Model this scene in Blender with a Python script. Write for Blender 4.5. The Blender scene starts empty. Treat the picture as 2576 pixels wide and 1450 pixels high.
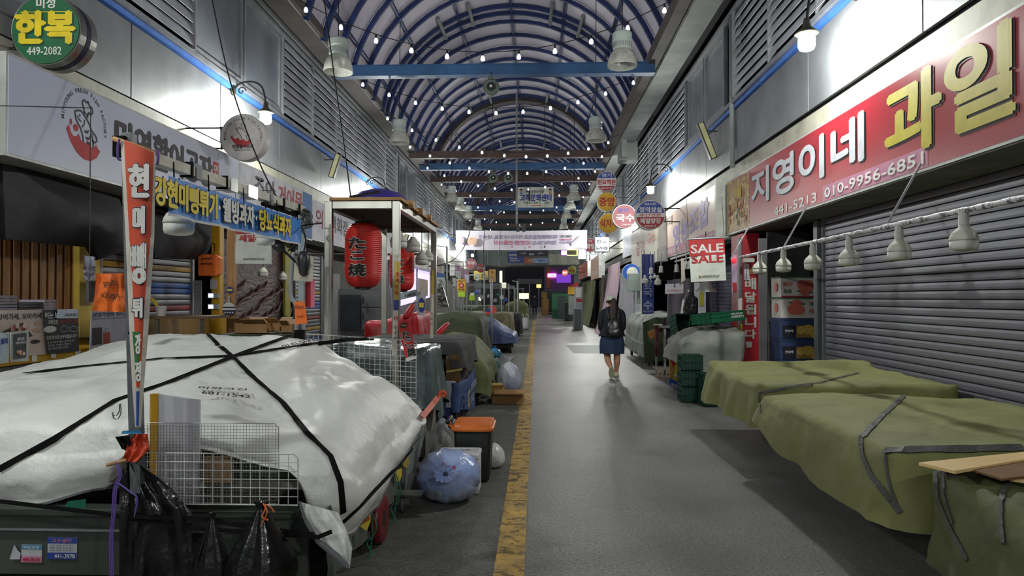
import bpy, bmesh, math, random
import numpy as np
from mathutils import Vector, Matrix, noise as mnoise
from mathutils.bvhtree import BVHTree
R = math.radians
rnd = random.Random(7)
S = bpy.context.scene
COL = S.collection
# ------------------------------------------------------------------ camera
CH = 1.56
F = 1750.0
cd = bpy.data.cameras.new('camera'); cam = bpy.data.objects.new('camera', cd); COL.objects.link(cam)
cd.sensor_width = 36.0; cd.lens = 36.0 * F / 2576.0; cd.clip_start = 0.05; cd.clip_end = 400
cam.location = (0, 0, CH)
cam.rotation_euler = (R(90) + math.atan(25 / F), 0, math.atan(62 / F))
S.camera = cam
CM = cam.rotation_euler.to_matrix()
# ------------------------------------------------------------------ world, exposure
w = bpy.data.worlds.new('night'); S.world = w; w.use_nodes = True
w.node_tree.nodes['Background'].inputs[0].default_value = (0.64, 0.65, 0.70, 1)
w.node_tree.nodes['Background'].inputs[1].default_value = 0.28
S.view_settings.view_transform = 'Standard'; S.view_settings.look = 'None'
S.view_settings.gamma = 1.0; S.view_settings.use_curve_mapping = False
S.view_settings.exposure = 0.75
LAMP = 560.0     # radiance of the lit wall bulbs
if hasattr(S, 'cycles'):
    S.cycles.max_bounces = 6; S.cycles.diffuse_bounces = 4; S.cycles.sample_clamp_indirect = 4.0
    S.cycles.caustics_reflective = False; S.cycles.caustics_refractive = False

# ------------------------------------------------------------------ pixel -> world (frame 2576x1450)
def P(px, py, Y=None, X=None, Z=None):
    d = CM @ Vector(((px - 1288) / F, (725 - py) / F, -1))
    if Y is not None: t = Y / d.y
    elif X is not None: t = X / d.x
    else: t = (Z - CH) / d.z
    return Vector((d.x * t, d.y * t, CH + d.z * t))

# ------------------------------------------------------------------ materials
def lin(c):
    c = c / 255.0
    return c / 12.92 if c <= 0.04045 else ((c + 0.055) / 1.055) ** 2.4
def rgb(c): return (lin(c[0]), lin(c[1]), lin(c[2]), 1)
_M = {}
def M(name, c=(128, 128, 128), rough=0.6, metal=0.0, c2=None, ns=4.0, bump=0.0, bs=40.0, emit=0, trans=0.0, alpha=1.0, spec=0.5, lo=0.35, hi=0.65, bd=0.01, stretch=None):
    """procedural material: colour c mixed towards c2 by a noise, noise bump"""
    if name in _M: return _M[name]
    m = bpy.data.materials.new(name); m.use_nodes = True; _M[name] = m
    nt = m.node_tree; b = nt.nodes['Principled BSDF']
    b.inputs['Base Color'].default_value = rgb(c); b.inputs['Roughness'].default_value = rough
    b.inputs['Metallic'].default_value = metal; b.inputs['Specular IOR Level'].default_value = spec
    b.inputs['Alpha'].default_value = alpha
    if trans: b.inputs['Transmission Weight'].default_value = trans
    tc = nt.nodes.new('ShaderNodeTexCoord'); mp = nt.nodes.new('ShaderNodeMapping')
    nt.links.new(tc.outputs['Object'], mp.inputs[0])
    if stretch: mp.inputs['Scale'].default_value = stretch
    if c2 is None and emit == 0:
        c2 = tuple(max(0, min(255, v * 0.86)) for v in c)
    if c2 is not None:
        n = nt.nodes.new('ShaderNodeTexNoise'); n.inputs['Scale'].default_value = ns; n.inputs['Detail'].default_value = 6
        n.inputs['Roughness'].default_value = 0.6
        r = nt.nodes.new('ShaderNodeValToRGB'); r.color_ramp.elements[0].position = lo; r.color_ramp.elements[1].position = hi
        r.color_ramp.elements[0].color = rgb(c); r.color_ramp.elements[1].color = rgb(c2)
        nt.links.new(mp.outputs[0], n.inputs['Vector']); nt.links.new(n.outputs['Fac'], r.inputs[0])
        nt.links.new(r.outputs[0], b.inputs['Base Color'])
    if bump:
        n2 = nt.nodes.new('ShaderNodeTexNoise'); n2.inputs['Scale'].default_value = bs; n2.inputs['Detail'].default_value = 5
        bp = nt.nodes.new('ShaderNodeBump'); bp.inputs['Strength'].default_value = bump; bp.inputs['Distance'].default_value = bd
        nt.links.new(mp.outputs[0], n2.inputs['Vector']); nt.links.new(n2.outputs['Fac'], bp.inputs['Height'])
        nt.links.new(bp.outputs[0], b.inputs['Normal'])
    if emit:
        b.inputs['Emission Color'].default_value = rgb(c); b.inputs['Emission Strength'].default_value = emit
    return m
def ink(c, name=None): return M(name or 'ink_%d_%d_%d' % c, c, 0.55)

# ------------------------------------------------------------------ objects
WL = {}
def root(name, loc, label=None, cat=None, group=None, kind=None):
    o = bpy.data.objects.new(name, None); o.empty_display_size = 0.1; COL.objects.link(o)
    o.location = loc; WL[o.name] = Vector(loc)
    tag(o, label, cat, group, kind); return o
def tag(o, label=None, cat=None, group=None, kind=None):
    if label: o['label'] = label
    if cat: o['category'] = cat
    if group: o['group'] = group
    if kind: o['kind'] = kind
    return o
def link(name, me, mat, parent=None, smooth=False, bevel=0, origin=None):
    """me is in world coordinates; becomes a child of parent or a top-level object"""
    if parent is not None: off = WL[parent.name]
    elif origin is not None: off = Vector(origin)
    else:
        xs = np.empty(len(me.vertices) * 3); me.vertices.foreach_get('co', xs); xs = xs.reshape(-1, 3)
        a, b = xs.min(0), xs.max(0); off = Vector(((a[0] + b[0]) / 2, (a[1] + b[1]) / 2, a[2]))
    me.transform(Matrix.Translation(-off))
    me.name = name
    o = bpy.data.objects.new(name, me); COL.objects.link(o)
    if parent is not None: o.parent = parent
    else: o.location = off
    WL[o.name] = off
    if mat is not None and len(me.materials) == 0: me.materials.append(mat)
    if smooth: me.polygons.foreach_set('use_smooth', [True] * len(me.polygons))
    if bevel:
        md = o.modifiers.new('bevel', 'BEVEL'); md.width = bevel; md.segments = 2; md.limit_method = 'ANGLE'
    return o

class MB:
    def __init__(s): s.v = []; s.f = []
    def add(s, vs, fs):
        n = len(s.v); s.v += [tuple(v) for v in vs]; s.f += [tuple(i + n for i in f) for f in fs]; return s
    def box(s, x0, x1, y0, y1, z0, z1):
        return s.add([(x0, y0, z0), (x1, y0, z0), (x1, y1, z0), (x0, y1, z0), (x0, y0, z1), (x1, y0, z1), (x1, y1, z1), (x0, y1, z1)],
                     [(0, 3, 2, 1), (4, 5, 6, 7), (0, 1, 5, 4), (1, 2, 6, 5), (2, 3, 7, 6), (3, 0, 4, 7)])
    def obox(s, c, ax, ay, az):
        """box with half-axes vectors"""
        c, ax, ay, az = map(Vector, (c, ax, ay, az))
        vs = [c + i * ax + j * ay + k * az for k in (-1, 1) for j in (-1, 1) for i in (-1, 1)]
        return s.add(vs, [(0, 2, 3, 1), (4, 5, 7, 6), (0, 1, 5, 4), (1, 3, 7, 5), (3, 2, 6, 7), (2, 0, 4, 6)])
    def bar(s, a, b, w, h=None, up=(0, 0, 1)):
        a, b = Vector(a), Vector(b); h = h or w; d = b - a
        u = d.cross(Vector(up))
        if u.length < 1e-5: u = d.cross(Vector((1, 0, 0)))
        u.normalize(); v = u.cross(d).normalized()
        return s.obox((a + b) / 2, d / 2, u * w / 2, v * h / 2)
    def tube(s, pts, r, n=8, cap=True):
        pts = [Vector(p) for p in pts]; rs = r if isinstance(r, (list, tuple)) else [r] * len(pts)
        b0 = len(s.v); u = None
        for i, p in enumerate(pts):
            d = (pts[min(i + 1, len(pts) - 1)] - pts[max(i - 1, 0)])
            if d.length < 1e-9: d = Vector((0, 0, 1))
            d.normalize()
            if u is None:
                u = d.orthogonal().normalized()
            else:
                u = (u - d * u.dot(d)); u = u.normalized() if u.length > 1e-6 else d.orthogonal().normalized()
            w_ = d.cross(u)
            for k in range(n):
                a = 2 * math.pi * k / n
                s.v.append(tuple(p + (u * math.cos(a) + w_ * math.sin(a)) * rs[i]))
        for i in range(len(pts) - 1):
            for k in range(n):
                a = b0 + i * n + k; b = b0 + i * n + (k + 1) % n
                s.f.append((a, b, b + n, a + n))
        if cap:
            s.f.append(tuple(b0 + k for k in range(n))[::-1]); s.f.append(tuple(b0 + (len(pts) - 1) * n + k for k in range(n)))
        return s
    def lathe(s, c, prof, n=24, axis='z', cap=True):
        c = Vector(c); b0 = len(s.v)
        for (r, h) in prof:
            for k in range(n):
                a = 2 * math.pi * k / n; x, y = r * math.cos(a), r * math.sin(a)
                if axis == 'z': q = (x, y, h)
                elif axis == 'y': q = (x, -h, y)
                else: q = (h, x, y)
                s.v.append(tuple(c + Vector(q)))
        for i in range(len(prof) - 1):
            for k in range(n):
                a = b0 + i * n + k; b = b0 + i * n + (k + 1) % n
                s.f.append((a, b, b + n, a + n))
        if cap:
            if prof[0][0] > 1e-4: s.f.append(tuple(b0 + k for k in range(n))[::-1])
            if prof[-1][0] > 1e-4: s.f.append(tuple(b0 + (len(prof) - 1) * n + k for k in range(n)))
        return s
    def prism(s, pts, o, u, v, t):
        """polygon pts (a,b) in plane o+a*u+b*v, extruded by -t along u x v"""
        o, u, v = Vector(o), Vector(u), Vector(v); nn = u.cross(v).normalized(); n = len(pts); b0 = len(s.v)
        for k in (0, 1):
            for (a, b) in pts: s.v.append(tuple(o + u * a + v * b - nn * t * k))
        s.f.append(tuple(b0 + i for i in range(n))); s.f.append(tuple(b0 + n + i for i in range(n))[::-1])
        for i in range(n):
            j = (i + 1) % n; s.f.append((b0 + j, b0 + i, b0 + n + i, b0 + n + j))
        return s
    def grid(s, rows, closed=False):
        b0 = len(s.v); m = len(rows[0])
        for r in rows: s.v += [tuple(p) for p in r]
        for i in range(len(rows) - 1):
            for k in range(m if closed else m - 1):
                a = b0 + i * m + k; b = b0 + i * m + (k + 1) % m
                s.f.append((a, b, b + m, a + m))
        return s
    def mesh(s, name='m'):
        me = bpy.data.meshes.new(name); me.from_pydata(s.v, [], s.f); me.update(); return me
    def build(s, name, mat, parent=None, smooth=False, bevel=0, label=None, cat=None, group=None, kind=None, origin=None):
        o = link(name, s.mesh(name), mat, parent, smooth, bevel, origin)
        tag(o, label, cat, group, kind); return o
def bm_fix(o):
    b = bmesh.new(); b.from_mesh(o.data); bmesh.ops.recalc_face_normals(b, faces=b.faces); b.to_mesh(o.data); b.free()

def copy_tree(o, loc, label=None, rotz=None, scale=None, group=None):
    c = o.copy(); COL.objects.link(c); c.location = loc
    if rotz is not None: c.rotation_euler.z = rotz
    if scale: c.scale = (scale,) * 3
    if label: c['label'] = label
    if group: c['group'] = group
    def rec(a, b):
        for ch in a.children:
            d = ch.copy(); COL.objects.link(d); d.parent = b; rec(ch, d)
    rec(o, c)
    WL[c.name] = Vector(loc)
    return c

# ------------------------------------------------------------------ flat frames and lettering
class FR:
    """flat frame: centre o, unit right u, unit up v"""
    def __init__(s, o, u, v=(0, 0, 1)):
        s.o = Vector(o); s.u = Vector(u).normalized(); s.v = Vector(v).normalized(); s.n = s.u.cross(s.v).normalized()
    def p(s, a, b, k=0.0): return s.o + s.u * a + s.v * b + s.n * k
CAMF = lambda o: FR(o, (1, 0, 0))      # faces the viewer (-Y)
LEFTF = lambda o: FR(o, (0, 1, 0))     # on the left wall, faces +X
RIGHTF = lambda o: FR(o, (0, -1, 0))   # on the right wall, faces -X
_T = {}
def glyphs(s, res=2):
    if (s, res) not in _T:
        c = bpy.data.curves.new('lettering', 'FONT'); c.body = s; c.resolution_u = res; c.offset = 0.006
        o = bpy.data.objects.new('tmp', c); me = bpy.data.meshes.new_from_object(o)
        v = np.empty(len(me.vertices) * 3); me.vertices.foreach_get('co', v); v = v.reshape(-1, 3)
        f = [tuple(p.vertices) for p in me.polygons]
        bpy.data.objects.remove(o); bpy.data.curves.remove(c); bpy.data.meshes.remove(me)
        _T[(s, res)] = (v, f)
    return _T[(s, res)]
def text(s, fr, a, b, h, mat, parent, w=None, bold=0.03, k=0.004, rot=0, fn=None, name='lettering', skew=0, mirror=False, ring=0, sub=0):
    """lettering s centred at (a,b) of frame fr, height h, optional width w; bold = stroke growth in glyph heights; ring = even growth for an outline"""
    v, f = glyphs(s, 6 if h > .28 else (3 if h > .13 else 2))
    if len(v) == 0: return None
    v = v.copy(); mn, mx = v.min(0), v.max(0)
    hh = max(mx[1] - mn[1], 1e-6); ww = max(mx[0] - mn[0], 1e-6)
    x = (v[:, 0] - (mn[0] + mx[0]) / 2) / hh; y = (v[:, 1] - (mn[1] + mx[1]) / 2) / hh
    sx = h if w is None else w / (ww / hh)
    x = x * sx + y * h * skew; y = y * h
    if mirror: x = -x
    sh = []
    if ring:
        sh = [(ring * math.cos(t * math.pi / 4), ring * math.sin(t * math.pi / 4)) for t in range(8)]
    elif bold:
        g = bold * h; sh = [(-g, 0), (g, 0), (0, -g * .6), (0, g * .6)]
    else: sh = [(0, 0)]
    cr, sr = math.cos(rot), math.sin(rot)
    vs = []; fs = []
    for i, (dx, dy) in enumerate(sh):
        xx = x + dx; yy = y + dy
        X = a + xx * cr - yy * sr; Yv = b + xx * sr + yy * cr
        n = len(vs)
        kk = k + 0.00012 * i
        vs += [(X[j], Yv[j], kk) for j in range(len(X))]
        fs += [tuple(q + n for q in g_) for g_ in f]
    me = bpy.data.meshes.new(name); me.from_pydata(vs, [], fs)
    if sub:
        b_ = bmesh.new(); b_.from_mesh(me)
        for _ in range(3):
            ed = [e for e in b_.edges if e.calc_length() > sub]
            if not ed: break
            bmesh.ops.subdivide_edges(b_, edges=ed, cuts=1)
            bmesh.ops.triangulate(b_, faces=[q for q in b_.faces if len(q.verts) > 4])
        b_.to_mesh(me); b_.free()
    for q in me.vertices:
        q.co = fn(*q.co) if fn else fr.p(*q.co)
    me.update()
    return link(name, me, mat, parent)
def panel(fr, w, h, t, mat, parent=None, name='panel', a=0, b=0, bevel=0, **kw):
    """flat board of thickness t whose front lies in the frame plane"""
    m = MB().prism([(a - w / 2, b - h / 2), (a + w / 2, b - h / 2), (a + w / 2, b + h / 2), (a - w / 2, b + h / 2)], fr.o, fr.u, fr.v, t)
    return m.build(name, mat, parent, bevel=bevel, **kw)
def patch(fr, x0, x1, y0, y1, mat, parent, k=0.002, name='printed_band'):
    m = MB().add([fr.p(x0, y0, k), fr.p(x1, y0, k), fr.p(x1, y1, k), fr.p(x0, y1, k)], [(0, 1, 2, 3)])
    return m.build(name, mat, parent)
def disc(fr, a, b, r, mat, parent, k=0.002, name='printed_disc', n=40, ry=None, a0=0, a1=360):
    pts = [fr.p(a + r * math.cos(R(a0 + (a1 - a0) * i / n)), b + (ry or r) * math.sin(R(a0 + (a1 - a0) * i / n)), k) for i in range(n + (a1 - a0 < 360))]
    return MB().add(pts, [tuple(range(len(pts)))]).build(name, mat, parent)
def poly(fr, pts, mat, parent, k=0.003, name='printed_shape'):
    return MB().add([fr.p(a, b, k) for a, b in pts], [tuple(range(len(pts)))]).build(name, mat, parent)
def stroke(fr, pts, wd, mat, parent, k=0.004, name='printed_line', closed=False):
    """printed line of width wd through frame points"""
    mb = MB(); n = len(pts); L = []; 
    for i in range(n):
        p = Vector(pts[i] + (0,)) if len(pts[i]) == 2 else Vector(pts[i])
        q = Vector(pts[(i + 1) % n if closed else min(i + 1, n - 1)] + (0,)); o = Vector(pts[(i - 1) % n if closed else max(i - 1, 0)] + (0,))
        d = (q - o); d = d.normalized() if d.length > 1e-9 else Vector((1, 0, 0)); nn = Vector((-d.y, d.x, 0)) * wd / 2
        L.append((fr.p(p.x + nn.x, p.y + nn.y, k), fr.p(p.x - nn.x, p.y - nn.y, k)))
    if closed: L.append(L[0])
    mb.grid(L); return mb.build(name, mat, parent)
def smoothline(pts, n=6):
    """Catmull-Rom through points (any dimension)"""
    pts = [np.array(p, float) for p in pts]; out = []
    for i in range(len(pts) - 1):
        p0 = pts[max(i - 1, 0)]; p1 = pts[i]; p2 = pts[i + 1]; p3 = pts[min(i + 2, len(pts) - 1)]
        for k in range(n):
            t = k / n
            out.append(0.5 * ((2 * p1) + (p2 - p0) * t + (2 * p0 - 5 * p1 + 4 * p2 - p3) * t * t + (3 * p1 - p0 - 3 * p2 + p3) * t ** 3))
    out.append(pts[-1]); return [tuple(p) for p in out]
def sag(a, b, s, n=16):
    a, b = Vector(a), Vector(b)
    return [a.lerp(b, i / n) - Vector((0, 0, s * 4 * (i / n) * (1 - i / n))) for i in range(n + 1)]
def nz(x, y=0, z=0): return mnoise.noise(Vector((x, y, z)))
def fbm(x, y=0, z=0, o=4): return mnoise.fractal(Vector((x, y, z)), 1.0, 2.0, o)
# ================================================================== SETTING
YE = 58.0   # far end of the arcade
XL, XR = -5.0, 3.6
# --- floor
def floor_mat():
    m = bpy.data.materials.new('asphalt'); m.use_nodes = True; nt = m.node_tree; b = nt.nodes['Principled BSDF']; N = nt.nodes.new; L = nt.links.new
    tc = N('ShaderNodeTexCoord')
    def noise(sc, det=6, ro=0.6):
        n = N('ShaderNodeTexNoise'); n.inputs['Scale'].default_value = sc; n.inputs['Detail'].default_value = det; n.inputs['Roughness'].default_value = ro
        L(tc.outputs['Object'], n.inputs['Vector']); return n
    def ramp(src, a, ca, b_, cb):
        r = N('ShaderNodeValToRGB'); r.color_ramp.elements[0].position = a; r.color_ramp.elements[1].position = b_
        r.color_ramp.elements[0].color = ca; r.color_ramp.elements[1].color = cb; L(src, r.inputs[0]); return r
    fine = noise(52, 6, 0.8); big = noise(0.9, 7, 0.65); mid = noise(7, 6, 0.6)
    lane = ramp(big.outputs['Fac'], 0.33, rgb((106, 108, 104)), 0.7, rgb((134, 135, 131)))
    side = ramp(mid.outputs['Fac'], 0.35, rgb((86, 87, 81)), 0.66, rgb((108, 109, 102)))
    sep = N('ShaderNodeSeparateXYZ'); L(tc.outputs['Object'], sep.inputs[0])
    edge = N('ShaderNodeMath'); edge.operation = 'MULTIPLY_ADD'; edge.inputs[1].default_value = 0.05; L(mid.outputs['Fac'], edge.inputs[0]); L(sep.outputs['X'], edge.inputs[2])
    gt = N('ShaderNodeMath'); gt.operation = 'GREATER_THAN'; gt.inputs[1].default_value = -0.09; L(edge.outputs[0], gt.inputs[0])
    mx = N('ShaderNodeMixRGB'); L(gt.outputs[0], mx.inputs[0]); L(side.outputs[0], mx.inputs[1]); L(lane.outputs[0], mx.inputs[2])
    sp = ramp(fine.outputs['Fac'], 0.40, (0.42, 0.42, 0.42, 1), 0.60, (1.45, 1.45, 1.45, 1))
    mu = N('ShaderNodeMixRGB'); mu.blend_type = 'MULTIPLY'; mu.inputs[0].default_value = 1; L(mx.outputs[0], mu.inputs[1]); L(sp.outputs[0], mu.inputs[2])
    st = noise(0.35, 8, 0.7); stain = ramp(st.outputs['Fac'], 0.4, (0.78, 0.78, 0.76, 1), 0.55, (1, 1, 1, 1))
    m2 = N('ShaderNodeMixRGB'); m2.blend_type = 'MULTIPLY'; m2.inputs[0].default_value = 1; L(mu.outputs[0], m2.inputs[1]); L(stain.outputs[0], m2.inputs[2])
    L(m2.outputs[0], b.inputs['Base Color'])
    ro = ramp(big.outputs['Fac'], 0.3, (0.27,) * 3 + (1,), 0.7, (0.40,) * 3 + (1,))
    rs = N('ShaderNodeMixRGB'); L(gt.outputs[0], rs.inputs[0]); rs.inputs[1].default_value = (0.62, 0.62, 0.62, 1); L(ro.outputs[0], rs.inputs[2]); L(rs.outputs[0], b.inputs['Roughness'])
    bp = N('ShaderNodeBump'); bp.inputs['Strength'].default_value = 1.0; bp.inputs['Distance'].default_value = 0.009; L(fine.outputs['Fac'], bp.inputs['Height'])
    b2 = N('ShaderNodeBump'); b2.inputs['Strength'].default_value = 0.4; b2.inputs['Distance'].default_value = 0.02; L(mid.outputs['Fac'], b2.inputs['Height']); L(bp.outputs[0], b2.inputs['Normal'])
    L(b2.outputs[0], b.inputs['Normal'])
    return m
MF = floor_mat()
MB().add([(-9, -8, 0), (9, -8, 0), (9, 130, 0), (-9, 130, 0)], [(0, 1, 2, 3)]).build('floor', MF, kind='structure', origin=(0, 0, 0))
mp = M('dark_patch', (74, 75, 76), 0.5, c2=(92, 93, 94), ns=20, bump=0.5, bs=90)
MB().add([P(1423, 869, Z=.004), P(1515, 869, Z=.004), P(1560, 889, Z=.004), P(1443, 889, Z=.004)], [(0, 1, 2, 3)]).build('trim_2', mp, kind='structure', origin=(0, 0, 0))
# --- yellow line: worn road paint, thin slabs
def paint_mat():
    m = M('yellow_paint', (196, 158, 74), 0.55, c2=(140, 118, 72), ns=6, bump=0.3, bs=80)
    nt = m.node_tree; b = nt.nodes['Principled BSDF']; N = nt.nodes.new
    tc = N('ShaderNodeTexCoord'); n = N('ShaderNodeTexNoise'); n.inputs['Scale'].default_value = 9; n.inputs['Detail'].default_value = 9; n.inputs['Roughness'].default_value = 0.75
    r = N('ShaderNodeValToRGB'); r.color_ramp.elements[0].position = 0.36; r.color_ramp.elements[1].position = 0.50
    nt.links.new(tc.outputs['Object'], n.inputs['Vector']); nt.links.new(n.outputs['Fac'], r.inputs[0]); nt.links.new(r.outputs[0], b.inputs['Alpha'])
    return m
mpnt = paint_mat()
ln = root('trim_1', (0, 0, 0), kind='structure')
y = 2.6
while y < 47:
    L_ = rnd.uniform(0.5, 1.1) if y < 14 else rnd.uniform(2, 4)
    g = 0.012 if y < 14 else 0.02
    n = 10
    rows = []
    for i in range(n + 1):
        yy = y + L_ * i / n; j = 0.006 * nz(yy * 9)
        rows.append([(-0.245 + j, yy, 0.004), (-0.072 + 0.005 * nz(yy * 9, 5), yy, 0.004)])
    MB().grid(rows).build('paint_segment', mpnt, ln)
    y += L_ + g
# --- materials
m_metal = M('wall_panel_metal', (128, 130, 134), 0.46, 0.3, c2=(110, 112, 117), ns=1.6, bump=0.12, bs=9)
m_cream = M('cream_strip', (166, 164, 148), 0.65, c2=(132, 130, 118), ns=3, lo=.45, hi=.75)
m_slat = M('louver_grey', (200, 202, 210), 0.42, 0.1, c2=(168, 170, 180), ns=2)
m_frame = M('window_frame_grey', (150, 153, 158), 0.4, 0.3)
m_pane = M('frosted_pane', (126, 131, 138), 0.22, 0.0, c2=(112, 118, 126), ns=1.2)
m_blue = M('blue_trim', (72, 122, 206), 0.45)
m_dark = M('dark_gap', (26, 27, 30), 0.8)
m_brown = M('ledge_brown', (92, 84, 80), 0.7, c2=(74, 68, 66), ns=2)
m_gut = M('gutter_metal', (148, 153, 152), 0.6, 0.15, c2=(124, 129, 128), ns=1.5)
m_conc = M('old_concrete', (130, 128, 122), 0.8, c2=(98, 97, 93), ns=2.5, bump=.2, bs=20)
m_steelb = M('blue_steel', (34, 54, 108), 0.5, c2=(26, 42, 88), ns=3)
m_beamb = M('beam_blue', (56, 100, 148), 0.5, c2=(46, 84, 128), ns=2.2)
m_beambr = M('beam_brown', (82, 60, 56), 0.6, c2=(62, 48, 46), ns=2)
m_roof = M('polycarbonate_sheet', (216, 210, 224), 0.45, c2=(198, 192, 206), ns=1.1)

def wall(side):
    s = -1 if side == 'left' else 1
    X = XL if s < 0 else XR
    fac = (lambda x: X - s * x)      # x = distance out from the wall into the alley
    r = root('wall_' + side, (X, 0, 0), kind='structure')
    def bx(a, b, y0, y1, z0, z1, name, m, par=r, bevel=0):
        xa, xb = sorted((fac(a), fac(b)))
        return MB().box(xa, xb, y0, y1, z0, z1).build(name, m, par, bevel=bevel)
    Yn = -6
    bx(-0.6, -0.02, Yn, YE, 3.0, 7.0, 'wall_core', m_dark)
    # cream strip and metal panels
    joints = [3.0, 5.8, 8.3, 10.7, 13.2] if s < 0 else [1.2, 3.9, 6.5, 9.2, 11.95, 14.7]
    bx(0, 0.03, Yn, YE, 3.45, 4.0 if s < 0 else 3.95, 'cream_strip', m_cream)
    y = Yn; js = []
    js = [Yn] + [joints[0] - 2.6 * k for k in (3, 2, 1) if joints[0] - 2.6 * k > Yn] + joints
    while js[-1] < YE: js.append(js[-1] + 2.6)
    js[-1] = YE
    for a, b in zip(js, js[1:]):
        bx(0, 0.045, a + 0.012, b - 0.012, 4.01, 4.92, 'wall_panel', m_metal)
    y = Yn
    while y < YE:
        bx(0, 0.075, y + 0.01, min(y + 3.4, YE), 4.95, 5.02, 'blue_stripe', m_blue); y += 3.42
    bx(0, 0.12, Yn, YE, 5.03, 5.10, 'sill_rail', m_frame)
    # louvre bays and windows
    z0, z1 = 5.16, 6.58
    if s < 0: lou = [(4.45, 9.7), (13.2, 24.1), (28.0, 40.2), (44, 54.5)]; win = [(9.7, 13.2), (24.6, 28.0), (40.4, 43.8)]
    else: lou = [(3.3, 12.35), (16.4, 27.0), (30.4, 42), (45, 55)]; win = [(13.1, 16.3), (27.1, 30.3), (42.1, 44.9)]
    tilt = R(20)
    for a, b in lou:
        n = max(1, round((b - a) / 1.8)); wd = (b - a) / n
        for k in range(n):
            ya, yb = a + k * wd, a + (k + 1) * wd
            bx(0, 0.13, ya - 0.02, ya + 0.02, z0 - .06, z1 + .06, 'louver_post', m_frame)
            ns = 9 if a < 30 else 6
            for i in range(ns):
                zc = z0 + (i + .5) * (z1 - z0) / ns; hl = 0.098 if ns == 9 else .145
                dx, dz = math.sin(tilt) * hl, math.cos(tilt) * hl
                c = Vector((fac(0.10), (ya + yb) / 2, zc))
                MB().obox(c, (0, (yb - ya) / 2 - 0.025, 0), (s * dx, 0, dz), (math.cos(tilt) * .004, 0, -s * math.sin(tilt) * .004)).build('louver_slat', m_slat, r)
        bx(0, 0.15, b - 0.02, b + 0.03, z0 - .06, z1 + .06, 'louver_post', m_frame)
    for a, b in win:
        f = bx(0.0, 0.02, a + .04, b - .04, z0 - .05, z1 + .05, 'window_backing', m_frame)
        n = 2
        for k in range(n):
            ya, yb = a + (b - a) * k / n, a + (b - a) * (k + 1) / n
            mbf = MB(); xa, xb = sorted((fac(0.03), fac(0.09)))
            for q in ((ya + .03, ya + .10, z0 - .04, z1 + .04), (yb - .10, yb - .03, z0 - .04, z1 + .04), (ya + .10, yb - .10, z0 - .04, z0 + .04), (ya + .10, yb - .10, z1 - .04, z1 + .04)):
                mbf.box(xa, xb, *q)
            wf = mbf.build('window_frame', m_frame, r)
            bx(0.03, 0.05, ya + .10, yb - .10, z0 + .04, z1 - .04, 'pane', m_pane, wf)
    bx(0, 0.16, Yn, YE, 6.62, 6.68, 'top_rail', m_frame)
    if s > 0:
        bx(0.4, 0.88, Yn, YE, 6.66, 6.72, 'gutter_base', m_gut); bx(0.82, 0.88, Yn, YE, 6.72, 6.95, 'gutter_lip', m_gut)
        bx(0.9, 1.12, Yn, YE, 6.74, 7.02, 'ledge_beam', m_brown)
        bx(-0.3, 0.4, Yn, YE, 6.9, 7.0, 'ledge_top', m_dark)
        for y in (12.55, 23.8, 35, 46):
            MB().tube([(fac(.1), y, 3.9), (fac(.1), y, 6.7)], .045, 10).build('downpipe', m_gut, r, smooth=True)
        bx(.28, .86, 22.9, 23.6, 6.1, 6.72, 'gutter_box', m_gut, bevel=.01)
        bx(.7, .86, 22.4, 22.7, 6.1, 7.5, 'gutter_post', m_gut)
    else:
        bx(0.06, 0.2, Yn, YE, 6.70, 6.78, 'gutter_base', m_gut); bx(0.2, 0.24, Yn, YE, 6.66, 6.86, 'gutter_lip', m_frame)
        bx(0.28, 0.8, Yn, YE, 6.72, 6.9, 'ledge_beam', m_brown)
        bx(-0.3, 0.3, Yn, YE, 6.88, 6.96, 'ledge_top', m_dark)
    return r
WLW = wall('left'); WRW = wall('right')

# --- vaulted roof
ce = root('ceiling', (-0.7, 0, 5.93), kind='structure')
VC = Vector((-0.7, 0, 5.93)); VR = 3.65
def vp(a, y, r=VR): return (VC.x + r * math.cos(R(a)), y, VC.z + r * math.sin(R(a)))
A0, A1 = 12, 168
def rib(y, wd=.085, dp=.10, r=VR, m=m_steelb, name='roof_rib', a0=A0, a1=A1, n=26):
    rows = []
    for i in range(n + 1):
        a = a0 + (a1 - a0) * i / n
        rows.append([vp(a, y - wd / 2, r - dp), vp(a, y + wd / 2, r - dp), vp(a, y + wd / 2, r), vp(a, y - wd / 2, r)])
    return MB().grid(rows, closed=True).build(name, m, ce)
ribs = [1.0 + 1.05 * k for k in range(int((YE - 1) / 1.05))]
for y in ribs: rib(y)
for y in (19.32, 35.2, 48.6): rib(y, .07)
rib(27.6, .42, .24, VR + .02, M('arch_brown', (70, 62, 60), .6), 'roof_arch'); rib(43.8, .5, .3, VR + .02, _M['arch_brown'], 'roof_arch')
pa = [90, 90 - 23.4, 90 + 23.4, 90 - 47, 90 + 47, 90 - 68, 90 + 68]
for a in pa:
    MB().bar(vp(a, -2, VR - .04), vp(a, YE, VR - .04), .06, .06).build('purlin', m_steelb, ce)
sec = sorted([A0] + pa + [A1])
ys = [-2.0] + ribs[::2]
for i in range(len(ys) - 1):
    y0, y1 = ys[i] + .01, ys[i + 1] - .01
    for a0, a1 in zip(sec, sec[1:]):
        rows = [[vp(a0 + (a1 - a0) * k / 5, y0, VR + .02), vp(a0 + (a1 - a0) * k / 5, y1, VR + .02)] for k in range(6)]
        MB().grid(rows).build('roof_panel', m_roof, ce, smooth=True)
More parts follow.
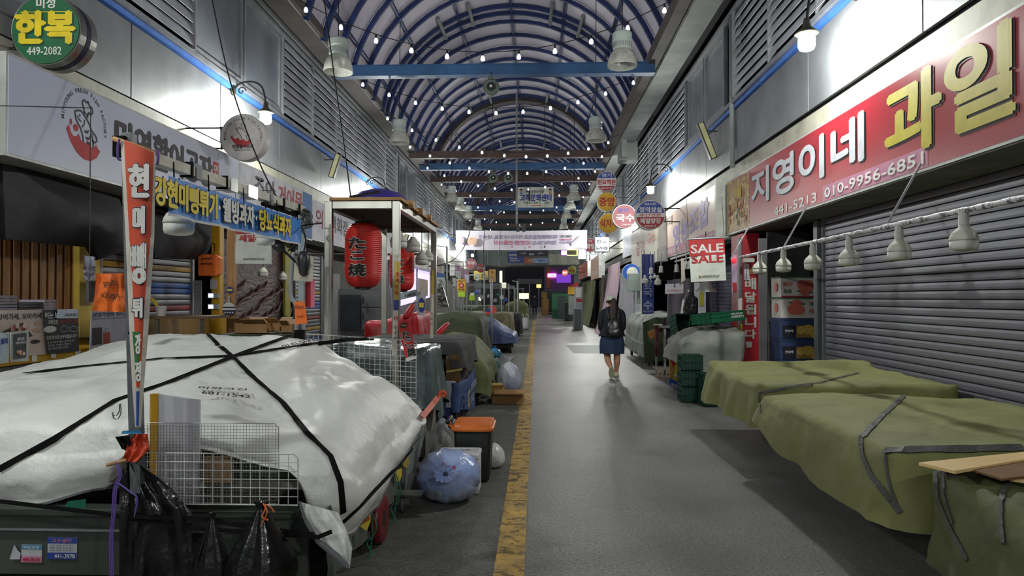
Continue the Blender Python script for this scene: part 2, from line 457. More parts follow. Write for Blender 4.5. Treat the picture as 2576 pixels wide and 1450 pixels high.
# short struts at the doubled ribs
for yy in (19.0, 27.3, 35.0, 43.5):
    for a in (58, 72, 108, 122):
        MB().tube([vp(a, yy - .7, VR - .02), vp(a, yy + .45, VR - .16)], .05, 8).build('roof_strut', m_gut, ce)
def beam(y, z, h, m, x0=-4.55, x1=2.62):
    t = .12
    mb = MB().box(x0, x1, y - t, y + t, z - h / 2, z - h / 2 + .02).box(x0, x1, y - t, y + t, z + h / 2 - .02, z + h / 2).box(x0, x1, y - t + .02, y - t + .05, z - h / 2 + .02, z + h / 2 - .02)
    return mb.build('beam', m, ce)
for y, m in ((15.5, m_beamb), (24.65, m_beambr), (26.9, m_beamb), (29.7, m_beambr), (34.3, m_beambr), (39.4, m_beamb), (43.5, m_beambr), (48.8, m_beambr), (54, m_beamb)):
    beam(y, 6.66, .25, m)
# far gable of the vault
m_teal = M('teal_steel', (40, 84, 104), .5)
MB().box(-4.4, 2.6, YE - .1, YE, 6.45, 6.75).build('beam', m_teal, ce)
gl = M('gable_glass', (52, 66, 72), .3)
pts = [(VC.x + VR * math.cos(R(a)), VC.z + VR * math.sin(R(a))) for a in range(12, 169, 6)]
MB().add([(x, YE + .05, z) for x, z in pts], [tuple(range(len(pts)))]).build('gable_sheet', gl, ce)
for x in (-3, -1.5, 0, 1.4):
    MB().bar((x, YE - .05, 6.7), (x, YE - .05, 8.6), .08).build('gable_mullion', m_teal, ce)
# ================================================================== LIT LAMPS
m_iron = M('wrought_iron', (58, 54, 48), .5, .6)
m_bulb = M('lit_bulb', (250, 253, 246), emit=1.0); m_bulb.node_tree.nodes['Principled BSDF'].inputs['Emission Strength'].default_value = LAMP
m_shade = M('lamp_shade_dark', (96, 92, 80), .4, .5)
def wall_lamp(side, Y):
    s = -1 if side == 'left' else 1; X = XL if s < 0 else XR; out = -s
    bx = X + out * .60; z = 4.48 if s < 0 else 4.40
    r = root('wall_lamp', (X + out * .06, Y, 4.9))
    MB().lathe((X + out * .045, Y, 4.95), [(.09, 0), (.08, out * .03), (.04, out * .05)], 14, 'x').build('wall_plate', m_iron, r, smooth=True)
    arm = smoothline([(X + out * .05, Y, 4.9), (X + out * .16, Y, 5.05), (X + out * .38, Y, 5.08), (X + out * .54, Y, 4.98), (bx, Y, z + .24)], 5)
    MB().tube(arm, .016, 8).build('arm', m_iron, r, smooth=True)
    sc = []
    for k in range(22):
        a = k / 21 * 2.2 * math.pi; q = .075 * (1 - k / 26)
        sc.append((X + out * (.2 + q * math.cos(a)), Y, 4.93 + q * math.sin(a)))
    MB().tube(sc, .010, 6).build('scroll', m_iron, r, smooth=True)
    MB().lathe((bx, Y, z), [(.03, .27), (.04, .22), (.05, .17), (.12, .11), (.13, .095)], 18).build('shade', m_shade, r, smooth=True)
    MB().lathe((bx, Y, z), [(.04, .11), (.07, .085), (.088, .05), (.09, -.04), (.078, -.075), (.05, -.09), (.001, -.095)], 14).build('bulb', m_bulb, r, smooth=True)
    return r
ordn = ['first', 'second', 'third', 'fourth', 'fifth', 'sixth', 'seventh', 'eighth', 'ninth', 'tenth', 'eleventh', 'twelfth']
for side, ysl in (('left', (-7.0, 2.0, 11.12, 20.1, 29.4, 38.5, 47.6)), ('right', (-2.6, 7.8, 18.4, 28.4, 38.6, 48.6))):
    vis = 0
    for y in ysl:
        r = wall_lamp(side, y)
        if y > 5: lab = 'lit white bulb on an iron bracket, %s nearest along the %s wall' % (ordn[vis], side); vis += 1
        else: lab = 'lit bulb of the %s wall, %s the viewer' % (side, 'level with' if y > 0 else 'behind')
        tag(r, lab, 'lamp', 'lit wall lamps of the arcade')
# ================================================================== SHOP SIGNS
def at(fr, px, py):
    d = CM @ Vector(((px - 1288) / F, (725 - py) / F, -1)); t = (fr.o - cam.location).dot(fr.n) / d.dot(fr.n)
    q = cam.location + d * t - fr.o
    return q.dot(fr.u), q.dot(fr.v)
def ptext(s, fr, x0, y0, x1, y1, hp, mat, par, **k):
    """lettering whose left-middle / right-middle sit at two photograph points and whose height at the middle is hp pixels"""
    a0, b0 = at(fr, x0, y0); a1, b1 = at(fr, x1, y1); xm = None
    # perspective-true middle of the run
    a, b = (a0 + a1) / 2, (b0 + b1) / 2
    q = fr.p(a, b); dist = (CM.transposed() @ (q - cam.location)); dep = -dist.z
    h = hp * dep / F
    return text(s, fr, a, b, h, mat, par, w=abs(a1 - a0), rot=math.atan2(b1 - b0, a1 - a0) if abs(b1 - b0) > .02 else 0, **k)
WHITE = ink((232, 232, 228), 'ink_white'); BLK = ink((24, 22, 24), 'ink_black'); RED = ink((190, 34, 40), 'ink_red'); DGR = ink((62, 52, 62), 'ink_plum')
BLU = ink((34, 52, 148), 'ink_blue'); YEL = ink((240, 214, 40), 'ink_yellow'); NAVY = ink((28, 34, 60), 'ink_navy'); GRY = ink((96, 96, 100), 'ink_grey')
m_alu = M('sign_frame_alu', (190, 192, 190), .4, .4)
m_ss = M('stainless', (168, 168, 162), .28, .85, c2=(140, 140, 134), ns=3, stretch=(1, 1, .15))
def wsign(side, x, Y0, Y1, z0, z1, t, mat, label, group=None, name='shop_sign', frame=True):
    o = Vector((x, (Y0 + Y1) / 2, (z0 + z1) / 2)); fr = LEFTF(o) if side == 'left' else RIGHTF(o)
    r = root(name, (x - (t / 2 if side == 'left' else -t / 2), (Y0 + Y1) / 2, z0), label, 'sign', group)
    w_, h_ = Y1 - Y0, z1 - z0
    f2 = FR(fr.p(0, 0, -.004), fr.u, fr.v)
    panel(f2, w_ + .03, h_ + .03, t, m_alu if frame else mat, r, 'sign_box')
    panel(fr, w_ - .02, h_ - .02, .004, mat, r, 'sign_face')
    return r, fr
# ---- left: fish restaurant
m_s1 = M('sign_face_cool', (196, 202, 222), .35, c2=(188, 194, 214), ns=.8)
Y0 = P(20, 135, X=-4.4).y; Y1 = P(601, 398, X=-4.4).y
r1, f1 = wsign('left', -4.4, Y0, Y1, 2.76, 3.60, .42, m_s1, 'long pale grey shop sign with a red and grey fish logo at its near end')
lc = at(f1, 213, 322); LX, LY = lc
sc = .30
def L(a, b): return (LX + a * sc, LY + b * sc)
for i, ch in enumerate('MINYOUNG FRESH FISH FACTORY'):
    a = R(178 - i * (176 / 25)) 
    if ch != ' ': text(ch, f1, LX + math.cos(a) * sc * 1.06, LY + .02 + math.sin(a) * sc * 1.12, .040, GRY if i < 9 else DGR, r1, rot=a - math.pi / 2, bold=.01, name='curved_letter')
bowl = [(-.95, -.28), (-.82, -.12)] + [(-.72, -.35), (-.60, -.44), (-.46, -.42), (-.36, -.30), (-.24, -.48), (-.12, -.55), (.02, -.52), (.10, -.40), (.2, -.56), (.32, -.62), (.44, -.58), (.52, -.46), (.62, -.58), (.75, -.66)] 
bowl += [(.55, -.92), (.25, -1.08), (-.1, -1.08), (-.45, -.92), (-.75, -.62)]
poly(f1, [L(a + .05, b + .05) for a, b in bowl], ink((196, 62, 66), 'logo_red'), r1, name='logo_bowl')
m_lr = _M['logo_red']
disc(f1, *L(-.45, -.10), .035, m_lr, r1, k=.004, name='logo_drop'); disc(f1, *L(-.68, .03), .016, m_lr, r1, k=.004, name='logo_drop', ry=.03)
def lg(pts, w_=.018, nm='logo_line', **k): stroke(f1, smoothline([L(*p) for p in pts], 5), w_, DGR, r1, name=nm, **k)
lg([(-.5, .42), (-.22, .50), (.02, .36), (.22, .18), (.34, -.02)]); lg([(-.5, .42), (-.42, .16), (-.22, -.06), (-.1, -.3), (-.06, -.52)])
lg([(.3, 0), (.52, -.12), (.62, -.28), (.46, -.38), (.38, -.3)]); lg([(.34, -.1), (.42, -.34), (.42, -.6)])
lg([(-.38, .3), (-.28, .2), (-.18, .16)], .014); lg([(-.02, .26), (-.04, .1), (-.16, -.02)], .014)
disc(f1, *L(-.26, .34), .012, DGR, r1, k=.004, name='logo_eye')
for yy in (-.08, -.28, -.44): lg([(-.02 + (-.08 - yy) * .3, yy), (.04 + (-.08 - yy) * .3, yy - .07), (.08 + (-.08 - yy) * .3, yy), (.14 + (-.08 - yy) * .3, yy - .06), (.18 + (-.08 - yy) * .3, yy + .06)], .013)
lg([(-.04, .44), (-.06, .62), (-.14, .78), (-.04, .9), (.06, .84), (.14, .9), (.22, .78), (.34, .74), (.38, .6), (.28, .5), (.18, .54), (.12, .36)]); lg([(-.04, .52), (.14, .42)], .014)
text('민영활어공장', f1, (at(f1, 290, 340)[0] + at(f1, 533, 430)[0]) / 2, .07, .40, DGR, r1, w=at(f1, 533, 430)[0] - at(f1, 290, 340)[0], bold=.05)
a_, b_ = at(f1, 543, 428); panel(FR(f1.p(a_, b_, .003), f1.u, f1.v), .17, .22, .003, m_lr, r1, 'stamp_square'); text('민', f1, a_, b_, .14, WHITE, r1, bold=.03, k=.006)
# ---- left: dried fish shop
m_s2 = M('sign_face_white', (214, 216, 226), .4)
Y2 = P(786, 470, X=-4.4).y
r2, f2 = wsign('left', -4.4, Y1 + .03, Y2, 2.70, 3.58, .42, m_s2, 'white banner sign with grey and red lettering and blue ends, between two pale signs')
a0 = -(Y2 - Y1 - .03) / 2 + .02; hw = -a0
poly(f2, [(a0, .1), (a0 + .55, -.43), (a0, -.43)], ink((84, 108, 200), 'ink_sky'), r2, name='blue_corner')
patch(f2, hw - .55, hw, -.43, .43, ink((70, 120, 190), 'ink_azure'), r2)
ptext('주안', f2, 640, 470, 692, 490, 62, GRY, r2, bold=.03); ptext('건어물', f2, 700, 495, 760, 515, 58, ink((176, 70, 76), 'ink_rose'), r2, bold=.03)
# ---- left: department store sign
Y3 = P(1004, 600, X=-4.4).y
r3, f3 = wsign('left', -4.4, Y2 + .03, Y3, 2.72, 3.5, .42, M('sign_face_lilac', (206, 206, 222), .4), 'long white sign with pink and grey lettering behind the red lantern stall')
ptext('의', f3, 794, 548, 812, 553, 46, _M['ink_rose'], r3, bold=.03); ptext('백화점', f3, 832, 560, 874, 578, 40, GRY, r3, bold=.02); ptext('수예', f3, 880, 588, 905, 600, 32, _M['ink_rose'], r3, bold=.02)
# further left signs
xs = [(1006, 1076, (188, 186, 176), '분식', 'cream'), (1078, 1118, (204, 196, 180), '정육', 'pale tan')]
for x0, x1, c, s_, lab in xs:
    ya, yb = P(x0, 640, X=-4.4).y, P(x1, 660, X=-4.4).y
    r, f = wsign('left', -4.4, ya + .05, yb, 2.72, 3.4, .4, M('sign_' + lab.replace(' ', '_'), c, .4), 'blank looking %s fascia sign, %s of the lantern stall on the left' % (lab, 'just beyond' if x0 < 1010 else 'well beyond'), 'plain fascia signs far along the left wall')
def pxsign(side, X, x0, x1, yt, yb, t, c, label, txts=(), name='shop_sign', group=None, mat=None):
    """wall sign between photograph columns x0..x1 ; yt, yb = rows of its top and bottom at column x0"""
    a, b = P(x0, yt, X=X), P(x1, yt, X=X); zt = a.z; zb = P(x0, yb, X=X).z
    Ya, Yb = sorted((a.y, b.y))
    r, f = wsign(side, X, Ya + .02, Yb - .02, zb, zt, t, mat or M('face_%d_%d_%d' % c, c, .4), label, group, name)
    for (s_, xa, ya, xb, yb_, hp, m, bo) in txts: ptext(s_, f, xa, ya, xb, yb_, hp, m, r, bold=bo)
    return r, f
pxsign('left', -4.1, 1144, 1180, 666, 693, .25, (196, 150, 186), 'small pink lit sign board beyond the white calendar on the left', [('U-NA', 1148, 690, 1162, 694, 12, ink((230, 60, 130), 'ink_pink'), .05)])
# ---- right: big red fruit shop sign
m_red = M('sign_red', (158, 34, 46), .32, c2=(146, 28, 42), ns=1.0)
m_redl = M('fruit_photo', (120, 60, 36), .4, c2=(190, 160, 50), ns=13, lo=.42, hi=.6)
yr0 = P(1829, 465, X=3.4).y; yr1 = 2.9
r4, f4 = wsign('right', 3.4, yr1, yr0, 2.69, 3.62, .24, m_red, 'long red fruit shop sign with white and yellow lettering above the steel shutter')
text('지영이네', f4, (at(f4, 1892, 500)[0] + at(f4, 2175, 420)[0]) / 2, .10, .50, ink((206, 210, 218), 'ink_silver'), r4, w=at(f4, 2175, 0)[0] - at(f4, 1892, 0)[0], bold=.045, k=.009)
text('지영이네', f4, (at(f4, 1892, 500)[0] + at(f4, 2175, 420)[0]) / 2 + .02, .085, .50, BLK, r4, w=at(f4, 2175, 0)[0] - at(f4, 1892, 0)[0], bold=.05, k=.004, name='lettering_shade')
w_ = at(f4, 2548, 0)[0] - at(f4, 2228, 0)[0]; c_ = (at(f4, 2548, 0)[0] + at(f4, 2228, 0)[0]) / 2
text('과일', f4, c_, .07, .68, ink((196, 182, 44), 'ink_olive_yellow'), r4, w=w_, bold=.045, k=.009)
text('과일', f4, c_ + .025, .05, .68, BLK, r4, w=w_, bold=.05, k=.004, name='lettering_shade')
xa = at(f4, 2070, 470)[0]; xb = at(f4, 2335, 420)[0]
patch(f4, xa, xb, -.45, -.27, ink((196, 130, 158), 'ink_mauve'), r4)
text('010-9956-6851', f4, (xa + xb) / 2, -.36, .115, WHITE, r4, w=xb - xa - .12, bold=.03, k=.007)
text('441-5213', f4, (at(f4, 1945, 0)[0] + at(f4, 2052, 0)[0]) / 2, -.365, .12, WHITE, r4, w=at(f4, 2052, 0)[0] - at(f4, 1945, 0)[0], bold=.03, k=.007)
hw = (yr0 - yr1) / 2
patch(f4, -hw + .02, at(f4, 1883, 0)[0], -.45, .45, m_redl, r4, name='printed_picture')
for i in range(26):
    a = -hw + .15 + rnd.random() * 1.0; b = -.36 + rnd.random() * .5
    disc(f4, a, b, .05, ink([(190, 150, 40), (150, 50, 34), (80, 100, 40), (170, 90, 40)][i % 4], 'fruit_%d' % (i % 4)), r4, k=.006 + i * .0002, name='printed_fruit', n=14)
for i in range(7): disc(f4, -hw + .5 + i * .06, .18 + .02 * math.sin(i), .03, ink((200, 170, 50), 'fruit_banana'), r4, k=.012, name='printed_fruit', n=12, ry=.11)
# ---- right: cooperative
m_peach = M('sign_peach', (196, 174, 160), .4, c2=(188, 166, 152), ns=.7)
ya, yb = P(1818, 460, X=3.4).y, P(1676, 540, X=3.4).y
r5, f5 = wsign('right', 3.4, ya, yb, 2.62, 3.70, .30, m_peach, 'peach coloured cooperative shop sign with lilac lettering behind the sale poster')
hw = (yb - ya) / 2
patch(f5, -hw + .01, hw - .01, -.53, -.30, ink((190, 132, 154), 'ink_band'), r5)
ptext('영농조합', f5, 1694, 598, 1783, 526, 62, ink((156, 142, 190), 'ink_lilac'), r5, bold=.05)
ptext('정드린', f5, 1676, 560, 1692, 552, 22, DGR, r5, bold=.02)
text('중매인 채소 과일 도소매', f5, -hw + .9, -.42, .13, WHITE, r5, w=1.6, bold=.02, k=.006); text('010-7753-8585', f5, hw - .75, -.42, .13, WHITE, r5, w=1.2, bold=.02, k=.006)
MB().box(3.25, 3.6, ya - .12, ya - .02, 2.62, 3.74).build('sign_end_cap', M('cap_white', (206, 210, 200), .5), r5)
# ---- right: noodle box sign
r6, f6 = pxsign('right', 3.18, 1588, 1656, 590, 677, .26, (176, 172, 150), 'beige box sign with faded red noodle lettering, hanging below the blue and red disc', [('중앙', 1600, 628, 1622, 622, 38, ink((206, 140, 130), 'ink_faded'), .03), ('국수', 1630, 606, 1648, 598, 34, _M['ink_faded'] if 'ink_faded' in _M else RED, .03)])
pxsign('right', 3.3, 1566, 1590, 598, 650, .2, (190, 198, 216), 'plain silver blue sign board just beyond the beige noodle sign')
pxsign('right', 3.0, 1486, 1506, 655, 705, .3, (210, 160, 126), 'copper coloured sign board over the green drape on the right', [('정육점', 1490, 690, 1503, 686, 13, WHITE, .02)])
pxsign('right', 3.0, 1456, 1478, 672, 704, .3, (196, 104, 70), 'orange brown sign board with a boxed word, far along the right', [('반찬', 1459, 690, 1474, 684, 16, ink((90, 70, 64), 'ink_brown'), .02)])
# ================================================================== ROUND PROJECTING SIGNS
def bracket(r, fr, rad, side, X):
    s = -1 if side == 'left' else 1
    for dz in (rad * .45, -rad * .45):
        a = fr.p(s * rad * .88, dz, -.06); MB().tube([a, (X, a.y, a.z), (X, a.y, a.z)], .012, 6).build('bracket_arm', m_iron, r)
    MB().bar(fr.p(s * rad * 1.04, -rad * .5, -.06), fr.p(s * rad * 1.04, rad * .5, -.06), .02).build('bracket_bar', m_iron, r)
def rsign(cx, cy, rp, Y, side, face, label, t=.16, rim=None, ring=None, group='round projecting signs'):
    c = P(cx, cy, Y=Y); rad = rp * Y / F; fr = CAMF(c)
    r = root('round_sign', (c.x, c.y + t / 2, c.z - rad), label, 'sign')
    rim = rim or m_ss
    MB().lathe(c, [(rad, -.002), (rad * 1.01, 0), (rad * 1.01, -t), (rad * .98, -t)], 48, 'y').build('rim', rim, r, smooth=False)
    if ring: MB().lathe(c, [(rad * 1.02, -t * .38), (rad * 1.02, -t * .62)], 48, 'y', cap=False).build('rim_band', ring, r)
    disc(fr, 0, 0, rad * .965, face, r, k=.006, name='sign_face', n=48)
    bracket(r, fr, rad, side, (XL if side == 'left' else XR))
    return r, fr, rad
m_wrim = M('rim_white', (222, 220, 214), .4)
r, fr, q = rsign(116, 75, 92, 6.3, 'left', ink((28, 104, 66), 'face_green'), 'green round sign with yellow hanbok lettering at the top left corner', .24, m_ss, ring=NAVY)
text('한복', fr, -.005, .02, .30, YEL, r, w=.55, bold=.06, k=.012, name='lettering'); text('한복', fr, .01, .005, .30, ink((16, 60, 40), 'ink_dkgreen'), r, w=.55, bold=.06, k=.008, name='lettering_shade')
text('미정', fr, 0, .25, .10, WHITE, r, bold=.03, k=.01); text('449-2082', fr, -.01, -.20, .075, WHITE, r, w=.33, bold=.01, k=.01); stroke(fr, [(-.25, .165), (.2, .165)], .006, YEL, r, k=.01)
r, fr, q = rsign(612, 345, 59, 9.6, 'left', M('face_offwhite', (226, 222, 222), .4), 'white round sign with a fish in a red bowl above the pale grey shop sign', .16, m_wrim)
for i, ch in enumerate('MINYOUNG FRESH FISH FACTORY'):
    a = R(186 - i * (190 / 25))
    if ch != ' ': text(ch, fr, math.cos(a) * q * .80, math.sin(a) * q * .80 + .0, .034, GRY, r, rot=a - math.pi / 2, bold=.01, k=.012, name='curved_letter')
s3 = q * .55
poly(fr, [(a * s3 - .01, b * s3 + .05) for a, b in bowl], m_lr, r, k=.010, name='logo_bowl')
for pts, cl in (([(-.5, .36), (-.2, .44), (.1, .24), (.34, 0), (.56, -.1), (.36, -.2)], 0), ([(-.5, .36), (-.35, .1), (-.12, -.2), (-.06, -.5)], 0), ([(-.02, .4), (-.1, .66), (0, .8), (.12, .74), (.28, .66), (.2, .5), (.12, .34)], 0), ([(.3, -.1), (.38, -.5)], 0)):
    stroke(fr, smoothline([(a * s3 - .01, b * s3 + .05) for a, b in pts], 4), .008, DGR, r, k=.012)
text('민영활어공장', fr, 0, -.135, .055, DGR, r, w=.30, bold=.03, k=.012); text('MINYOUNG', fr, 0, -.185, .018, GRY, r, w=.22, bold=0, k=.012)
# right side discs
def band(fr, q, y0, y1, mat, r):
    n = 14; R_ = q * .955; pts = []
    for i in range(n + 1):
        y = y0 + (y1 - y0) * i / n; x = math.sqrt(max(0, 1 - y * y)) * R_; pts.append((x, y * R_))
    poly(fr, pts + [(-x, y) for x, y in pts[::-1]], mat, r, k=.008, name='printed_band')
r, fr, q = rsign(1636, 541, 37, 16.6, 'right', M('face_offwhite'), 'blue white and red round tailor sign, largest of the discs on the right', .2, m_wrim)
band(fr, q, .14, .98, ink((58, 84, 176), 'face_blue'), r); band(fr, q, -.98, -.16, ink((176, 44, 56), 'face_crimson'), r)
text('정의상실', fr, 0, q * .36, q * .36, WHITE, r, w=q * 1.5, bold=.04, k=.012); text('수선전문', fr, 0, -q * .01, q * .2, RED, r, w=q * 1.45, bold=.02, k=.012); text('제일양장', fr, 0, -q * .40, q * .36, WHITE, r, w=q * 1.4, bold=.04, k=.012)
text('468-2784', fr, 0, q * .74, q * .16, WHITE, r, w=q * .8, bold=.02, k=.012); text('449-0135', fr, 0, -q * .76, q * .15, WHITE, r, w=q * .8, bold=.02, k=.012)
r, fr, q = rsign(1571, 545, 30, 21.0, 'right', ink((168, 92, 102), 'face_pink'), 'faded pink round noodle sign half behind the tailor disc', .2, m_alu)
text('국수', fr, q * .05, -q * .12, q * .6, WHITE, r, w=q * 1.5, bold=.05, k=.012); text('중앙', fr, -q * .1, q * .52, q * .3, _M['face_blue'], r, w=q * .9, bold=.04, k=.012); text('T.445-0992', fr, q * .2, -q * .68, q * .16, WHITE, r, w=q * 1.0, bold=.02, k=.012)
m_yf = ink((232, 180, 36), 'face_yellow')
r, fr, q = rsign(1527, 508, 24, 26, 'right', m_yf, 'yellow round sign with two red letters, upper of the yellow pair', .26, m_wrim); text('중앙', fr, 0, 0, q * .9, RED, r, w=q * 1.6, bold=.04, k=.012)
r, fr, q = rsign(1531, 562, 25, 26.4, 'right', m_yf, 'yellow round sign with three red letters, lower of the yellow pair', .2, m_wrim); text('식자재', fr, 0, 0, q * .8, RED, r, w=q * 1.7, bold=.03, k=.012)
r, fr, q = rsign(1526, 457, 25, 25.6, 'right', M('face_offwhite'), 'blue white and red round music school sign, topmost of the discs', .2, m_alu)
band(fr, q, .36, .98, _M['face_blue'], r); band(fr, q, -.98, -.46, _M['face_crimson'], r); text('민요학원', fr, 0, -q * .05, q * .5, RED, r, w=q * 1.75, bold=.04, k=.012); text('경기', fr, 0, q * .62, q * .34, WHITE, r, w=q * 1.0, bold=.03, k=.012); text('469-8163', fr, 0, -q * .66, q * .16, WHITE, r, w=q * 1.1, k=.012)
r, fr, q = rsign(1485, 617, 17, 33, 'right', ink((176, 40, 58), 'face_cherry'), 'cherry red round fruit sign behind the white square sign', .2, m_alu); text('과일', fr, 0, -q * .2, q * .85, WHITE, r, w=q * 1.5, bold=.03, k=.012); text('왕창', fr, 0, q * .6, q * .3, WHITE, r, bold=.02, k=.012)
r, fr, q = rsign(1439, 680, 11, 44, 'right', ink((196, 200, 96), 'face_lime'), 'small lime green round sign far along the right', .2, m_wrim); text('족발', fr, 0, -q * .15, q * .7, RED, r, w=q * 1.3, k=.012)
r, fr, q = rsign(1421, 687, 7.5, 50, 'right', ink((200, 36, 44), 'face_red'), 'tiny red round beef sign beside the lime green one', .2, m_alu); text('한우', fr, 0, 0, q * .9, WHITE, r, w=q * 1.5, k=.012)
r, fr, q = rsign(1185, 664, 13, 34, 'left', ink((186, 96, 108), 'face_rose'), 'dull rose round tofu sign far along the left', .2, m_alu); text('두부', fr, 0, q * .1, q * .8, WHITE, r, w=q * 1.4, bold=.04, k=.012)
r, fr, q = rsign(1209, 675, 11, 38, 'left', ink((190, 70, 60), 'face_brick'), 'brick red round store sign beside the tofu disc on the left', .2, m_wrim); text('태양상회', fr, 0, 0, q * .5, WHITE, r, w=q * 1.7, bold=.04, k=.012)
# white rounded square sign
c = P(1514, 616, Y=29); fr = CAMF(c); r = root('square_sign', (c.x, c.y + .08, c.z - .32), 'white rounded square sign with black lettering beside the cherry red disc', 'sign')
panel(fr, .62, .64, .16, M('rim_pale', (160, 164, 172), .5), r, 'sign_box', bevel=.06); panel(FR(fr.p(0, 0, .006), fr.u), .54, .56, .005, M('face_bluegrey', (150, 158, 172), .5), r, 'sign_face')  # sign face is a plain blue-grey colour without emission
text('한과', fr, 0, .13, .16, BLK, r, w=.42, bold=.03, k=.014); text('도라지청', fr, 0, -.14, .13, BLK, r, w=.46, bold=.03, k=.014); bracket(r, fr, .32, 'right', XR)
# ================================================================== OVERHEAD THINGS
def vz(x, r=3.68): return VC.z + math.sqrt(max(.01, r * r - (x - VC.x) ** 2))
m_cord = M('black_cord', (20, 20, 22), .6)
m_shell = M('bay_housing', (178, 190, 184), .45, c2=(156, 168, 162), ns=3)
m_bell = M('bay_glass', (196, 198, 190), .22, c2=(150, 148, 138), ns=9, lo=.3, hi=.8, alpha=.86)
def bay_lamp(loc, first=None):
    x, y, z = loc   # z = bottom rim
    r = root('high_bay_lamp', (x, y, z))
    MB().lathe((x, y, z), [(.245, 0), (.25, .02), (.235, .12), (.20, .21), (.15, .27), (.13, .29)], 28, cap=False).build('glass_bell', m_bell, r, smooth=True)
    MB().lathe((x, y, z), [(.13, .28), (.155, .30), (.155, .40), (.15, .41), (.15, .43), (.165, .44), (.165, .55), (.15, .57), (.02, .58)], 28).build('housing', m_shell, r, smooth=False)
    g = MB()
    for k in range(28):
        a = 2 * math.pi * k / 28; g.bar((x + .156 * math.cos(a), y + .156 * math.sin(a), z + .31), (x + .156 * math.cos(a), y + .156 * math.sin(a), z + .39), .012)
    g.build('cooling_fins', m_frame, r, kind='stuff')
    MB().lathe((x, y, z), [(.02, .1), (.06, .14), (.06, .24), (.03, .28)], 14).build('inner_bulb', M('dead_bulb', (222, 222, 214), .4), r, smooth=True)
    MB().tube([(x, y, z + .57), (x + .01, y, vz(x))], .010, 6).build('cord', m_cord, r)
    return r
for side, lst in (('left', [(-3.38, 11.7, 5.41), (-3.34, 16.8, 5.33), (-3.24, 26.4, 5.26), (-3.3, 30, 5.36), (-3.25, 33, 5.38), (-3.3, 39, 5.4), (-3.3, 45, 5.4)]), ('right', [(1.44, 11.7, 5.45), (1.43, 16.8, 5.35), (1.42, 26.4, 5.28), (1.45, 30, 5.4), (1.45, 33.5, 5.4), (1.5, 38.5, 5.4), (1.5, 45, 5.4)])):
    for i, l in enumerate(lst):
        tag(bay_lamp(l), 'unlit grey glass bell lamp hanging from the roof, %s in the %s row' % (ordn[i], side), 'lamp', 'unlit bell lamps in two rows')
# round projectors
def proj(px, py, rp, Y, lab):
    c = P(px, py, Y=Y); q = rp * Y / F; r = root('round_projector', (c.x, c.y, c.z - q), lab, 'lamp')
    m = M('projector_grey', (104, 116, 108), .5, .2, c2=(84, 94, 88), ns=5)
    MB().lathe(c + Vector((0, .1, 0)), [(q * .5, -.14), (q * .95, -.02), (q, 0), (q, .07), (q * .9, .09)], 28, 'y').build('body', m, r, smooth=False)
    MB().lathe(c + Vector((0, -.0, 0)), [(q * .5, -.01), (q * .5, .03), (.001, .03)], 24, 'y').build('lens', M('lens_dark', (52, 58, 56), .15), r)
    MB().lathe(c + Vector((0, -.03, 0)), [(q * .16, -.01), (q * .16, .03), (.001, .03)], 12, 'y').build('lens_core', M('dead_bulb'), r)
    MB().bar(c + Vector((-q * .7, .1, q * .3)), c + Vector((-q * .1, .1, q * 1.35)), .02).bar(c + Vector((q * .7, .1, q * .3)), c + Vector((q * .1, .1, q * 1.35)), .02).build('bracket', m, r)
    MB().box(c.x - q * .35, c.x + q * .35, c.y, c.y + .12, c.z + q * .95, c.z + q * 1.25).build('terminal_box', m, r)
    MB().tube([(c.x, c.y + .1, c.z + q * 1.2), (c.x, c.y + .1, 6.6)], .012, 6).build('cord', m_cord, r)
proj(1235, 218, 21, 15.3, 'large round grey projector lamp hanging under the nearest blue beam')
proj(1241, 447, 12, 26.7, 'small round grey projector, left one of the hanging pair')
proj(1279, 447, 12, 26.7, 'small round grey projector, right one of the hanging pair')
# festoon strings
m_fb = M('festoon_bulb', (244, 244, 240), .35, emit=0.0, c2=(236, 236, 230))
m_fb.node_tree.nodes['Principled BSDF'].inputs['Emission Color'].default_value = (.9, .92, 1, 1); m_fb.node_tree.nodes['Principled BSDF'].inputs['Emission Strength'].default_value = 0.45
bm_ = MB().lathe((0, 0, 0), [(.014, -.06), (.03, -.085), (.04, -.115), (.036, -.15), (.001, -.165)], 10).mesh('bulb'); bm_.materials.append(m_fb)
sm_ = MB().lathe((0, 0, 0), [(.017, 0), (.019, -.03), (.019, -.065)], 8).mesh('socket'); sm_.materials.append(m_cord)
bm_.polygons.foreach_set('use_smooth', [True] * len(bm_.polygons))
for i, (ya, yb, sg, za, zb) in enumerate([(12.0, 11.9, 1.02, 6.85, 6.82), (16.0, 15.7, .82, 6.74, 6.72), (18.6, 21.4, .85, 6.65, 6.6), (22.0, 23.4, .85, 6.6, 6.6), (25.6, 26, .9, 6.6, 6.6), (29.4, 28.8, .9, 6.6, 6.6), (33.2, 32.6, .9, 6.6, 6.6), (37.4, 37.4, 1.0, 6.6, 6.6), (42, 42, 1.05, 6.5, 6.5), (47.2, 47, 1.05, 6.5, 6.5)]):
    a, b = Vector((-4.25, ya, za)), Vector((2.6, yb, zb)); r = root('string_light', (a + b) / 2, 'string of white bulbs sagging across the alley, %s from the viewer' % ordn[i], 'string light', 'bulb strings across the alley')
    pts = sag(a, b, sg, 33); MB().tube(pts, .008, 5).build('cable', m_cord, r)
    for k in range(1, 33, 3):
        for nm, me in (('bulb', bm_), ('socket', sm_)):
            o = bpy.data.objects.new(nm, me); COL.objects.link(o); o.parent = r; o.location = pts[k] - r.location
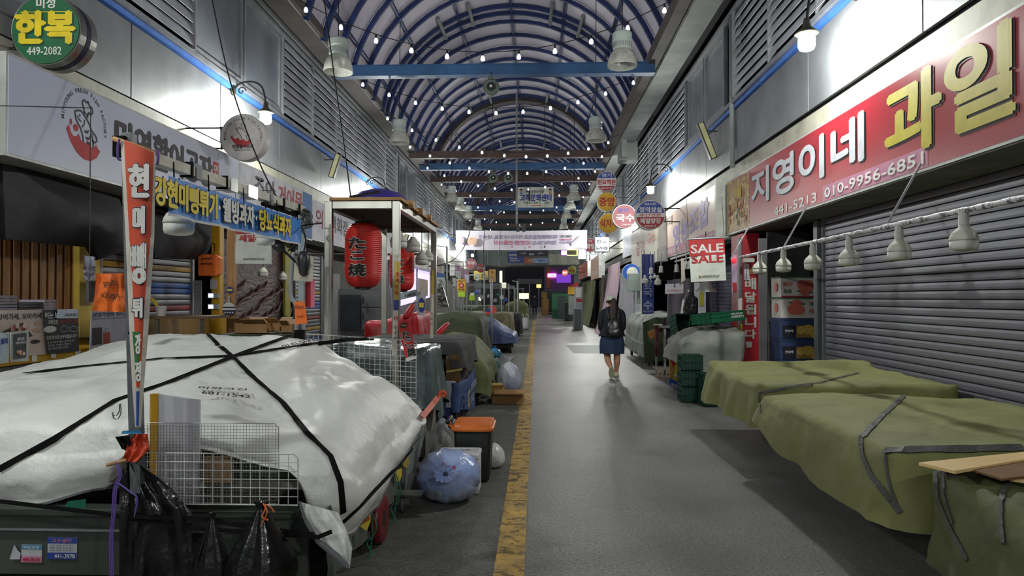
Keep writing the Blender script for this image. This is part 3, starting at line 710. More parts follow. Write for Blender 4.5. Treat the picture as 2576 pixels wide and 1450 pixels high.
# hanging sign, customer centre
c = P(1347.5, 496.5, Y=27.5); fr = CAMF(c); r = root('hanging_sign', (c.x, c.y, c.z - .39), 'white rectangular customer centre sign with a red arrow hanging from the roof', 'sign')
W = 90 * 27.5 / F; H = 51 * 27.5 / F
panel(fr, W, H, .08, M('face_ivory', (218, 220, 206), .5), r, 'board'); 
text('고객문화센터', fr, 0, -.02, .27, ink((44, 56, 150), 'ink_royal'), r, w=1.24, bold=.05); text('안양중앙시장', fr, .02, .22, .12, BLK, r, w=.62, bold=.03)
text('T.441-3911   2층', fr, .02, -.22, .1, BLK, r, w=1.0, bold=.02)
poly(fr, [(-.2, -.345), (.15, -.345), (.15, -.37), (.22, -.33), (.15, -.29), (.15, -.315), (-.2, -.315)], RED, r, name='red_arrow')
for sx in (-1, 1):
    disc(fr, sx * .58, .25, .06, ink((214, 170, 150), 'ink_skin'), r, k=.004, name='printed_face', n=16); disc(fr, sx * .58, .275, .062, BLK, r, k=.006, a0=0, a1=180, name='printed_hair', n=12); disc(fr, sx * .58, .16, .06, ink([(90, 150, 190), (190, 120, 80)][sx > 0], 'ink_coat%d' % sx), r, k=.003, name='printed_coat', n=12, ry=.045)
disc(fr, -.33, .24, .07, ink((140, 180, 190), 'ink_teal'), r, k=.004, name='printed_emblem', n=16); disc(fr, -.33, .24, .03, BLK, r, k=.006, name='printed_emblem', n=12)
for sx in (-.5, .36): MB().tube([fr.p(sx, H / 2 - .01, -.04), fr.p(sx, vz(c.x) - .1 - c.z, -.04)], .012, 6).build('hanger', m_cord, r)
# pole that carries cables
c0 = P(1300, 430, Y=27); r = root('hanging_pole', (c0.x, 26.8, P(1300, 582, Y=26.8).z), 'thin grey vertical pole with two cameras, left of the customer centre sign', 'pole')
MB().bar((c0.x, 26.8, 4.35), (c0.x, 26.8, 9.5), .07, .07).build('pole', m_gut, r)
for dx in (.05, .28): MB().box(c0.x + dx - .06, c0.x + dx + .06, 26.7, 26.9, 4.12, 4.42).build('camera_head', M('plastic_dark', (40, 42, 46), .4), r)
MB().bar((c0.x, 26.8, 4.3), (c0.x + .3, 26.8, 4.3), .04).build('cross_arm', m_gut, r)
for dx, z in ((-.08, 5.3), (.5, 5.3)): MB().bar((c0.x + dx, 26.75, z), (c0.x + dx, 26.75, z + .5), .07).build('rack', m_cord, r)
# street banner seen from behind
def banner():
    Y = 30.0; a = P(1147, 580, Y=Y); b = P(1477, 580, Y=Y); zt, zb = a.z, P(1300, 628, Y=Y).z
    r = root('street_banner', ((a.x + b.x) / 2, Y, zb), 'wide white cloth banner across the alley with its lettering seen mirrored from behind', 'banner')
    W = b.x - a.x; H = zt - zb; n = 40
    rows = [[(a.x + W * i / n, Y + .04 * math.sin(i * .9) * nz(i * .3, j) + .02 * math.sin(i * .35), zt - H * j / 6 - .03 * math.sin(math.pi * i / n)) for i in range(n + 1)] for j in range(7)]
    MB().grid(rows).build('cloth', M('banner_cloth', (216, 210, 220), .7, c2=(206, 200, 212), ns=1), r, smooth=True)
    fr = CAMF(((a.x + b.x) / 2, Y - .07, (zt + zb) / 2))
    lil = ink((150, 138, 176), 'ink_bannerlilac'); ros = ink((196, 112, 140), 'ink_bannerrose')
    text('화재예방점검으로 지키는 내 점포, 내 이웃', fr, -.13, .12, .18, lil, r, w=3.45, mirror=True, bold=.03); 
    text('함께 만드는', fr, .98, -.12, .17, lil, r, w=1.1, mirror=True, bold=.03); text('안전한 전통시장', fr, -.42, -.12, .18, ros, r, w=1.55, mirror=True, bold=.04)
    text('전통시장', fr, 1.95, .14, .12, GRY, r, w=.5, mirror=True); text('화재예방', fr, 1.95, .0, .1, ros, r, w=.5, mirror=True, bold=.03); text('캠페인', fr, 1.95, -.12, .1, lil, r, w=.5, mirror=True)
    stroke(fr, [(2.15, -.22), (2.45, .06), (2.55, .14)], .10, ink((186, 182, 190), 'ink_ghost'), r, name='printed_picture')
    poly(fr, [(-2.3, -.2), (-1.95, -.2), (-1.9, 0), (-2.0, .1), (-2.25, .1), (-2.35, 0)], ink((226, 186, 160), 'ink_tan'), r, name='printed_picture'); poly(fr, [(-2.75, -.1), (-2.5, -.15), (-2.45, .05), (-2.7, .2)], ink((190, 170, 176), 'ink_mist'), r, name='printed_picture')
    for x in (-.4, .35, 1.0): disc(fr, x, -.31, .04, ros if x < .9 else NAVY, r, k=.004, name='printed_emblem', n=12)
    for sx, xe in ((-1, XL), (1, XR)):
        for j in (0, 1): MB().tube([(a.x if sx < 0 else b.x, Y, zt - j * H), (xe, Y, zt - j * H + .1)], .006, 5).build('tie_cord', m_cord, r)
banner()
# loose cables
def cable(pts, lab, rad=.012):
    MB().tube(smoothline(pts, 8), rad, 6).build('cable', m_cord, None, smooth=True, label=lab, cat='cable')
# ================================================================== CLOTH TOOLS
def interp(x, pts):
    if x <= pts[0][0]: return pts[0][1]
    for (a, b), (c, d) in zip(pts, pts[1:]):
        if x <= c: t = (x - a) / (c - a); t = t * t * (3 - 2 * t); return b + (d - b) * t
    return pts[-1][1]
def rrect(x0, x1, y0, y1, r, n=120):
    """points round a rounded rectangle, counter-clockwise from the front left, evenly spaced"""
    P_ = [];  k = 8
    for cx, cy, a in ((x0 + r, y0 + r, 180), (x1 - r, y0 + r, 270), (x1 - r, y1 - r, 0), (x0 + r, y1 - r, 90)):
        for i in range(k + 1): t = R(a + 90 * i / k); P_.append(Vector((cx + r * math.cos(t), cy + r * math.sin(t), 0)))
    P_.append(P_[0].copy()); d = [0]
    for a, b in zip(P_, P_[1:]): d.append(d[-1] + (b - a).length)
    out = []; j = 0
    for i in range(n):
        s = d[-1] * i / n
        while d[j + 1] < s: j += 1
        t = (s - d[j]) / max(d[j + 1] - d[j], 1e-9); out.append(P_[j].lerp(P_[j + 1], t))
    return out, d[-1]
def cover(name, x0, x1, y0, y1, zt, hem, mat, parent=None, rad=.12, rot=0, flare=.03, fold=.02, folds=7.0, lump=.02, ls=2.0, seed=0, n=150, nt=22, nsk=14, round_=.08, bulge=0, piv=None, hemmat=None, **kw):
    """cloth laid over a block: zt(x,y) = height of the top, hem(x,y) = height of the lower edge"""
    out, per = rrect(x0, x1, y0, y1, rad, n); c = Vector(((x0 + x1) / 2, (y0 + y1) / 2, 0))
    rows = []
    for i in range(1, nt + 1):
        t = (i / nt) ** .8; row = []
        for p in out:
            q = c.lerp(p, t); e = 1 - t; z = zt(q.x, q.y)
            dist = min(q.x - x0, x1 - q.x, q.y - y0, y1 - q.y)
            if dist < round_: z -= round_ * (1 - math.sqrt(max(0, 1 - ((round_ - dist) / round_) ** 2))) * .8
            z += lump * fbm(q.x * ls + seed, q.y * ls, 0) + lump * .4 * fbm(q.x * ls * 4 + seed, q.y * ls * 3, 5)
            row.append(Vector((q.x, q.y, z)))
        rows.append(row)
    last = rows[-1]
    nrm = []
    for i in range(n):
        d = out[(i + 1) % n] - out[i - 1]; nrm.append(Vector((d.y, -d.x, 0)).normalized())
    for j in range(1, nsk + 1):
        s = j / nsk; row = []
        for i, p in enumerate(out):
            zh = hem(p.x, p.y); z0_ = last[i].z; arc = per * i / n
            z = z0_ + (zh - z0_) * s
            ph = fbm(arc * 1.1 + seed, seed * 3.3) * 3
            f = fold * s ** .7 * math.sin(arc * folds + ph) + fold * .5 * s * math.sin(arc * folds * 2.3 + ph * 2)
            o = flare * s + bulge * math.sin(math.pi * min(1, s * 1.1)) + f + lump * .8 * fbm(arc * 2 + seed, z * 3, 2)
            row.append(Vector((p.x, p.y, 0)) + nrm[i] * o + Vector((0, 0, z + lump * .6 * math.sin(arc * 2.2 + seed) * s)))
        rows.append(row)
    if hemmat:
        MB().grid([[a + nrm[i] * .004 for i, a in enumerate(r_)] for r_ in rows[-2:]], closed=True).build('hem_band', hemmat, parent, smooth=True)
    mb = MB(); mb.grid(rows, closed=True)
    b0 = len(mb.v); mb.v.append(tuple(sum((r_ for r_ in rows[0]), Vector()) / n))
    for i in range(n): mb.f.append((b0, i, (i + 1) % n))
    if rot:
        M_ = Matrix.Translation(piv or c) @ Matrix.Rotation(rot, 4, 'Z') @ Matrix.Translation(-(piv or c)); mb.v = [tuple(M_ @ Vector(v)) for v in mb.v]
    o = mb.build(name, mat, parent, smooth=True, **kw); bm_fix(o)
    bv = BVHTree.FromPolygons([Vector(v) for v in mb.v], mb.f)
    return o, bv
def ray(px, py, bv):
    d = (CM @ Vector(((px - 1288) / F, (725 - py) / F, -1))).normalized()
    h = bv.ray_cast(cam.location, d)
    if h[0] is None: return None
    n = h[1] if h[1].dot(d) < 0 else -h[1]
    return h[0], n, d
def strap(pts, bvs, w, mat, parent=None, name='strap', lift=.007, dens=8, **kw):
    """webbing over cloth: photograph points (x, y) dropped on the cloth, or (x, y, Y) hung free at depth Y"""
    if not isinstance(bvs, (list, tuple)): bvs = [bvs]
    seq = []
    for a, b in zip(pts, pts[1:]):
        for k in range(dens):
            t = k / dens; seq.append(([a[i] + (b[i] - a[i]) * t for i in (0, 1)], (a[2] + (b[2] - a[2]) * t) if len(a) == 3 and len(b) == 3 else None, a if k == 0 else None))
    seq.append((list(pts[-1][:2]), pts[-1][2] if len(pts[-1]) == 3 else None, pts[-1]))
    pos = []; 
    for (q, Y, src) in seq:
        if Y is not None: p = P(q[0], q[1], Y=Y); n = (cam.location - p).normalized(); pos.append((p, n)); continue
        hits = [h for h in (ray(q[0], q[1], bv) for bv in bvs) if h]
        if hits:
            h = min(hits, key=lambda h: (h[0] - cam.location).length); pos.append((h[0] + h[1] * lift, h[1]))
        elif pos:
            p = P(q[0], q[1], Y=pos[-1][0].y); pos.append((p, pos[-1][1]))
    rows = []
    for i, (p, n) in enumerate(pos):
        d = pos[min(i + 1, len(pos) - 1)][0] - pos[max(i - 1, 0)][0]
        s = d.cross(n); s = s.normalized() if s.length > 1e-6 else Vector((1, 0, 0))
        nn = s.cross(d).normalized() if d.length > 1e-6 else n
        if nn.dot(n) < 0: nn = -nn
        rows.append([p - s * w / 2, p + s * w / 2, p + s * w / 2 + nn * .003, p - s * w / 2 + nn * .003])
    return MB().grid(rows, closed=True).build(name, mat, parent, **kw)
def hangcloth(name, top, zb, mat, parent=None, amp=.03, folds=9, seed=0, n=60, nz_=14, spread=1.0, lean=(0, 0), thick=0, **kw):
    """curtain hanging from the polyline top (list of points) down to zb"""
    tp = [Vector(p) for p in smoothline(top, 8)] if len(top) > 2 else [Vector(top[0]).lerp(Vector(top[1]), i / n) for i in range(n + 1)]
    m = len(tp); rows = []
    d = (tp[-1] - tp[0]); d.z = 0; nn = Vector((d.y, -d.x, 0)).normalized(); mid = (tp[0] + tp[-1]) / 2
    for j in range(nz_ + 1):
        s = j / nz_; row = []
        for i, p in enumerate(tp):
            u = i / (m - 1); a = folds * u * math.pi * 2 + 1.5 * nz(u * 4 + seed, seed)
            q = mid + (p - mid) * (1 + (spread - 1) * s); z = p.z + ((zb if not callable(zb) else zb(u)) - p.z) * s
            o = amp * (.35 + .65 * s) * math.sin(a) + amp * .5 * fbm(u * 6 + seed, s * 3)
            row.append(Vector((q.x, q.y, z)) + nn * o + Vector((lean[0], lean[1], 0)) * s * s)
        rows.append(row)
    o = MB().grid(rows).build(name, mat, parent, smooth=True, **kw)
    return o
def bagmesh(c, rx, ry, h, seed=0, knot=True, n=36, m=22, am=.10, twist=0, tie=.10):
    """tied plastic sack: creased body, gathered neck and a ruffled top"""
    c = Vector(c); rows = []
    prof = [(0.02, 0), (.55, .004), (.82, .05), (.96, .18), (1.0, .36), (.95, .55), (.8, .72), (.55, .85), (.28, .94), (tie, 1.0)]
    if knot: prof += [(tie * 1.0, 1.03), (.24, 1.10), (.32, 1.17)]
    pr = smoothline(prof, 3)
    for (r_, z) in pr:
        row = []
        for k in range(n):
            a = 2 * math.pi * k / n; cr = 1 + am * (z ** 1.5) * math.sin(11 * a + seed) * (.6 if r_ > .3 else 1.2) + am * .9 * fbm(math.cos(a) * 2 + seed, math.sin(a) * 2, z * 2.5)
            cr += .04 * math.sin(23 * a + seed * 2 + 4 * z)
            row.append(c + Vector((rx * r_ * cr * math.cos(a), ry * r_ * cr * math.sin(a), max(.002, h * z * (1 + .05 * nz(a * 2 + seed, z))))))
        rows.append(row)
    return MB().grid(rows, closed=True)
def cardbox(r, c, w, d, h, rz, mat, flaps=0, name='box_body', t=.006):
    """open-topped carton with flaps"""
    M_ = Matrix.Translation(Vector(c)) @ Matrix.Rotation(rz, 4, 'Z'); mb = MB()
    mb.box(-w / 2, w / 2, -d / 2, -d / 2 + t, 0, h).box(-w / 2, w / 2, d / 2 - t, d / 2, 0, h).box(-w / 2, -w / 2 + t, -d / 2 + t, d / 2 - t, 0, h).box(w / 2 - t, w / 2, -d / 2 + t, d / 2 - t, 0, h).box(-w / 2 + t, w / 2 - t, -d / 2 + t, d / 2 - t, 0, t)
    mb.v = [tuple(M_ @ Vector(v)) for v in mb.v]; mb.build(name, mat, r)
    if flaps:
        for (x0, x1, y, sy) in ((-w / 2, w / 2, -d / 2, -1), (-w / 2, w / 2, d / 2, 1)):
            m2 = MB().add([(x0, y, h), (x1, y, h), (x1, y + sy * d * .42 * math.cos(flaps), h + d * .42 * math.sin(flaps)), (x0, y + sy * d * .42 * math.cos(flaps), h + d * .42 * math.sin(flaps)), (x0, y, h - t), (x1, y, h - t), (x1, y + sy * d * .42 * math.cos(flaps), h - t + d * .42 * math.sin(flaps)), (x0, y + sy * d * .42 * math.cos(flaps), h - t + d * .42 * math.sin(flaps))], [(0, 1, 2, 3), (7, 6, 5, 4), (0, 4, 5, 1), (1, 5, 6, 2), (2, 6, 7, 3), (3, 7, 4, 0)])
            m2.v = [tuple(M_ @ Vector(v)) for v in m2.v]; m2.build('flap', mat, r)
def wheel(c, r_, w, axis, par, m_t, m_h=None, name='wheel'):
    o = MB().lathe(c, [(r_ * .55, -w / 2), (r_ * .9, -w / 2), (r_, -w * .3), (r_, w * .3), (r_ * .9, w / 2), (r_ * .55, w / 2)], 28, axis).build(name, m_t, par, smooth=True)
    MB().lathe(c, [(r_ * .2, -w * .55), (r_ * .56, -w * .42), (r_ * .56, w * .42), (r_ * .2, w * .55)], 20, axis).build('hub', m_h or m_frame, o)
    return o
def wiregrid(fr, w, h, nx, ny, r_, mat, par, single=True, rim=1.6):
    """welded wire panel centred in the frame"""
    if single:
        for i in range(1, nx): x = -w / 2 + w * i / nx; MB().tube([fr.p(x, -h / 2), fr.p(x, h / 2)], r_, 6).build('upright_wire', mat, par)
        for j in range(1, ny): y = -h / 2 + h * j / ny; MB().tube([fr.p(-w / 2, y, r_), fr.p(w / 2, y, r_)], r_, 6).build('cross_wire', mat, par)
    else:
        mb = MB()
        for i in range(1, nx): x = -w / 2 + w * i / nx; mb.tube([fr.p(x, -h / 2), fr.p(x, h / 2)], r_, 4)
        for j in range(1, ny): y = -h / 2 + h * j / ny; mb.tube([fr.p(-w / 2, y, r_), fr.p(w / 2, y, r_)], r_, 4)
        mb.build('wire_mesh', mat, par, kind='stuff')
    q = .02; MB().tube([fr.p(-w / 2, -h / 2), fr.p(-w / 2, h / 2 - q), fr.p(-w / 2 + q, h / 2), fr.p(w / 2 - q, h / 2), fr.p(w / 2, h / 2 - q), fr.p(w / 2, -h / 2), fr.p(-w / 2, -h / 2)], r_ * rim, 6).build('rim_wire', mat, par)
def led_bulb(loc, d, lab, cord=None, neck=True, group=None, name='led_bulb'):
    """big unlit LED bulb; loc = centre of its lower face"""
    x, y, z = loc; q = d / 2; r = root(name, loc, lab, 'lamp', group)
    MB().lathe(loc, [(.001, 0), (q * .6, .006), (q * .92, d * .08), (q, d * .2), (q, d * .42)], 24).build('globe', M('bulb_opal', (214, 216, 208), .6), r, smooth=True)
    MB().lathe(loc, [(q * 1.03, d * .42), (q * 1.03, d * .50), (q * .97, d * .62), (q * .80, d * .76), (q * .55, d * .88), (q * .38, d * .97), (q * .36, d * 1.08)], 24).build('heat_sink', M('bulb_shell', (200, 202, 190), .65), r, smooth=True)
    if neck: MB().lathe(loc, [(q * .38, d * 1.06), (q * .38, d * 1.42), (q * .2, d * 1.45)], 16).build('socket', M('socket_white', (206, 208, 204), .4), r)
    g = MB()
    for k in range(16):
        a = 2 * math.pi * k / 16; g.bar((x + q * 1.03 * math.cos(a), y + q * 1.03 * math.sin(a), z + d * .45), (x + q * .82 * math.cos(a), y + q * .82 * math.sin(a), z + d * .76), d * .02)
    g.build('cooling_fins', M('bulb_shell'), r, kind='stuff')
    if cord: MB().tube([(x, y, z + d * 1.05), (cord[0], cord[1], cord[2])], .006, 6).build('cord', m_cord, r)
    return r
m_tarpw = M('tarp_white', (222, 224, 220), .42, c2=(196, 199, 197), ns=2.2, bump=.35, bs=14, bd=.03, lo=.48, hi=.72)
m_tarpg = M('tarp_olive', (104, 108, 66), .75, c2=(84, 90, 54), ns=2.0, bump=.3, bs=12, bd=.02)
m_tarpd = M('tarp_olive_dark', (72, 80, 56), .75, c2=(56, 64, 46), ns=2.4, bump=.3, bs=12, bd=.02)
m_tarpgr = M('tarp_grey', (136, 138, 132), .7, c2=(112, 115, 110), ns=2.4, bump=.3, bs=14, bd=.02)
m_tarpb = M('tarp_blue', (56, 72, 116), .5, c2=(44, 58, 98), ns=3, bump=.3, bs=14, bd=.02)
m_web = M('webbing_black', (13, 13, 14), .9, spec=.15)
m_card = M('cardboard', (172, 134, 88), .8, c2=(150, 114, 72), ns=3)
m_woodp = M('pine_wood', (186, 142, 92), .6, c2=(150, 108, 62), ns=3, stretch=(8, 8, .6))
m_hem = M('hem_grey', (112, 112, 118), .7, c2=(88, 88, 94), ns=30, stretch=(1, 1, 14))
# ================================================================== WHITE COVERED STALL, FRONT LEFT
st = root('covered_stall', (-2.4, 4.7, 0), 'large market stall covered with a white tarp and black straps in the left foreground', 'stall')
zb = [(-4.7, .86), (-4.2, .93), (-3.85, 1.06), (-3.35, 1.21), (-3.0, 1.26), (-2.15, 1.27), (-1.85, 1.20), (-1.55, 1.07), (-1.3, .95), (-1.0, .76), (-.9, .62)]
zf = [(-4.7, .86), (-3.4, .80), (-3.0, .86), (-2.4, .90), (-2.0, .88), (-1.3, .84), (-1.0, .70), (-.88, .6)]
def ztw(x, y):
    t = min(1, max(0, (y - 3.45) / 2.0)); t = t ** .8
    v = interp(x, zf) * (1 - t) + interp(x, zb) * t
    if y > 5.6: v -= (y - 5.6) * .25
    return v + .02 * math.sin(x * 5 + y * 3)
def hemw(x, y):
    if y < 3.76: return interp(x, [(-4.7, .35), (-3.0, .42), (-2.62, .47), (-2.25, .54), (-2.02, .80), (-1.8, .80), (-1.25, .70), (-1.14, .42), (-1.0, .30), (-.9, .26)])
    if x > -1.05: return interp(y, [(3.5, .28), (4.0, .31), (4.8, .34), (5.3, .38), (5.8, .46), (6.3, .5)])
    return .45
cw, bw = cover('tarp', -4.25, -.99, 3.56, 6.15, ztw, hemw, m_tarpw, st, rad=.2, flare=.015, fold=.012, folds=5.0, lump=.035, ls=1.6, seed=3, n=220, nt=40, nsk=18, round_=.2, bulge=.045, hemmat=m_hem)
# straps
strap([(0, 1182), (140, 1105), (290, 1010), (430, 962), (585, 900), (660, 872), (742, 842)], bw, .036, m_web, st)
strap([(515, 836), (545, 866), (585, 900), (640, 955), (710, 1015), (770, 1090), (830, 1150), (855, 1215), (862, 1290)], bw, .034, m_web, st)
strap([(60, 942), (200, 925), (400, 905), (585, 898), (700, 880), (800, 865)], bw, .028, m_web, st)
strap([(800, 865, 5.5), (870, 856, 5.75), (940, 852, 6.4)], bw, .03, m_web, st)
strap([(858, 1310), (920, 1252), (980, 1190), (1030, 1130), (1058, 1098)], bw, .022, m_web, st, lift=.02)
strap([(0, 1262, 3.3), (250, 1292, 3.3), (480, 1330, 3.28), (700, 1345, 3.26), (800, 1352, 3.24), (835, 1338, 3.22)], bw, .02, m_web, st)
strap([(280, 1300, 3.29), (480, 1305, 3.28), (640, 1328, 3.27), (790, 1345, 3.25)], bw, .018, m_web, st)
MB().obox((-1.99, 5.78, 1.2), (.035, 0, 0), (0, .04, 0), (0, .01, .09)).tube(smoothline([(-2.0, 5.75, 1.22), (-1.95, 5.7, 1.12), (-1.88, 5.65, 1.1), (-1.82, 5.7, 1.02)], 4), .035, 8).build('strap_knot', m_web, st, smooth=True)
# hem binding strip along the front left
def hemstrip(pts, w, nm='hem_band'):
    rows = [[P(x, y, Y=Yd), P(x, y + w_, Y=Yd)] for x, y, w_, Yd in pts]
    return MB().grid(rows).build(nm, m_hem, st)
0 and hemstrip([(-20, 1275, 22, 3.32), (60, 1272, 20, 3.32), (130, 1262, 14, 3.33), (185, 1245, 8, 3.35), (240, 1200, 6, 3.37), (300, 1142, 5, 3.38)], 0)
0 and hemstrip([(497, 1138, 24, 3.46), (560, 1150, 22, 3.44), (640, 1165, 18, 3.42), (700, 1180, 14, 3.41), (748, 1195, 8, 3.4)], 0)
# cart body
m_cab = M('cart_panel', (74, 80, 74), .55, c2=(56, 62, 57), ns=1.6, bump=.2, bs=14)
MB().box(-3.9, -1.16, 3.5, 3.54, .14, .45).build('front_panel', m_cab, st, bevel=.004)
MB().box(-3.9, -1.2, 3.46, 3.56, .45, .49).build('front_rail', M('rail_dark', (64, 70, 64), .5), st, bevel=.006)
MB().box(-3.9, -1.16, 3.48, 3.5, .37, .38).build('front_trim', m_frame, st)
MB().box(-3.9, -1.05, 3.6, 6.0, .56, .60).build('bed', m_conc, st)
MB().box(-1.22, -1.16, 3.64, 6.05, .5, .58).build('side_rail', m_cab, st)
hangcloth('side_curtain', [(-1.06, 3.5, .5), (-1.04, 4.2, .5), (-1.03, 5.2, .5), (-1.03, 6.0, .5)], .1, M('curtain_grey', (96, 102, 94), .7, c2=(76, 82, 76), ns=3), st, amp=.02, folds=7, seed=2)
for yy in (4.15,):
    wheel((-1.0, 4.42, .155), .155, .06, 'x', st, M('wheel_red', (122, 28, 36), .4), M('hub_dark', (60, 20, 24), .5))
wheel((-3.4, 4.42, .155), .155, .06, 'x', st, M('wheel_red')); wheel((-1.4, 5.8, .155), .155, .06, 'x', st, M('wheel_red')); wheel((-3.4, 5.8, .155), .155, .06, 'x', st, M('wheel_red'))
# goods under the front of the tarp
m_sack = M('net_greens', (66, 84, 50), .8, c2=(40, 54, 34), ns=30, bump=.6, bs=40)
MB().box(-1.98, -1.2, 3.62, 3.95, .60, .70).build('goods_sack', m_sack, st, bevel=.03)
MB().box(-1.72, -1.58, 3.56, 3.6, .6, .74).build('wood_piece', m_card, st)
MB().box(-2.75, -2.05, 3.56, 3.9, .6, .68).build('goods_board', M('brown_board', (104, 78, 58), .8), st)
MB().add([P(170, 1262, Y=3.44), P(216, 1256, Y=3.44), P(214, 1280, Y=3.44), P(160, 1280, Y=3.44)], [(0, 1, 2, 3)]).build('green_tape', M('tape_green', (24, 112, 84), .5), st)
# stickers
def sheet(px0, py0, px1, py1, Y, mat, lab, cat, name, par=None, t=.003, rotd=0):
    a, b = P(px0, py0, Y=Y), P(px1, py1, Y=Y); fr = CAMF(((a.x + b.x) / 2, Y, (a.z + b.z) / 2))
    if rotd: c_, s_ = math.cos(R(rotd)), math.sin(R(rotd)); fr = FR(fr.o, (c_, 0, s_), (-s_, 0, c_))
    r = par or root(name, (fr.o.x, Y, b.z), lab, cat)
    w_, h_ = b.x - a.x, a.z - b.z
    panel(fr, w_, h_, t, mat, r, name if par else 'sheet')
    return r, fr, w_, h_
r, fr, w_, h_ = sheet(120, 1352, 193, 1408, 3.495, M('label_white', (196, 198, 206), .5), '', '', 'sticker', par=st)
patch(fr, -w_ / 2, w_ / 2, h_ * .22, h_ / 2, ink((40, 72, 160), 'ink_cobalt'), st); patch(fr, -w_ / 2, w_ / 2, -h_ / 2, -h_ * .2, _M['ink_cobalt'], st)
text('고수냉각', fr, 0, h_ * .36, h_ * .18, ink((214, 130, 150), 'ink_pinkl'), st, w=w_ * .7); text('441-3978', fr, w_ * .1, -h_ * .35, h_ * .2, WHITE, st, w=w_ * .7)
for i in range(3): text('냉동 냉장 수리 설치', fr, 0, h_ * (.13 - .11 * i), h_ * .07, GRY, st, w=w_ * .85, bold=0)
r, fr, w_, h_ = sheet(54, 1371, 105, 1416, 3.495, M('label_white'), '', '', 'sticker', par=st)
patch(fr, -w_ / 2, w_ / 2, h_ * .25, h_ / 2, ink((70, 150, 190), 'ink_aqua'), st); patch(fr, -w_ / 2, w_ / 2, -h_ / 2, -h_ * .16, ink((206, 130, 160), 'ink_pinkd'), st); text('직업성공', fr, 0, h_ * .37, h_ * .14, WHITE, st, w=w_ * .8); text('441-0114', fr, 0, -h_ * .33, h_ * .2, RED, st, w=w_ * .8)
MB().add([P(24, 1408, Y=3.49), P(36, 1370, Y=3.49), P(44, 1385, Y=3.49), P(52, 1392, Y=3.49), P(50, 1408, Y=3.49)], [(0, 1, 2, 3, 4)]).build('torn_sticker', M('label_white'), st)
# lettering on the tarp
def tarptext(s, px, py, h, ang, bold=.02):
    q = ray(px, py, bw)
    if not q: return
    p, n, d = q; u = Vector((math.cos(ang), math.sin(ang), 0)); u = (u - n * u.dot(n)).normalized(); v = n.cross(u)
    text(s, FR(p + n * .02, u, v), 0, 0, h, DGR, st, bold=bold)
tarptext('미화국진', 560, 988, .07, .35); tarptext('681-1542', 568, 1003, .05, .35); tarptext('미화국진', 752, 872, .07, .9)
# ---- wire panels, board
m_wire = M('wire_white', (206, 208, 204), .4)
def wirepanel(px0, py0, px1, py1, Y, nx, ny, lab, single=True, mat=None, rr=.0022, name='wire_rack'):
    a, b = P(px0, py0, Y=Y), P(px1, py1, Y=Y); fr = CAMF(((a.x + b.x) / 2, Y, (a.z + b.z) / 2)); r = root(name, (fr.o.x, Y, b.z), lab, 'wire panel')
    wiregrid(fr, b.x - a.x, a.z - b.z, nx, ny, rr, mat or m_wire, r, single); return r
wirepanel(347, 1140, 749, 1272, 3.34, 17, 6, 'coarse white wire panel standing at the front of the white tarped stall')
wirepanel(347, 1064, 700, 1268, 3.40, 44, 26, 'finer grey wire panel with a taller frame just behind the coarse one', False, M('wire_grey', (150, 152, 150), .4, .5), .0012)
a, b = P(379, 992, Y=3.45), P(499, 1268, Y=3.45); r = root('foam_board', ((a.x + b.x) / 2, 3.46, b.z), 'white board with a yellow taped left edge behind the wire panels', 'board')
MB().prism([(0, 0), (b.x - a.x, 0), (b.x - a.x, a.z - b.z - .03), (.04, a.z - b.z), (0, a.z - b.z)], (a.x, 3.45, b.z), (1, 0, 0), (0, 0, 1), .02).build('board', M('board_white', (196, 196, 204), .6, c2=(182, 182, 190)), r, bevel=.002)
MB().prism([(0, 0), (.04, 0), (.04, a.z - b.z + .001), (0, a.z - b.z)], (a.x - .002, 3.447, b.z), (1, 0, 0), (0, 0, 1), .026).build('tape_edge', M('tape_yellow', (214, 160, 30), .5), r)
# ---- black plastic drapes and bags

m_blk = M('black_plastic', (20, 22, 22), .22, spec=.7, bump=.6, bs=9, bd=.03, c2=(28, 30, 30))
def drapepoly(pts, Y, name, mat, parent, amp=.03, seed=0, n=26, **kw):
    """sheet filling a left and a right photograph edge at depth Y"""
    rows = []
    L_, R_ = pts
    m = 18
    def ev(E, t):
        k = t * (len(E) - 1); i = min(int(k), len(E) - 2); f = k - i; return (E[i][0] + (E[i + 1][0] - E[i][0]) * f, E[i][1] + (E[i + 1][1] - E[i][1]) * f)
    for j in range(m + 1):
        t = j / m; a, b = ev(L_, t), ev(R_, t); row = []
        for i in range(n + 1):
            u = i / n; o = amp * (math.sin(u * 13 + 3 * nz(u * 2 + seed, t * 2)) * .5 + fbm(u * 3 + seed, t * 1.2))
            row.append(P(a[0] + (b[0] - a[0]) * u, a[1] + (b[1] - a[1]) * u, Y=Y + o))
        rows.append(row)
    return MB().grid(rows).build(name, mat, parent, smooth=True, **kw)
drapepoly(([(318, 1165), (300, 1200), (300, 1280), (300, 1460)], [(336, 1160), (420, 1215), (482, 1290), (482, 1460)]), 3.30, 'plastic_sheet', m_blk, None, amp=.05, seed=1, label='black plastic sheet hanging from the pole over the cart front', cat='plastic sheet')
drapepoly(([(750, 1262), (764, 1310), (800, 1368), (872, 1428)], [(850, 1290), (872, 1335), (886, 1380), (880, 1430)]), 3.34, 'corner_flap', m_tarpw, st, amp=.02, seed=14)
drapepoly(([(750, 1262), (764, 1312), (796, 1368), (846, 1412), (876, 1432)], [(757, 1262), (772, 1308), (806, 1358), (858, 1398), (880, 1424)]), 3.325, 'hem_band', m_hem, st, amp=.005, n=4)
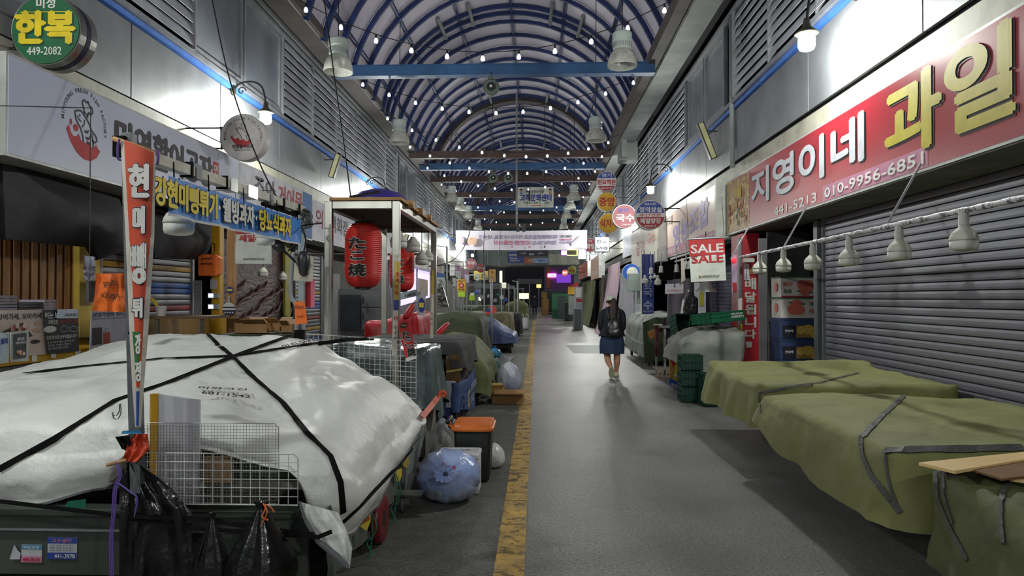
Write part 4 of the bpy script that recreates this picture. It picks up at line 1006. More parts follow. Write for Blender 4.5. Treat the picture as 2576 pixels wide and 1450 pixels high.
def hangbag(px, top, bot, wpx, Y, lab, seed):
    c = P(px, bot, Y=Y); h = (bot - top) * Y / F; q = wpx / 2 * Y / F
    rows = []
    for (r_, z) in smoothline([(.02, 0), (.6, .01), (.95, .1), (1, .25), (.8, .45), (.45, .68), (.2, .86), (.1, .93), (.22, 1.0)], 3):
        rows.append([c + Vector((q * r_ * (1 + .22 * math.sin(9 * a + seed) * z + .12 * math.sin(17 * a)) * math.cos(a), .5 * q * r_ * (1 + .2 * math.sin(7 * a + seed)) * math.sin(a), h * z)) for a in [2 * math.pi * k / 40 for k in range(40)]])
    MB().grid(rows, closed=True).build('plastic_bag', m_blk, None, smooth=True, label=lab, cat='bag', group=None)
hangbag(532, 1290, 1475, 90, 3.22, 'narrow black plastic bag hanging in the middle of the cart front', 1)
hangbag(655, 1262, 1480, 170, 3.2, 'wide black plastic bag tied with orange twine at the right of the cart front', 4)
MB().tube(smoothline([P(662, 1268, Y=3.18), P(668, 1280, Y=3.16), P(660, 1300, Y=3.15), P(675, 1310, Y=3.15)], 5), .004, 5).tube(smoothline([P(662, 1268, Y=3.18), P(680, 1276, Y=3.15), P(690, 1290, Y=3.14)], 5), .003, 5).tube(smoothline([P(662, 1268, Y=3.18), P(672, 1290, Y=3.14), P(655, 1325, Y=3.14)], 5), .003, 5).build('orange_twine', M('twine_orange', (206, 104, 40), .7), None, label='frayed orange twine on the neck of the wide black bag', cat='twine')
# ---- price tags with green cord along the right side
m_tag = M('tag_yellow', (232, 206, 70), .6); m_gt = M('twine_green', (40, 128, 96), .7)
for i, (px, py, s_) in enumerate(((1022, 1158, 1), (1002, 1192, 1), (960, 1274, 1), (920, 1308, 1))):
    Y = (-.99) / ((px - 1350) / 1750); c = P(px, py, Y=Y); r = root('price_tag', c, ['topmost yellow price tag on the side of the white tarped stall', 'yellow price tag second from the top on the stall side', 'large yellow price tag third from the top on the stall side', 'lowest yellow price tag with red writing on the stall side'][i], 'price tag', 'yellow price tags')
    fr = FR(c, (.35, .94, 0)); panel(fr, .10, .055, .002, m_tag, r, 'card', a=0); MB().add([fr.p(-.05, -.027), fr.p(.05, -.027), fr.p(.01, -.07)], [(0, 1, 2)]).build('card_tip', m_tag, r)
    if i > 1: text('3000' if i == 3 else '50', fr, 0, 0, .028, RED, r)
for i, (px, py, ln_) in enumerate(((935, 1290, 110), (995, 1192, 125))):
    Y = .97 / ((1350 - px) / 1750); r = root('green_twine', P(px, py, Y=Y), ['green twine dangling beside the lowest price tag', 'green twine dangling beside the second price tag'][i], 'twine')
    MB().tube(smoothline([P(px, py, Y=Y), P(px + 12, py + ln_ * .3, Y=Y), P(px + 4, py + ln_ * .55, Y=Y), P(px - 12, py + ln_ * .7, Y=Y), P(px + 6, py + ln_, Y=Y)], 5), .004, 5).build('strand', m_gt, r)
    MB().tube(smoothline([P(px - 2, py, Y=Y), P(px + 2, py + ln_ * .5, Y=Y), P(px - 8, py + ln_ * 1.05, Y=Y)], 5), .004, 5).build('strand', m_gt, r)
# ---- frame posts, beam, banners
m_post = M('post_galv', (122, 126, 130), .5, .3, c2=(100, 104, 108), ns=8)
p0 = P(318, 400, Y=3.31); r = st
MB().bar((-1.985, 3.31, 2.36), (-1.925, 3.31, .62), .052).build('post', m_post, r, bevel=.003)
MB().bar((-2.0, 5.86, 2.33), (-2.0, 5.86, .9), .052).build('post', M('post_pale', (150, 164, 170), .4, .2), r, bevel=.003)
MB().bar((-2.0, 3.35, 2.285), (-2.0, 5.86, 2.31), .058).build('beam', M('beam_white', (212, 210, 196), .6, c2=(176, 172, 158), ns=9), r, bevel=.003)
for yy, w_, m_ in ((3.98, .07, m_post), (4.45, .10, M('clear_tape', (196, 200, 196), .15, alpha=.7)), (4.75, .16, _M['clear_tape']), (5.1, .05, m_post), (3.9, .02, m_web), (4.35, .012, m_web), (5.35, .03, m_web), (5.7, .04, m_web)):
    MB().box(-2.036, -1.964, yy - w_ / 2, yy + w_ / 2, 2.252, 2.338).build('tape_wrap', m_, r)
MB().box(-2.012, -1.988, 5.0, 5.7, 2.235, 2.26).build('cable_tray', m_web, r)
for (x, y) in ((320, 415), (322, 432), (325, 512), (326, 541), (330, 680), (345, 838)):
    q = P(x, y, Y=3.29); MB().box(-1.99 + (2.36 - q.z) * .033, -1.93 + (2.36 - q.z) * .033, 3.27, 3.34, q.z - .006, q.z + .006).build('cable_tie', m_web, r)
MB().tube(smoothline([(-2.03, 5.86, 2.28), (-1.95, 5.8, 2.30), (-1.9, 5.78, 2.24), (-1.97, 5.8, 2.18), (-2.05, 5.8, 2.22), (-1.98, 5.75, 2.28), (-1.9, 5.8, 2.18), (-2.02, 5.78, 2.15)], 6), .018, 6).build('tape_knot', M('twine_dirty', (120, 124, 120), .7, c2=(40, 42, 42), ns=20, lo=.45, hi=.55), r, smooth=True)
# wires and black horn things at the far post
MB().lathe((-1.93, 5.7, 1.86), [(.001, .09), (.03, .085), (.05, .04), (.05, -.02), (.035, -.1), (.015, -.12)], 16).build('lamp_holder', M('plastic_dark'), r, smooth=True)
MB().lathe((-2.1, 5.6, 1.98), [(.001, -.045), (.04, -.03), (.055, 0), (.04, .02)], 16).build('lamp_holder', M('plastic_dark'), r, smooth=True)
MB().tube(smoothline([(-2.02, 5.8, 2.2), (-2.0, 5.75, 2.05), (-2.06, 5.7, 1.95)], 5), .008, 6).tube(smoothline([(-2.0, 5.8, 2.2), (-1.92, 5.72, 2.05), (-1.93, 5.7, 1.95)], 5), .008, 6).tube(smoothline([(-2.1, 5.6, 1.98), (-2.02, 5.7, 1.88), (-1.9, 5.7, 1.75)], 5), .01, 6).tube([(-2.0, 5.8, 2.17), (-1.75, 5.6, 2.17)], .006, 6).build('cables', m_cord, r)
MB().tube(smoothline([(-2.06, 5.82, 1.95), (-2.075, 5.8, 1.6), (-2.02, 5.8, 1.45), (-2.04, 5.8, 1.0)], 6), .018, 8).build('conduit', M('conduit_grey', (150, 156, 158), .5), r, smooth=True)
# blue banner
fr = LEFTF((-1.965, (3.64 + 5.72) / 2, 2.113)); rb = root('blue_banner', (-1.965, 4.7, 2.02), 'blue banner with yellow and white snack lettering hanging from the taped white beam', 'banner')
n = 40; rows = [[fr.p(-1.04 + 2.08 * i / n, .10 - .2 * j / 4, .012 * math.sin(i * .7) * (j / 4) + .006 * math.sin(i * 1.9)) for i in range(n + 1)] for j in range(5)]
MB().grid(rows).build('cloth', M('banner_blue', (58, 124, 204), .5, c2=(64, 132, 210)), rb, smooth=True)
rows = [[fr.p(-1.04 + 2.08 * i / n, -.10 + dj, .014 * math.sin(i * .7) + .006 * math.sin(i * 1.9)) for i in range(n + 1)] for dj in (0, -.014)]
MB().grid(rows).build('white_hem', M('hem_white', (214, 216, 218), .6), rb)
def btext(s, xa, xb, mat, b0):
    a0 = at(fr, xa, 500)[0]; a1 = at(fr, xb, 520)[0]
    text(s, fr, (a0 + a1) / 2, 0.0, .145, NAVY, rb, w=a1 - a0, ring=.009, k=.022, name='lettering_outline'); text(s, fr, (a0 + a1) / 2, 0.0, .145, mat, rb, w=a1 - a0, bold=.05, k=.027)
btext('강현미뻥튀기', 377, 535, YEL, 0); btext('웰빙과자', 551, 630, WHITE, 0); btext('당뇨식과자', 644, 724, YEL, 0)
for q in (543, 637): disc(fr, at(fr, q, 500)[0], 0, .014, WHITE, rb, k=.024, name='printed_dot', n=10)
for yy in (3.7, 4.1, 4.6, 5.2, 5.65): MB().tube([(-1.966, yy, 2.2), (-1.97, yy, 2.3)], .004, 5).build('tie', m_web, rb)
# red vertical banner
Yb = 3.2
rv = root('red_banner', P(345, 985, Y=Yb), 'tall orange red vertical banner with white hangul folded around the near pole', 'banner')
def vb(E1, E2, mat, nm, off=0, n=40, fold=.02):
    rows = []
    for j in range(n + 1):
        t = j / n
        def ev(E):
            k = t * (len(E) - 1); i = min(int(k), len(E) - 2); f = k - i; return (E[i][0] + (E[i + 1][0] - E[i][0]) * f, E[i][1] + (E[i + 1][1] - E[i][1]) * f)
        a, b = ev(E1), ev(E2); rows.append([P(a[0] + (b[0] - a[0]) * u, a[1] + (b[1] - a[1]) * u, Y=Yb + off + fold * math.sin(u * math.pi) * (-1)) for u in (0, .25, .5, .75, 1)])
    return MB().grid(rows).build(nm, mat, rv, smooth=True)
mo = M('banner_orange', (204, 78, 46), .6, c2=(194, 70, 42), ns=4)
vb([(303, 352), (316, 600), (326, 850), (334, 1000), (340, 1075)], [(392, 384), (388, 600), (372, 850), (360, 1000), (354, 1075)], M('banner_edge', (214, 208, 198), .6), 'cloth_edge')
vb([(312, 352), (324, 600), (334, 850), (340, 975)], [(387, 384), (380, 600), (364, 850), (354, 975)], mo, 'cloth', off=-.006)
vb([(333, 835), (337, 900), (341, 960)], [(359, 835), (355, 900), (350, 960)], M('banner_green', (52, 120, 66), .6), 'green_band', off=-.010)
vb([(341, 985), (342, 1072)], [(352, 985), (350, 1072)], M('banner_blue2', (40, 84, 168), .6), 'blue_band', off=-.010)
fv = CAMF((P(350, 600, Y=Yb - .045)))
for s_, px, py, hp, wp in (('현', 350, 455, 82, 48), ('미', 350, 553, 68, 26), ('뻥', 349, 663, 100, 32), ('튀', 346, 775, 48, 24)):
    q = P(px, py, Y=Yb - .045); a, b = q.x - fv.o.x, q.z - fv.o.z; h, w_ = hp * 3.2 / F, wp * 3.2 / F
    text(s_, fv, a, b, h, NAVY, rv, w=w_, ring=.009, k=0, name='lettering_outline'); text(s_, fv, a, b, h, WHITE, rv, w=w_, bold=.05, k=.004)
for s_, py in (('강', 866), ('정', 935)):
    q = P(347, py, Y=Yb - .045); text(s_, fv, q.x - fv.o.x, q.z - fv.o.z, 50 * 3.2 / F, WHITE, rv, w=13 * 3.2 / F, bold=.03, k=0)
MB().tube([P(286, 349, Y=3.22), P(400, 388, Y=3.22)], .012, 10).build('rod', m_woodp, rv, smooth=True)
m_pt = M('twine_purple', (112, 88, 176), .7)
MB().tube(smoothline([P(300, 350, Y=3.19), P(296, 375, Y=3.2), P(298, 400, Y=3.22), P(308, 402, Y=3.25)], 5), .006, 5).tube(smoothline([P(395, 378, Y=3.19), P(398, 395, Y=3.2), P(396, 415, Y=3.22)], 5), .006, 5).build('purple_tie', m_pt, rv)
MB().box(-2.035, -1.98, 3.26, 3.3, 2.24, 2.34).build('black_clamp', m_web, rv)
MB().grid([[P(308, 1085, Y=3.24), P(350, 1082, Y=3.2)], [P(305, 1092, Y=3.24), P(358, 1092, Y=3.2)]]).build('blue_tape', M('tape_blue', (70, 150, 200), .4), rv)
drapepoly(([(338, 1092), (320, 1120), (308, 1160)], [(372, 1092), (376, 1130), (345, 1165)]), 3.24, 'gathered_end', mo, rv, amp=.03, seed=5)
drapepoly(([(290, 1100), (300, 1118), (306, 1130)], [(325, 1095), (330, 1120), (318, 1135)]), 3.26, 'black_flap', m_web, rv, amp=.02, seed=6)
MB().tube([P(268, 1171, Y=3.2), P(318, 1158, Y=3.22)], .008, 8).build('stick', m_woodp, rv)
rp = root('purple_twine', P(285, 1450, Y=3.18), 'long purple twine hanging from the stick below the red banner', 'twine')
for k, (dx, e) in enumerate(((0, 1450), (4, 1440), (-4, 1450))):
    MB().tube(smoothline([P(292, 1162, Y=3.18), P(302 + dx, 1195, Y=3.17), P(290 + dx, 1230, Y=3.17), P(286 + dx, 1290, Y=3.17), P(280 + dx, 1350, Y=3.17), P(282 + dx, e + 20, Y=3.17)], 6), .0026, 5).build('strand', m_pt, rp)
MB().tube(smoothline([P(296, 1215, Y=3.17), P(330, 1240, Y=3.16), P(345, 1255, Y=3.16), P(338, 1300, Y=3.16)], 6), .0035, 5).build('strand', m_pt, rp)
rh = root('wire_hook', P(290, 1056, Y=3.24), 'small double wire hook hanging on the near pole', 'hook')
MB().tube(smoothline([P(303, 1016, Y=3.25), P(304, 1040, Y=3.24), P(296, 1054, Y=3.23), P(286, 1052, Y=3.23), P(283, 1038, Y=3.23)], 5), .0025, 6).build('hook_wire', M('wire_steel', (110, 110, 110), .3, .8), rh)
MB().tube(smoothline([P(300, 1018, Y=3.25), P(300, 1035, Y=3.24), P(292, 1046, Y=3.23), P(284, 1044, Y=3.23)], 5), .0025, 6).build('hook_wire', _M['wire_steel'], rh)
# ---- LED bulbs below the beam
x = P(450, 560, Y=4.1); led_bulb((x.x, 4.1, P(450, 594, Y=4.1).z), .172, 'largest white LED bulb hanging under the blue banner', (x.x, 4.1, 2.28), group=None)
x = P(668, 600, Y=5.2); led_bulb((x.x, 5.2, P(668, 619, Y=5.2).z), .135, 'second white LED bulb under the far end of the blue banner', (x.x, 5.2, 2.3))
# ================================================================== LEFT SHOP FRONTS
m_shut = M('shutter_grey', (128, 130, 134), .4, .45, c2=(110, 112, 116), ns=2)
def shutter(side, X, Ya, Yb, z0, z1, cols=None, label=None, name='roller_shutter', pitch=.08, mat=None, group=None):
    s = 1 if side == 'left' else -1
    r = root(name, (X, (Ya + Yb) / 2, z0), label, 'shutter', group)
    n = int((z1 - z0) / pitch); zs = 0
    MB().box(*sorted((X - s * .03, X - s * .02)), Ya, Yb, z0, z1).build('backing', m_dark, r)
    shared = {}
    for i in range(n):
        m = (cols(i) if cols else None) or mat or m_shut
        if m.name not in shared:
            h = pitch * .93; mb = MB(); pr = [(-.012, 0), (.002, .004), (.005, h * .3), (.005, h * .65), (.002, h * .95), (-.012, h)]
            rows = [[(s * a, Ya + .01 - (Ya + Yb) / 2, b), (s * a, Yb - .01 - (Ya + Yb) / 2, b)] for a, b in pr]
            mb.grid(rows); me = mb.mesh('slat'); me.materials.append(m); shared[m.name] = me
        o = bpy.data.objects.new('slat', shared[m.name]); COL.objects.link(o); o.parent = r; o.location = (0, 0, i * pitch)
    MB().box(X - .03, X + .03, Ya - .05, Ya, z0, z1).build('guide_rail', m_frame, r); MB().box(X - .03, X + .03, Yb, Yb + .05, z0, z1).build('guide_rail', m_frame, r)
    return r
def px_box(px0, px1, py0, py1, Y, d, name, mat, par, bevel=0, **kw):
    """block whose front face fills a photograph rectangle at depth Y"""
    a, b = P(px0, py0, Y=Y), P(px1, py1, Y=Y)
    return MB().box(a.x, b.x, Y, Y + d, b.z, a.z).build(name, mat, par, bevel=bevel, **kw)
def px_poly(pts, Y, t, name, mat, par=None, **kw):
    """board of thickness t whose front outline is given by photograph points at depth Y"""
    q = [P(x, y, Y=Y) for x, y in pts]; c = q[0]
    ar = sum(q[i].x * q[(i + 1) % len(q)].z - q[(i + 1) % len(q)].x * q[i].z for i in range(len(q)))
    if ar < 0: q = q[::-1]
    return MB().prism([(p.x - c.x, p.z - c.z) for p in q], c, (1, 0, 0), (0, 0, 1), t).build(name, mat, par, **kw)
def px_wall(X, pts, t, name, mat, par=None, **kw):
    """board lying in the wall plane X, outline by photograph points"""
    q = [P(x, y, X=X) for x, y in pts]; c = q[0]; u = (0, 1, 0) if X < 0 else (0, -1, 0); s = 1 if X < 0 else -1
    pl = [((p.y - c.y) * s, p.z - c.z) for p in q]
    ar = sum(pl[i][0] * pl[(i + 1) % len(pl)][1] - pl[(i + 1) % len(pl)][0] * pl[i][1] for i in range(len(pl)))
    if ar < 0: pl = pl[::-1]
    return MB().prism(pl, c, u, (0, 0, 1), t).build(name, mat, par, **kw)
def camfr(px, py, Y): return CAMF(P(px, py, Y=Y))
# backing of the whole left row of shops
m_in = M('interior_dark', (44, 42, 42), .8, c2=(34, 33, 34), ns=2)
wl = WLW
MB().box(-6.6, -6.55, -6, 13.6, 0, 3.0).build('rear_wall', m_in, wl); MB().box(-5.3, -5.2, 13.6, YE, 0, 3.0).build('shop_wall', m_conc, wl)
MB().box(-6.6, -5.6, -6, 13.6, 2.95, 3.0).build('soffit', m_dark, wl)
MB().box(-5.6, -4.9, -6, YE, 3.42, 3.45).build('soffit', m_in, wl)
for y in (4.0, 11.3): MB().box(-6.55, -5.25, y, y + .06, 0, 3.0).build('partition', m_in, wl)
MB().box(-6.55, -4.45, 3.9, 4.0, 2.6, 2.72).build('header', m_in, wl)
# wood slat screen
m_slw = M('slat_wood', (150, 104, 56), .55, c2=(104, 68, 34), ns=2.5, stretch=(6, 6, .5))
r = root('wood_slat_screen', (-5.2, 7.0, 1.2), 'brown vertical wood slat screen at the back left under the fish restaurant sign', 'screen')
y = 5.7
MB().box(-5.26, -5.23, 5.6, 7.86, 1.2, 2.9).build('backing', M('screen_back', (86, 58, 34), .7), r)
while y < 7.75: MB().box(-5.23, -5.17, y, y + .085, 1.2, 2.9).build('slat', m_slw, r, bevel=.004); y += .125
MB().box(-5.28, -5.12, 7.83, 7.93, .9, 2.9).build('edge_post', M('post_grey', (128, 128, 130), .5), r)
# yellow frames
m_yel = M('paint_yellow', (206, 160, 24), .45, c2=(186, 142, 20), ns=2)
r = root('yellow_shop_frame', (-5.1, 9.2, 0), 'yellow painted shop frame and low wall around the striped shutter', 'frame')
px_wall(-5.1, [(200, 620), (252, 622), (252, 850), (200, 850)], .08, 'upright', M('paint_yellow_light', (200, 172, 70), .5), r)
px_box(533, 552, 545, 850, 9.5, .12, 'upright', m_yel, r)
px_wall(-5.16, [(195, 765), (235, 770), (235, 900), (195, 900)], .05, 'lower_panel', m_yel, r)
px_wall(-5.12, [(375, 800), (535, 800), (535, 850), (375, 870)], .05, 'lower_panel', M('paint_ochre', (150, 112, 20), .5), r)
px_wall(-5.0, [(552, 795), (576, 795), (576, 850), (552, 850)], .05, 'lower_panel', m_yel, r)
def ycols(zs, pitch, z0):
    def f(i):
        z = z0 + (i + .5) * pitch
        for a, b, m in zs:
            if a <= z < b: return m
    return f
m_sy, m_sb, m_sr = M('slat_yellow', (190, 150, 40), .5), M('slat_blue', (38, 92, 170), .5), M('slat_red', (150, 34, 44), .5)
st_cols = ycols([(1.98, 2.06, m_sy), (1.74, 1.82, m_sb), (1.66, 1.74, m_sb), (1.42, 1.50, m_sr), (1.34, 1.42, m_sr), (1.18, 1.26, m_sy), (.9, .98, m_sb)], .08, .5)
Ya, Yb = P(253, 700, X=-5.2).y, P(480, 700, X=-5.2).y
shutter('left', -5.2, Ya, Yb, .5, 2.9, st_cols, 'grey roller shutter with yellow, blue and red slats behind the near pole')
Ya, Yb = P(742, 700, X=-5.05).y, P(806, 700, X=-5.05).y
shutter('left', -5.05, Ya, Yb, .2, 2.7, st_cols, 'striped roller shutter seen between the pale pole and the stainless stall post')
# dark rolled awnings
m_awn = M('awning_black', (26, 27, 31), .6, c2=(36, 37, 42), ns=3, bump=.3, bs=4, bd=.04)
for pts, lab in (([(5, 400), (85, 420), (300, 500), (340, 620), (245, 655), (228, 622), (15, 602)], 'big black vinyl awning rolled under the pale fish restaurant sign'), ([(382, 540), (560, 566), (520, 640), (505, 654), (390, 650)], 'smaller black vinyl awning with faint printing right of the near pole')):
    q = [P(x, y, X=-4.7) for x, y in pts]
    c = sum(q, Vector()) / len(q)
    rows = [[p for p in q + [q[0]]], [p.lerp(c, .4) + Vector((.10, 0, -.03)) for p in q + [q[0]]], [p.lerp(c, .8) + Vector((.16, 0, 0)) for p in q + [q[0]]]]
    mb = MB().grid(rows); mb.f.append(tuple(range(2 * len(rows[0]), 3 * len(rows[0]) - 1))); rr = [[p + Vector((-.06, 0, 0)) for p in q + [q[0]]], [p for p in q + [q[0]]]]; mb.grid(rr); mb.f.append(tuple(range(len(mb.v) - 2 * len(q) - 2, len(mb.v) - len(q) - 2))[::-1])
    mb.build('vinyl_awning', m_awn, None, smooth=True, label=lab, cat='awning')
# meat photograph wall
m_meat = M('meat_print', (112, 84, 82), .45, c2=(74, 58, 58), ns=3.2, bump=.5, bs=5, bd=.05, stretch=(1, 1.2, 3.0), lo=.4, hi=.6)
r = root('printed_wall_panel', (-5.1, 12.5, .9), 'large dim printed panel showing rows of dried meat behind the hanging sale banner', 'panel')
px_wall(-5.1, [(555, 545), (727, 590), (727, 845), (555, 880)], .06, 'print', m_meat, r)
for i in range(16):
    y0_ = 11.3 + (i % 8) * .33; z0_ = 1.0 + (i // 8) * .42 + .08 * (i % 3)
    pts = smoothline([(-5.095, y0_, z0_), (-5.05, y0_ + .2, z0_ + .12), (-5.05, y0_ + .45, z0_ + .16), (-5.09, y0_ + .7, z0_ + .30)], 4)
    MB().tube(pts, [.008 + .03 * math.sin(math.pi * k / (len(pts) - 1)) for k in range(len(pts))], 8).build('printed_piece', M('meat_pale', (128, 98, 94), .5, c2=(96, 70, 68), ns=7), r, smooth=True)
px_wall(-5.0, [(718, 590), (731, 595), (731, 800), (718, 795)], .05, 'yellow_strip', M('strip_yellow', (176, 168, 40), .5), r)
# wooden post
r = root('timber_post', P(580, 850, Y=9.0), 'bare timber post standing behind the blue banner', 'post')
px_box(571, 587, 560, 1052, 9.0, .08, 'post', m_woodp, r)
# sale banner left
def vault_z(x, r=3.58): return VC.z + math.sqrt(max(.01, r * r - (x - VC.x) ** 2))
def market_banner(px0, px1, py0, py1, Y, lab, lines, split, tilt=0, pole=True):
    a, b = P(px0, py0, Y=Y), P(px1, py1, Y=Y); c = Vector(((a.x + b.x) / 2, Y, (a.z + b.z) / 2)); ct, s_ = math.cos(R(tilt)), math.sin(R(tilt))
    fr = FR(c, (ct, 0, s_), (-s_, 0, ct)); w_, h_ = b.x - a.x, a.z - b.z; r = root('sale_banner', (c.x, Y, b.z), lab, 'banner')
    rows = [[fr.p(-w_ / 2 + w_ * i / 12, h_ / 2 - h_ * j / 10, -.01 - .01 * math.sin(j * .6 + i * .2)) for i in range(13)] for j in range(11)]
    MB().grid(rows).build('cloth', M('banner_white', (222, 226, 218), .6), r, smooth=True)
    rows = [[fr.p(-w_ / 2 + w_ * i / 12, h_ / 2 - h_ * split * j / 4, .001) for i in range(13)] for j in range(5)]
    MB().grid(rows).build('red_top', M('banner_red', (196, 50, 52), .6), r, smooth=True)
    for (s, y_, hh, w2, m) in lines: text(s, fr, 0, h_ * y_, h_ * hh, m, r, w=w_ * w2, bold=.04, k=.004)
    text('안양중앙인정시장', fr, w_ * .06, -h_ * .385, h_ * .055, BLK, r, w=w_ * .5, bold=.02)
    for k, cc in enumerate(((50, 90, 60), (210, 180, 60), (200, 100, 60), (60, 60, 60))): disc(fr, -w_ * .26 + (k % 2) * h_ * .03, -h_ * .37 - (k // 2) * h_ * .03, h_ * .014, ink(cc, 'emb_%d' % k), r, n=10, name='printed_emblem')
    if pole: MB().tube([fr.p(-w_ / 2 - .03, h_ / 2), fr.p(w_ / 2 + .06, h_ / 2)], .012, 8).build('rod', m_frame, r)
    return r, fr, w_, h_
mr_ = M('banner_red_ink', (190, 52, 54), .6)
r, fr, w_, h_ = market_banner(592, 682, 560, 664, 8.6, 'red and white hanging sale banner behind the blue banner, on the left', [], .27)
text('세일', fr, -w_ * .18, h_ * .37, h_ * .17, WHITE, r, w=w_ * .42, bold=.04, k=.006); text('세일', fr, -w_ * .18, h_ * .12, h_ * .17, mr_, r, w=w_ * .42, bold=.04, k=.006); text('하는 집', fr, w_ * .25, h_ * .09, h_ * .12, mr_, r, w=w_ * .4, bold=.03, k=.006); text('하는 집', fr, w_ * .25, h_ * .34, h_ * .12, WHITE, r, w=w_ * .4, bold=.03, k=.006)
MB().tube([fr.p(-w_ / 2, h_ / 2), fr.p(-w_ / 2, h_ / 2 + .4)], .003, 5).tube([fr.p(w_ / 2, h_ / 2), fr.p(w_ / 2, h_ / 2 + .4), (-4.45, 8.6, fr.p(0, h_ / 2 + .4).z)], .005, 5).build('hanging_cord', m_cord, r)
for px, py, w_, Y, lab in ((662, 698, 24, 11.0, 'left one of two small white bulbs in front of the meat print'), (711, 707, 22, 12.0, 'right one of two small white bulbs in front of the meat print')):
    p = P(px, py, Y=Y); led_bulb(p, w_ * Y / F, lab, (p.x, Y, 2.9), neck=False)
# ---- counter with posters
r = root('yellow_counter', (-4.45, 6.2, 0), 'yellow ledged counter of the fish restaurant with price clips', 'counter')
px_wall(-4.42, [(-60, 905), (300, 868), (300, 884), (-60, 932)], .5, 'ledge', m_yel, r)
MB().box(-4.9, -4.45, 4.9, 8.4, .05, .98).build('counter_body', M('counter_grey', (92, 92, 92), .5), r)
for px, py in ((88, 902), (136, 893), (198, 888), (240, 886)): px_wall(-4.40, [(px - 5, py - 7), (px + 5, py - 8), (px + 5, py + 7), (px - 5, py + 8)], .01, 'price_clip', WHITE, r)
def poster(pts, X, mat, lab, name='poster'):
    q = [P(x, y, X=X) for x, y in pts]; c = sum(q, Vector()) / 4; r = root(name, (X, c.y, min(p.z for p in q)), lab, 'poster')
    px_wall(X, pts, .006, 'sheet', mat, r); return r, LEFTF((X, c.y, c.z))
r, f = poster([(-60, 783), (108, 779), (119, 892), (-60, 905)], -4.40, M('poster_beige', (206, 192, 180), .5, c2=(198, 182, 168)), 'beige sushi poster at the far left of the counter')
ptext('같이가세, 오마카세', f, -8, 797, 103, 797, 16, BLK, r, bold=.02)
poly(f, [at(f, 5, 835), at(f, 56, 812), at(f, 82, 846), at(f, 40, 860)], ink((60, 54, 50), 'ink_tray'), r)
for i in range(7): a = at(f, 30 + i * 6, 828 - (i % 3) * 4); disc(f, a[0], a[1], .022, ink([(214, 170, 140), (190, 70, 70), (226, 220, 206)][i % 3], 'sushi_%d' % (i % 3)), r, k=.005 + i * .0003, name='printed_sushi', n=10)
for q in ((94, 814), (90, 832)): a = at(f, *q); disc(f, a[0], a[1], .035, _M['sushi_0'], r, k=.006, name='printed_sushi', n=12, ry=.02)
a = at(f, 88, 860); disc(f, a[0], a[1], .06, BLK, r, k=.004, name='printed_band', n=14, ry=.018)
r, f = poster([(108, 780), (197, 778), (199, 884), (119, 892)], -4.385, M('poster_black', (30, 34, 40), .5), 'black seafood poster with white fish drawings next to the beige poster')
ptext('어는 보', f, 112, 794, 146, 793, 17, WHITE, r, bold=.03); ptext('내려오는', f, 120, 811, 146, 810, 11, WHITE, r, bold=.03); ptext('천만부두의 신화', f, 149, 810, 193, 808, 10, ink((170, 60, 52), 'ink_rust'), r, bold=.03)
ptext('"오직 맛으로 승부하겠습니다!"', f, 114, 850, 193, 846, 10, WHITE, r, bold=.02)
for i, s_ in enumerate(('010-3369-9366 (안양수산)', '경기도 안양시 만안구', '안양 중앙시장 내 위치')): ptext(s_, f, 120, 862 + i * 8, 186 - i * 8, 858 + i * 8, 6, WHITE, r, bold=0)
a = at(f, 125, 829); disc(f, a[0], a[1], .085, WHITE, r, k=.004, name='printed_bubble', n=18, ry=.03)
for px in (160, 184): c = at(f, px, 828); stroke(f, [(c[0] + .045 * math.cos(t * .5), c[1] + .028 * math.sin(t * .5)) for t in range(12)] + [(c[0] + .075, c[1] - .02), (c[0] + .075, c[1] + .02), (c[0] + .045, c[1])], .004, WHITE, r, name='printed_fish', closed=True)
px_wall(-4.37, [(146, 779), (196, 778), (196, 801), (146, 802)], .004, 'sticker', ink((206, 226, 240), 'ink_icy'), r); f3 = LEFTF((-4.368, f.o.y, f.o.z)); ptext('010-3369-9366', f3, 162, 793, 192, 792, 7, GRY, r, k=.003)
r, f = poster([(230, 784), (340, 778), (340, 868), (226, 882)], -4.36, M('poster_lilac', (206, 206, 222), .5), 'pale lilac poster of a cooler bag and an orange bag left of the near pole')
ptext('보냉가방에 아이스팩', f, 232, 793, 330, 789, 12, BLK, r, bold=.03); ptext('주문과 동시에 아이스팩으로 안전하게 포장', f, 232, 803, 330, 799, 5, BLK, r, bold=0)
for pts, m, nm in (([(231, 826), (256, 824), (256, 866), (231, 870)], BLK, 'printed_bag'), ([(259, 838), (276, 836), (277, 865), (260, 868)], ink((186, 76, 40), 'ink_burnt'), 'printed_bag')):
    poly(f, [at(f, *q) for q in pts], m, r, name=nm)
stroke(f, [at(f, 263, 838), at(f, 265, 826), at(f, 270, 826), at(f, 272, 837)], .006, BLK, r)
r, f = poster([(27, 836), (72, 831), (72, 908), (29, 912)], -4.30, M('poster_frame', (206, 210, 208), .5), 'small framed menu card with a seafood picture in front of the beige poster', 'menu_card')
px_wall(-4.29, [(34, 842), (67, 838), (66, 900), (35, 905)], .004, 'picture', M('menu_dark', (56, 66, 70), .5, c2=(80, 90, 90), ns=12), r)
f2_ = LEFTF((-4.288, f.o.y, f.o.z)); ptext('갈치회', f2_, 42, 855, 60, 852, 8, WHITE, r); ptext('모둠요리해드림', f2_, 38, 864, 64, 861, 6, WHITE, r)
for i in range(6): a = at(f2_, 44 + i * 3, 886 + (i % 2) * 4); disc(f2_, a[0], a[1], .016, _M['sushi_%d' % (i % 3)], r, k=.004 + i * .0002, n=8, name='printed_food')
r, f = poster([(-10, 840), (24, 836), (22, 912), (0, 916)], -4.31, M('poster_frame'), 'framed blue menu card at the left edge of the picture', 'menu_card')
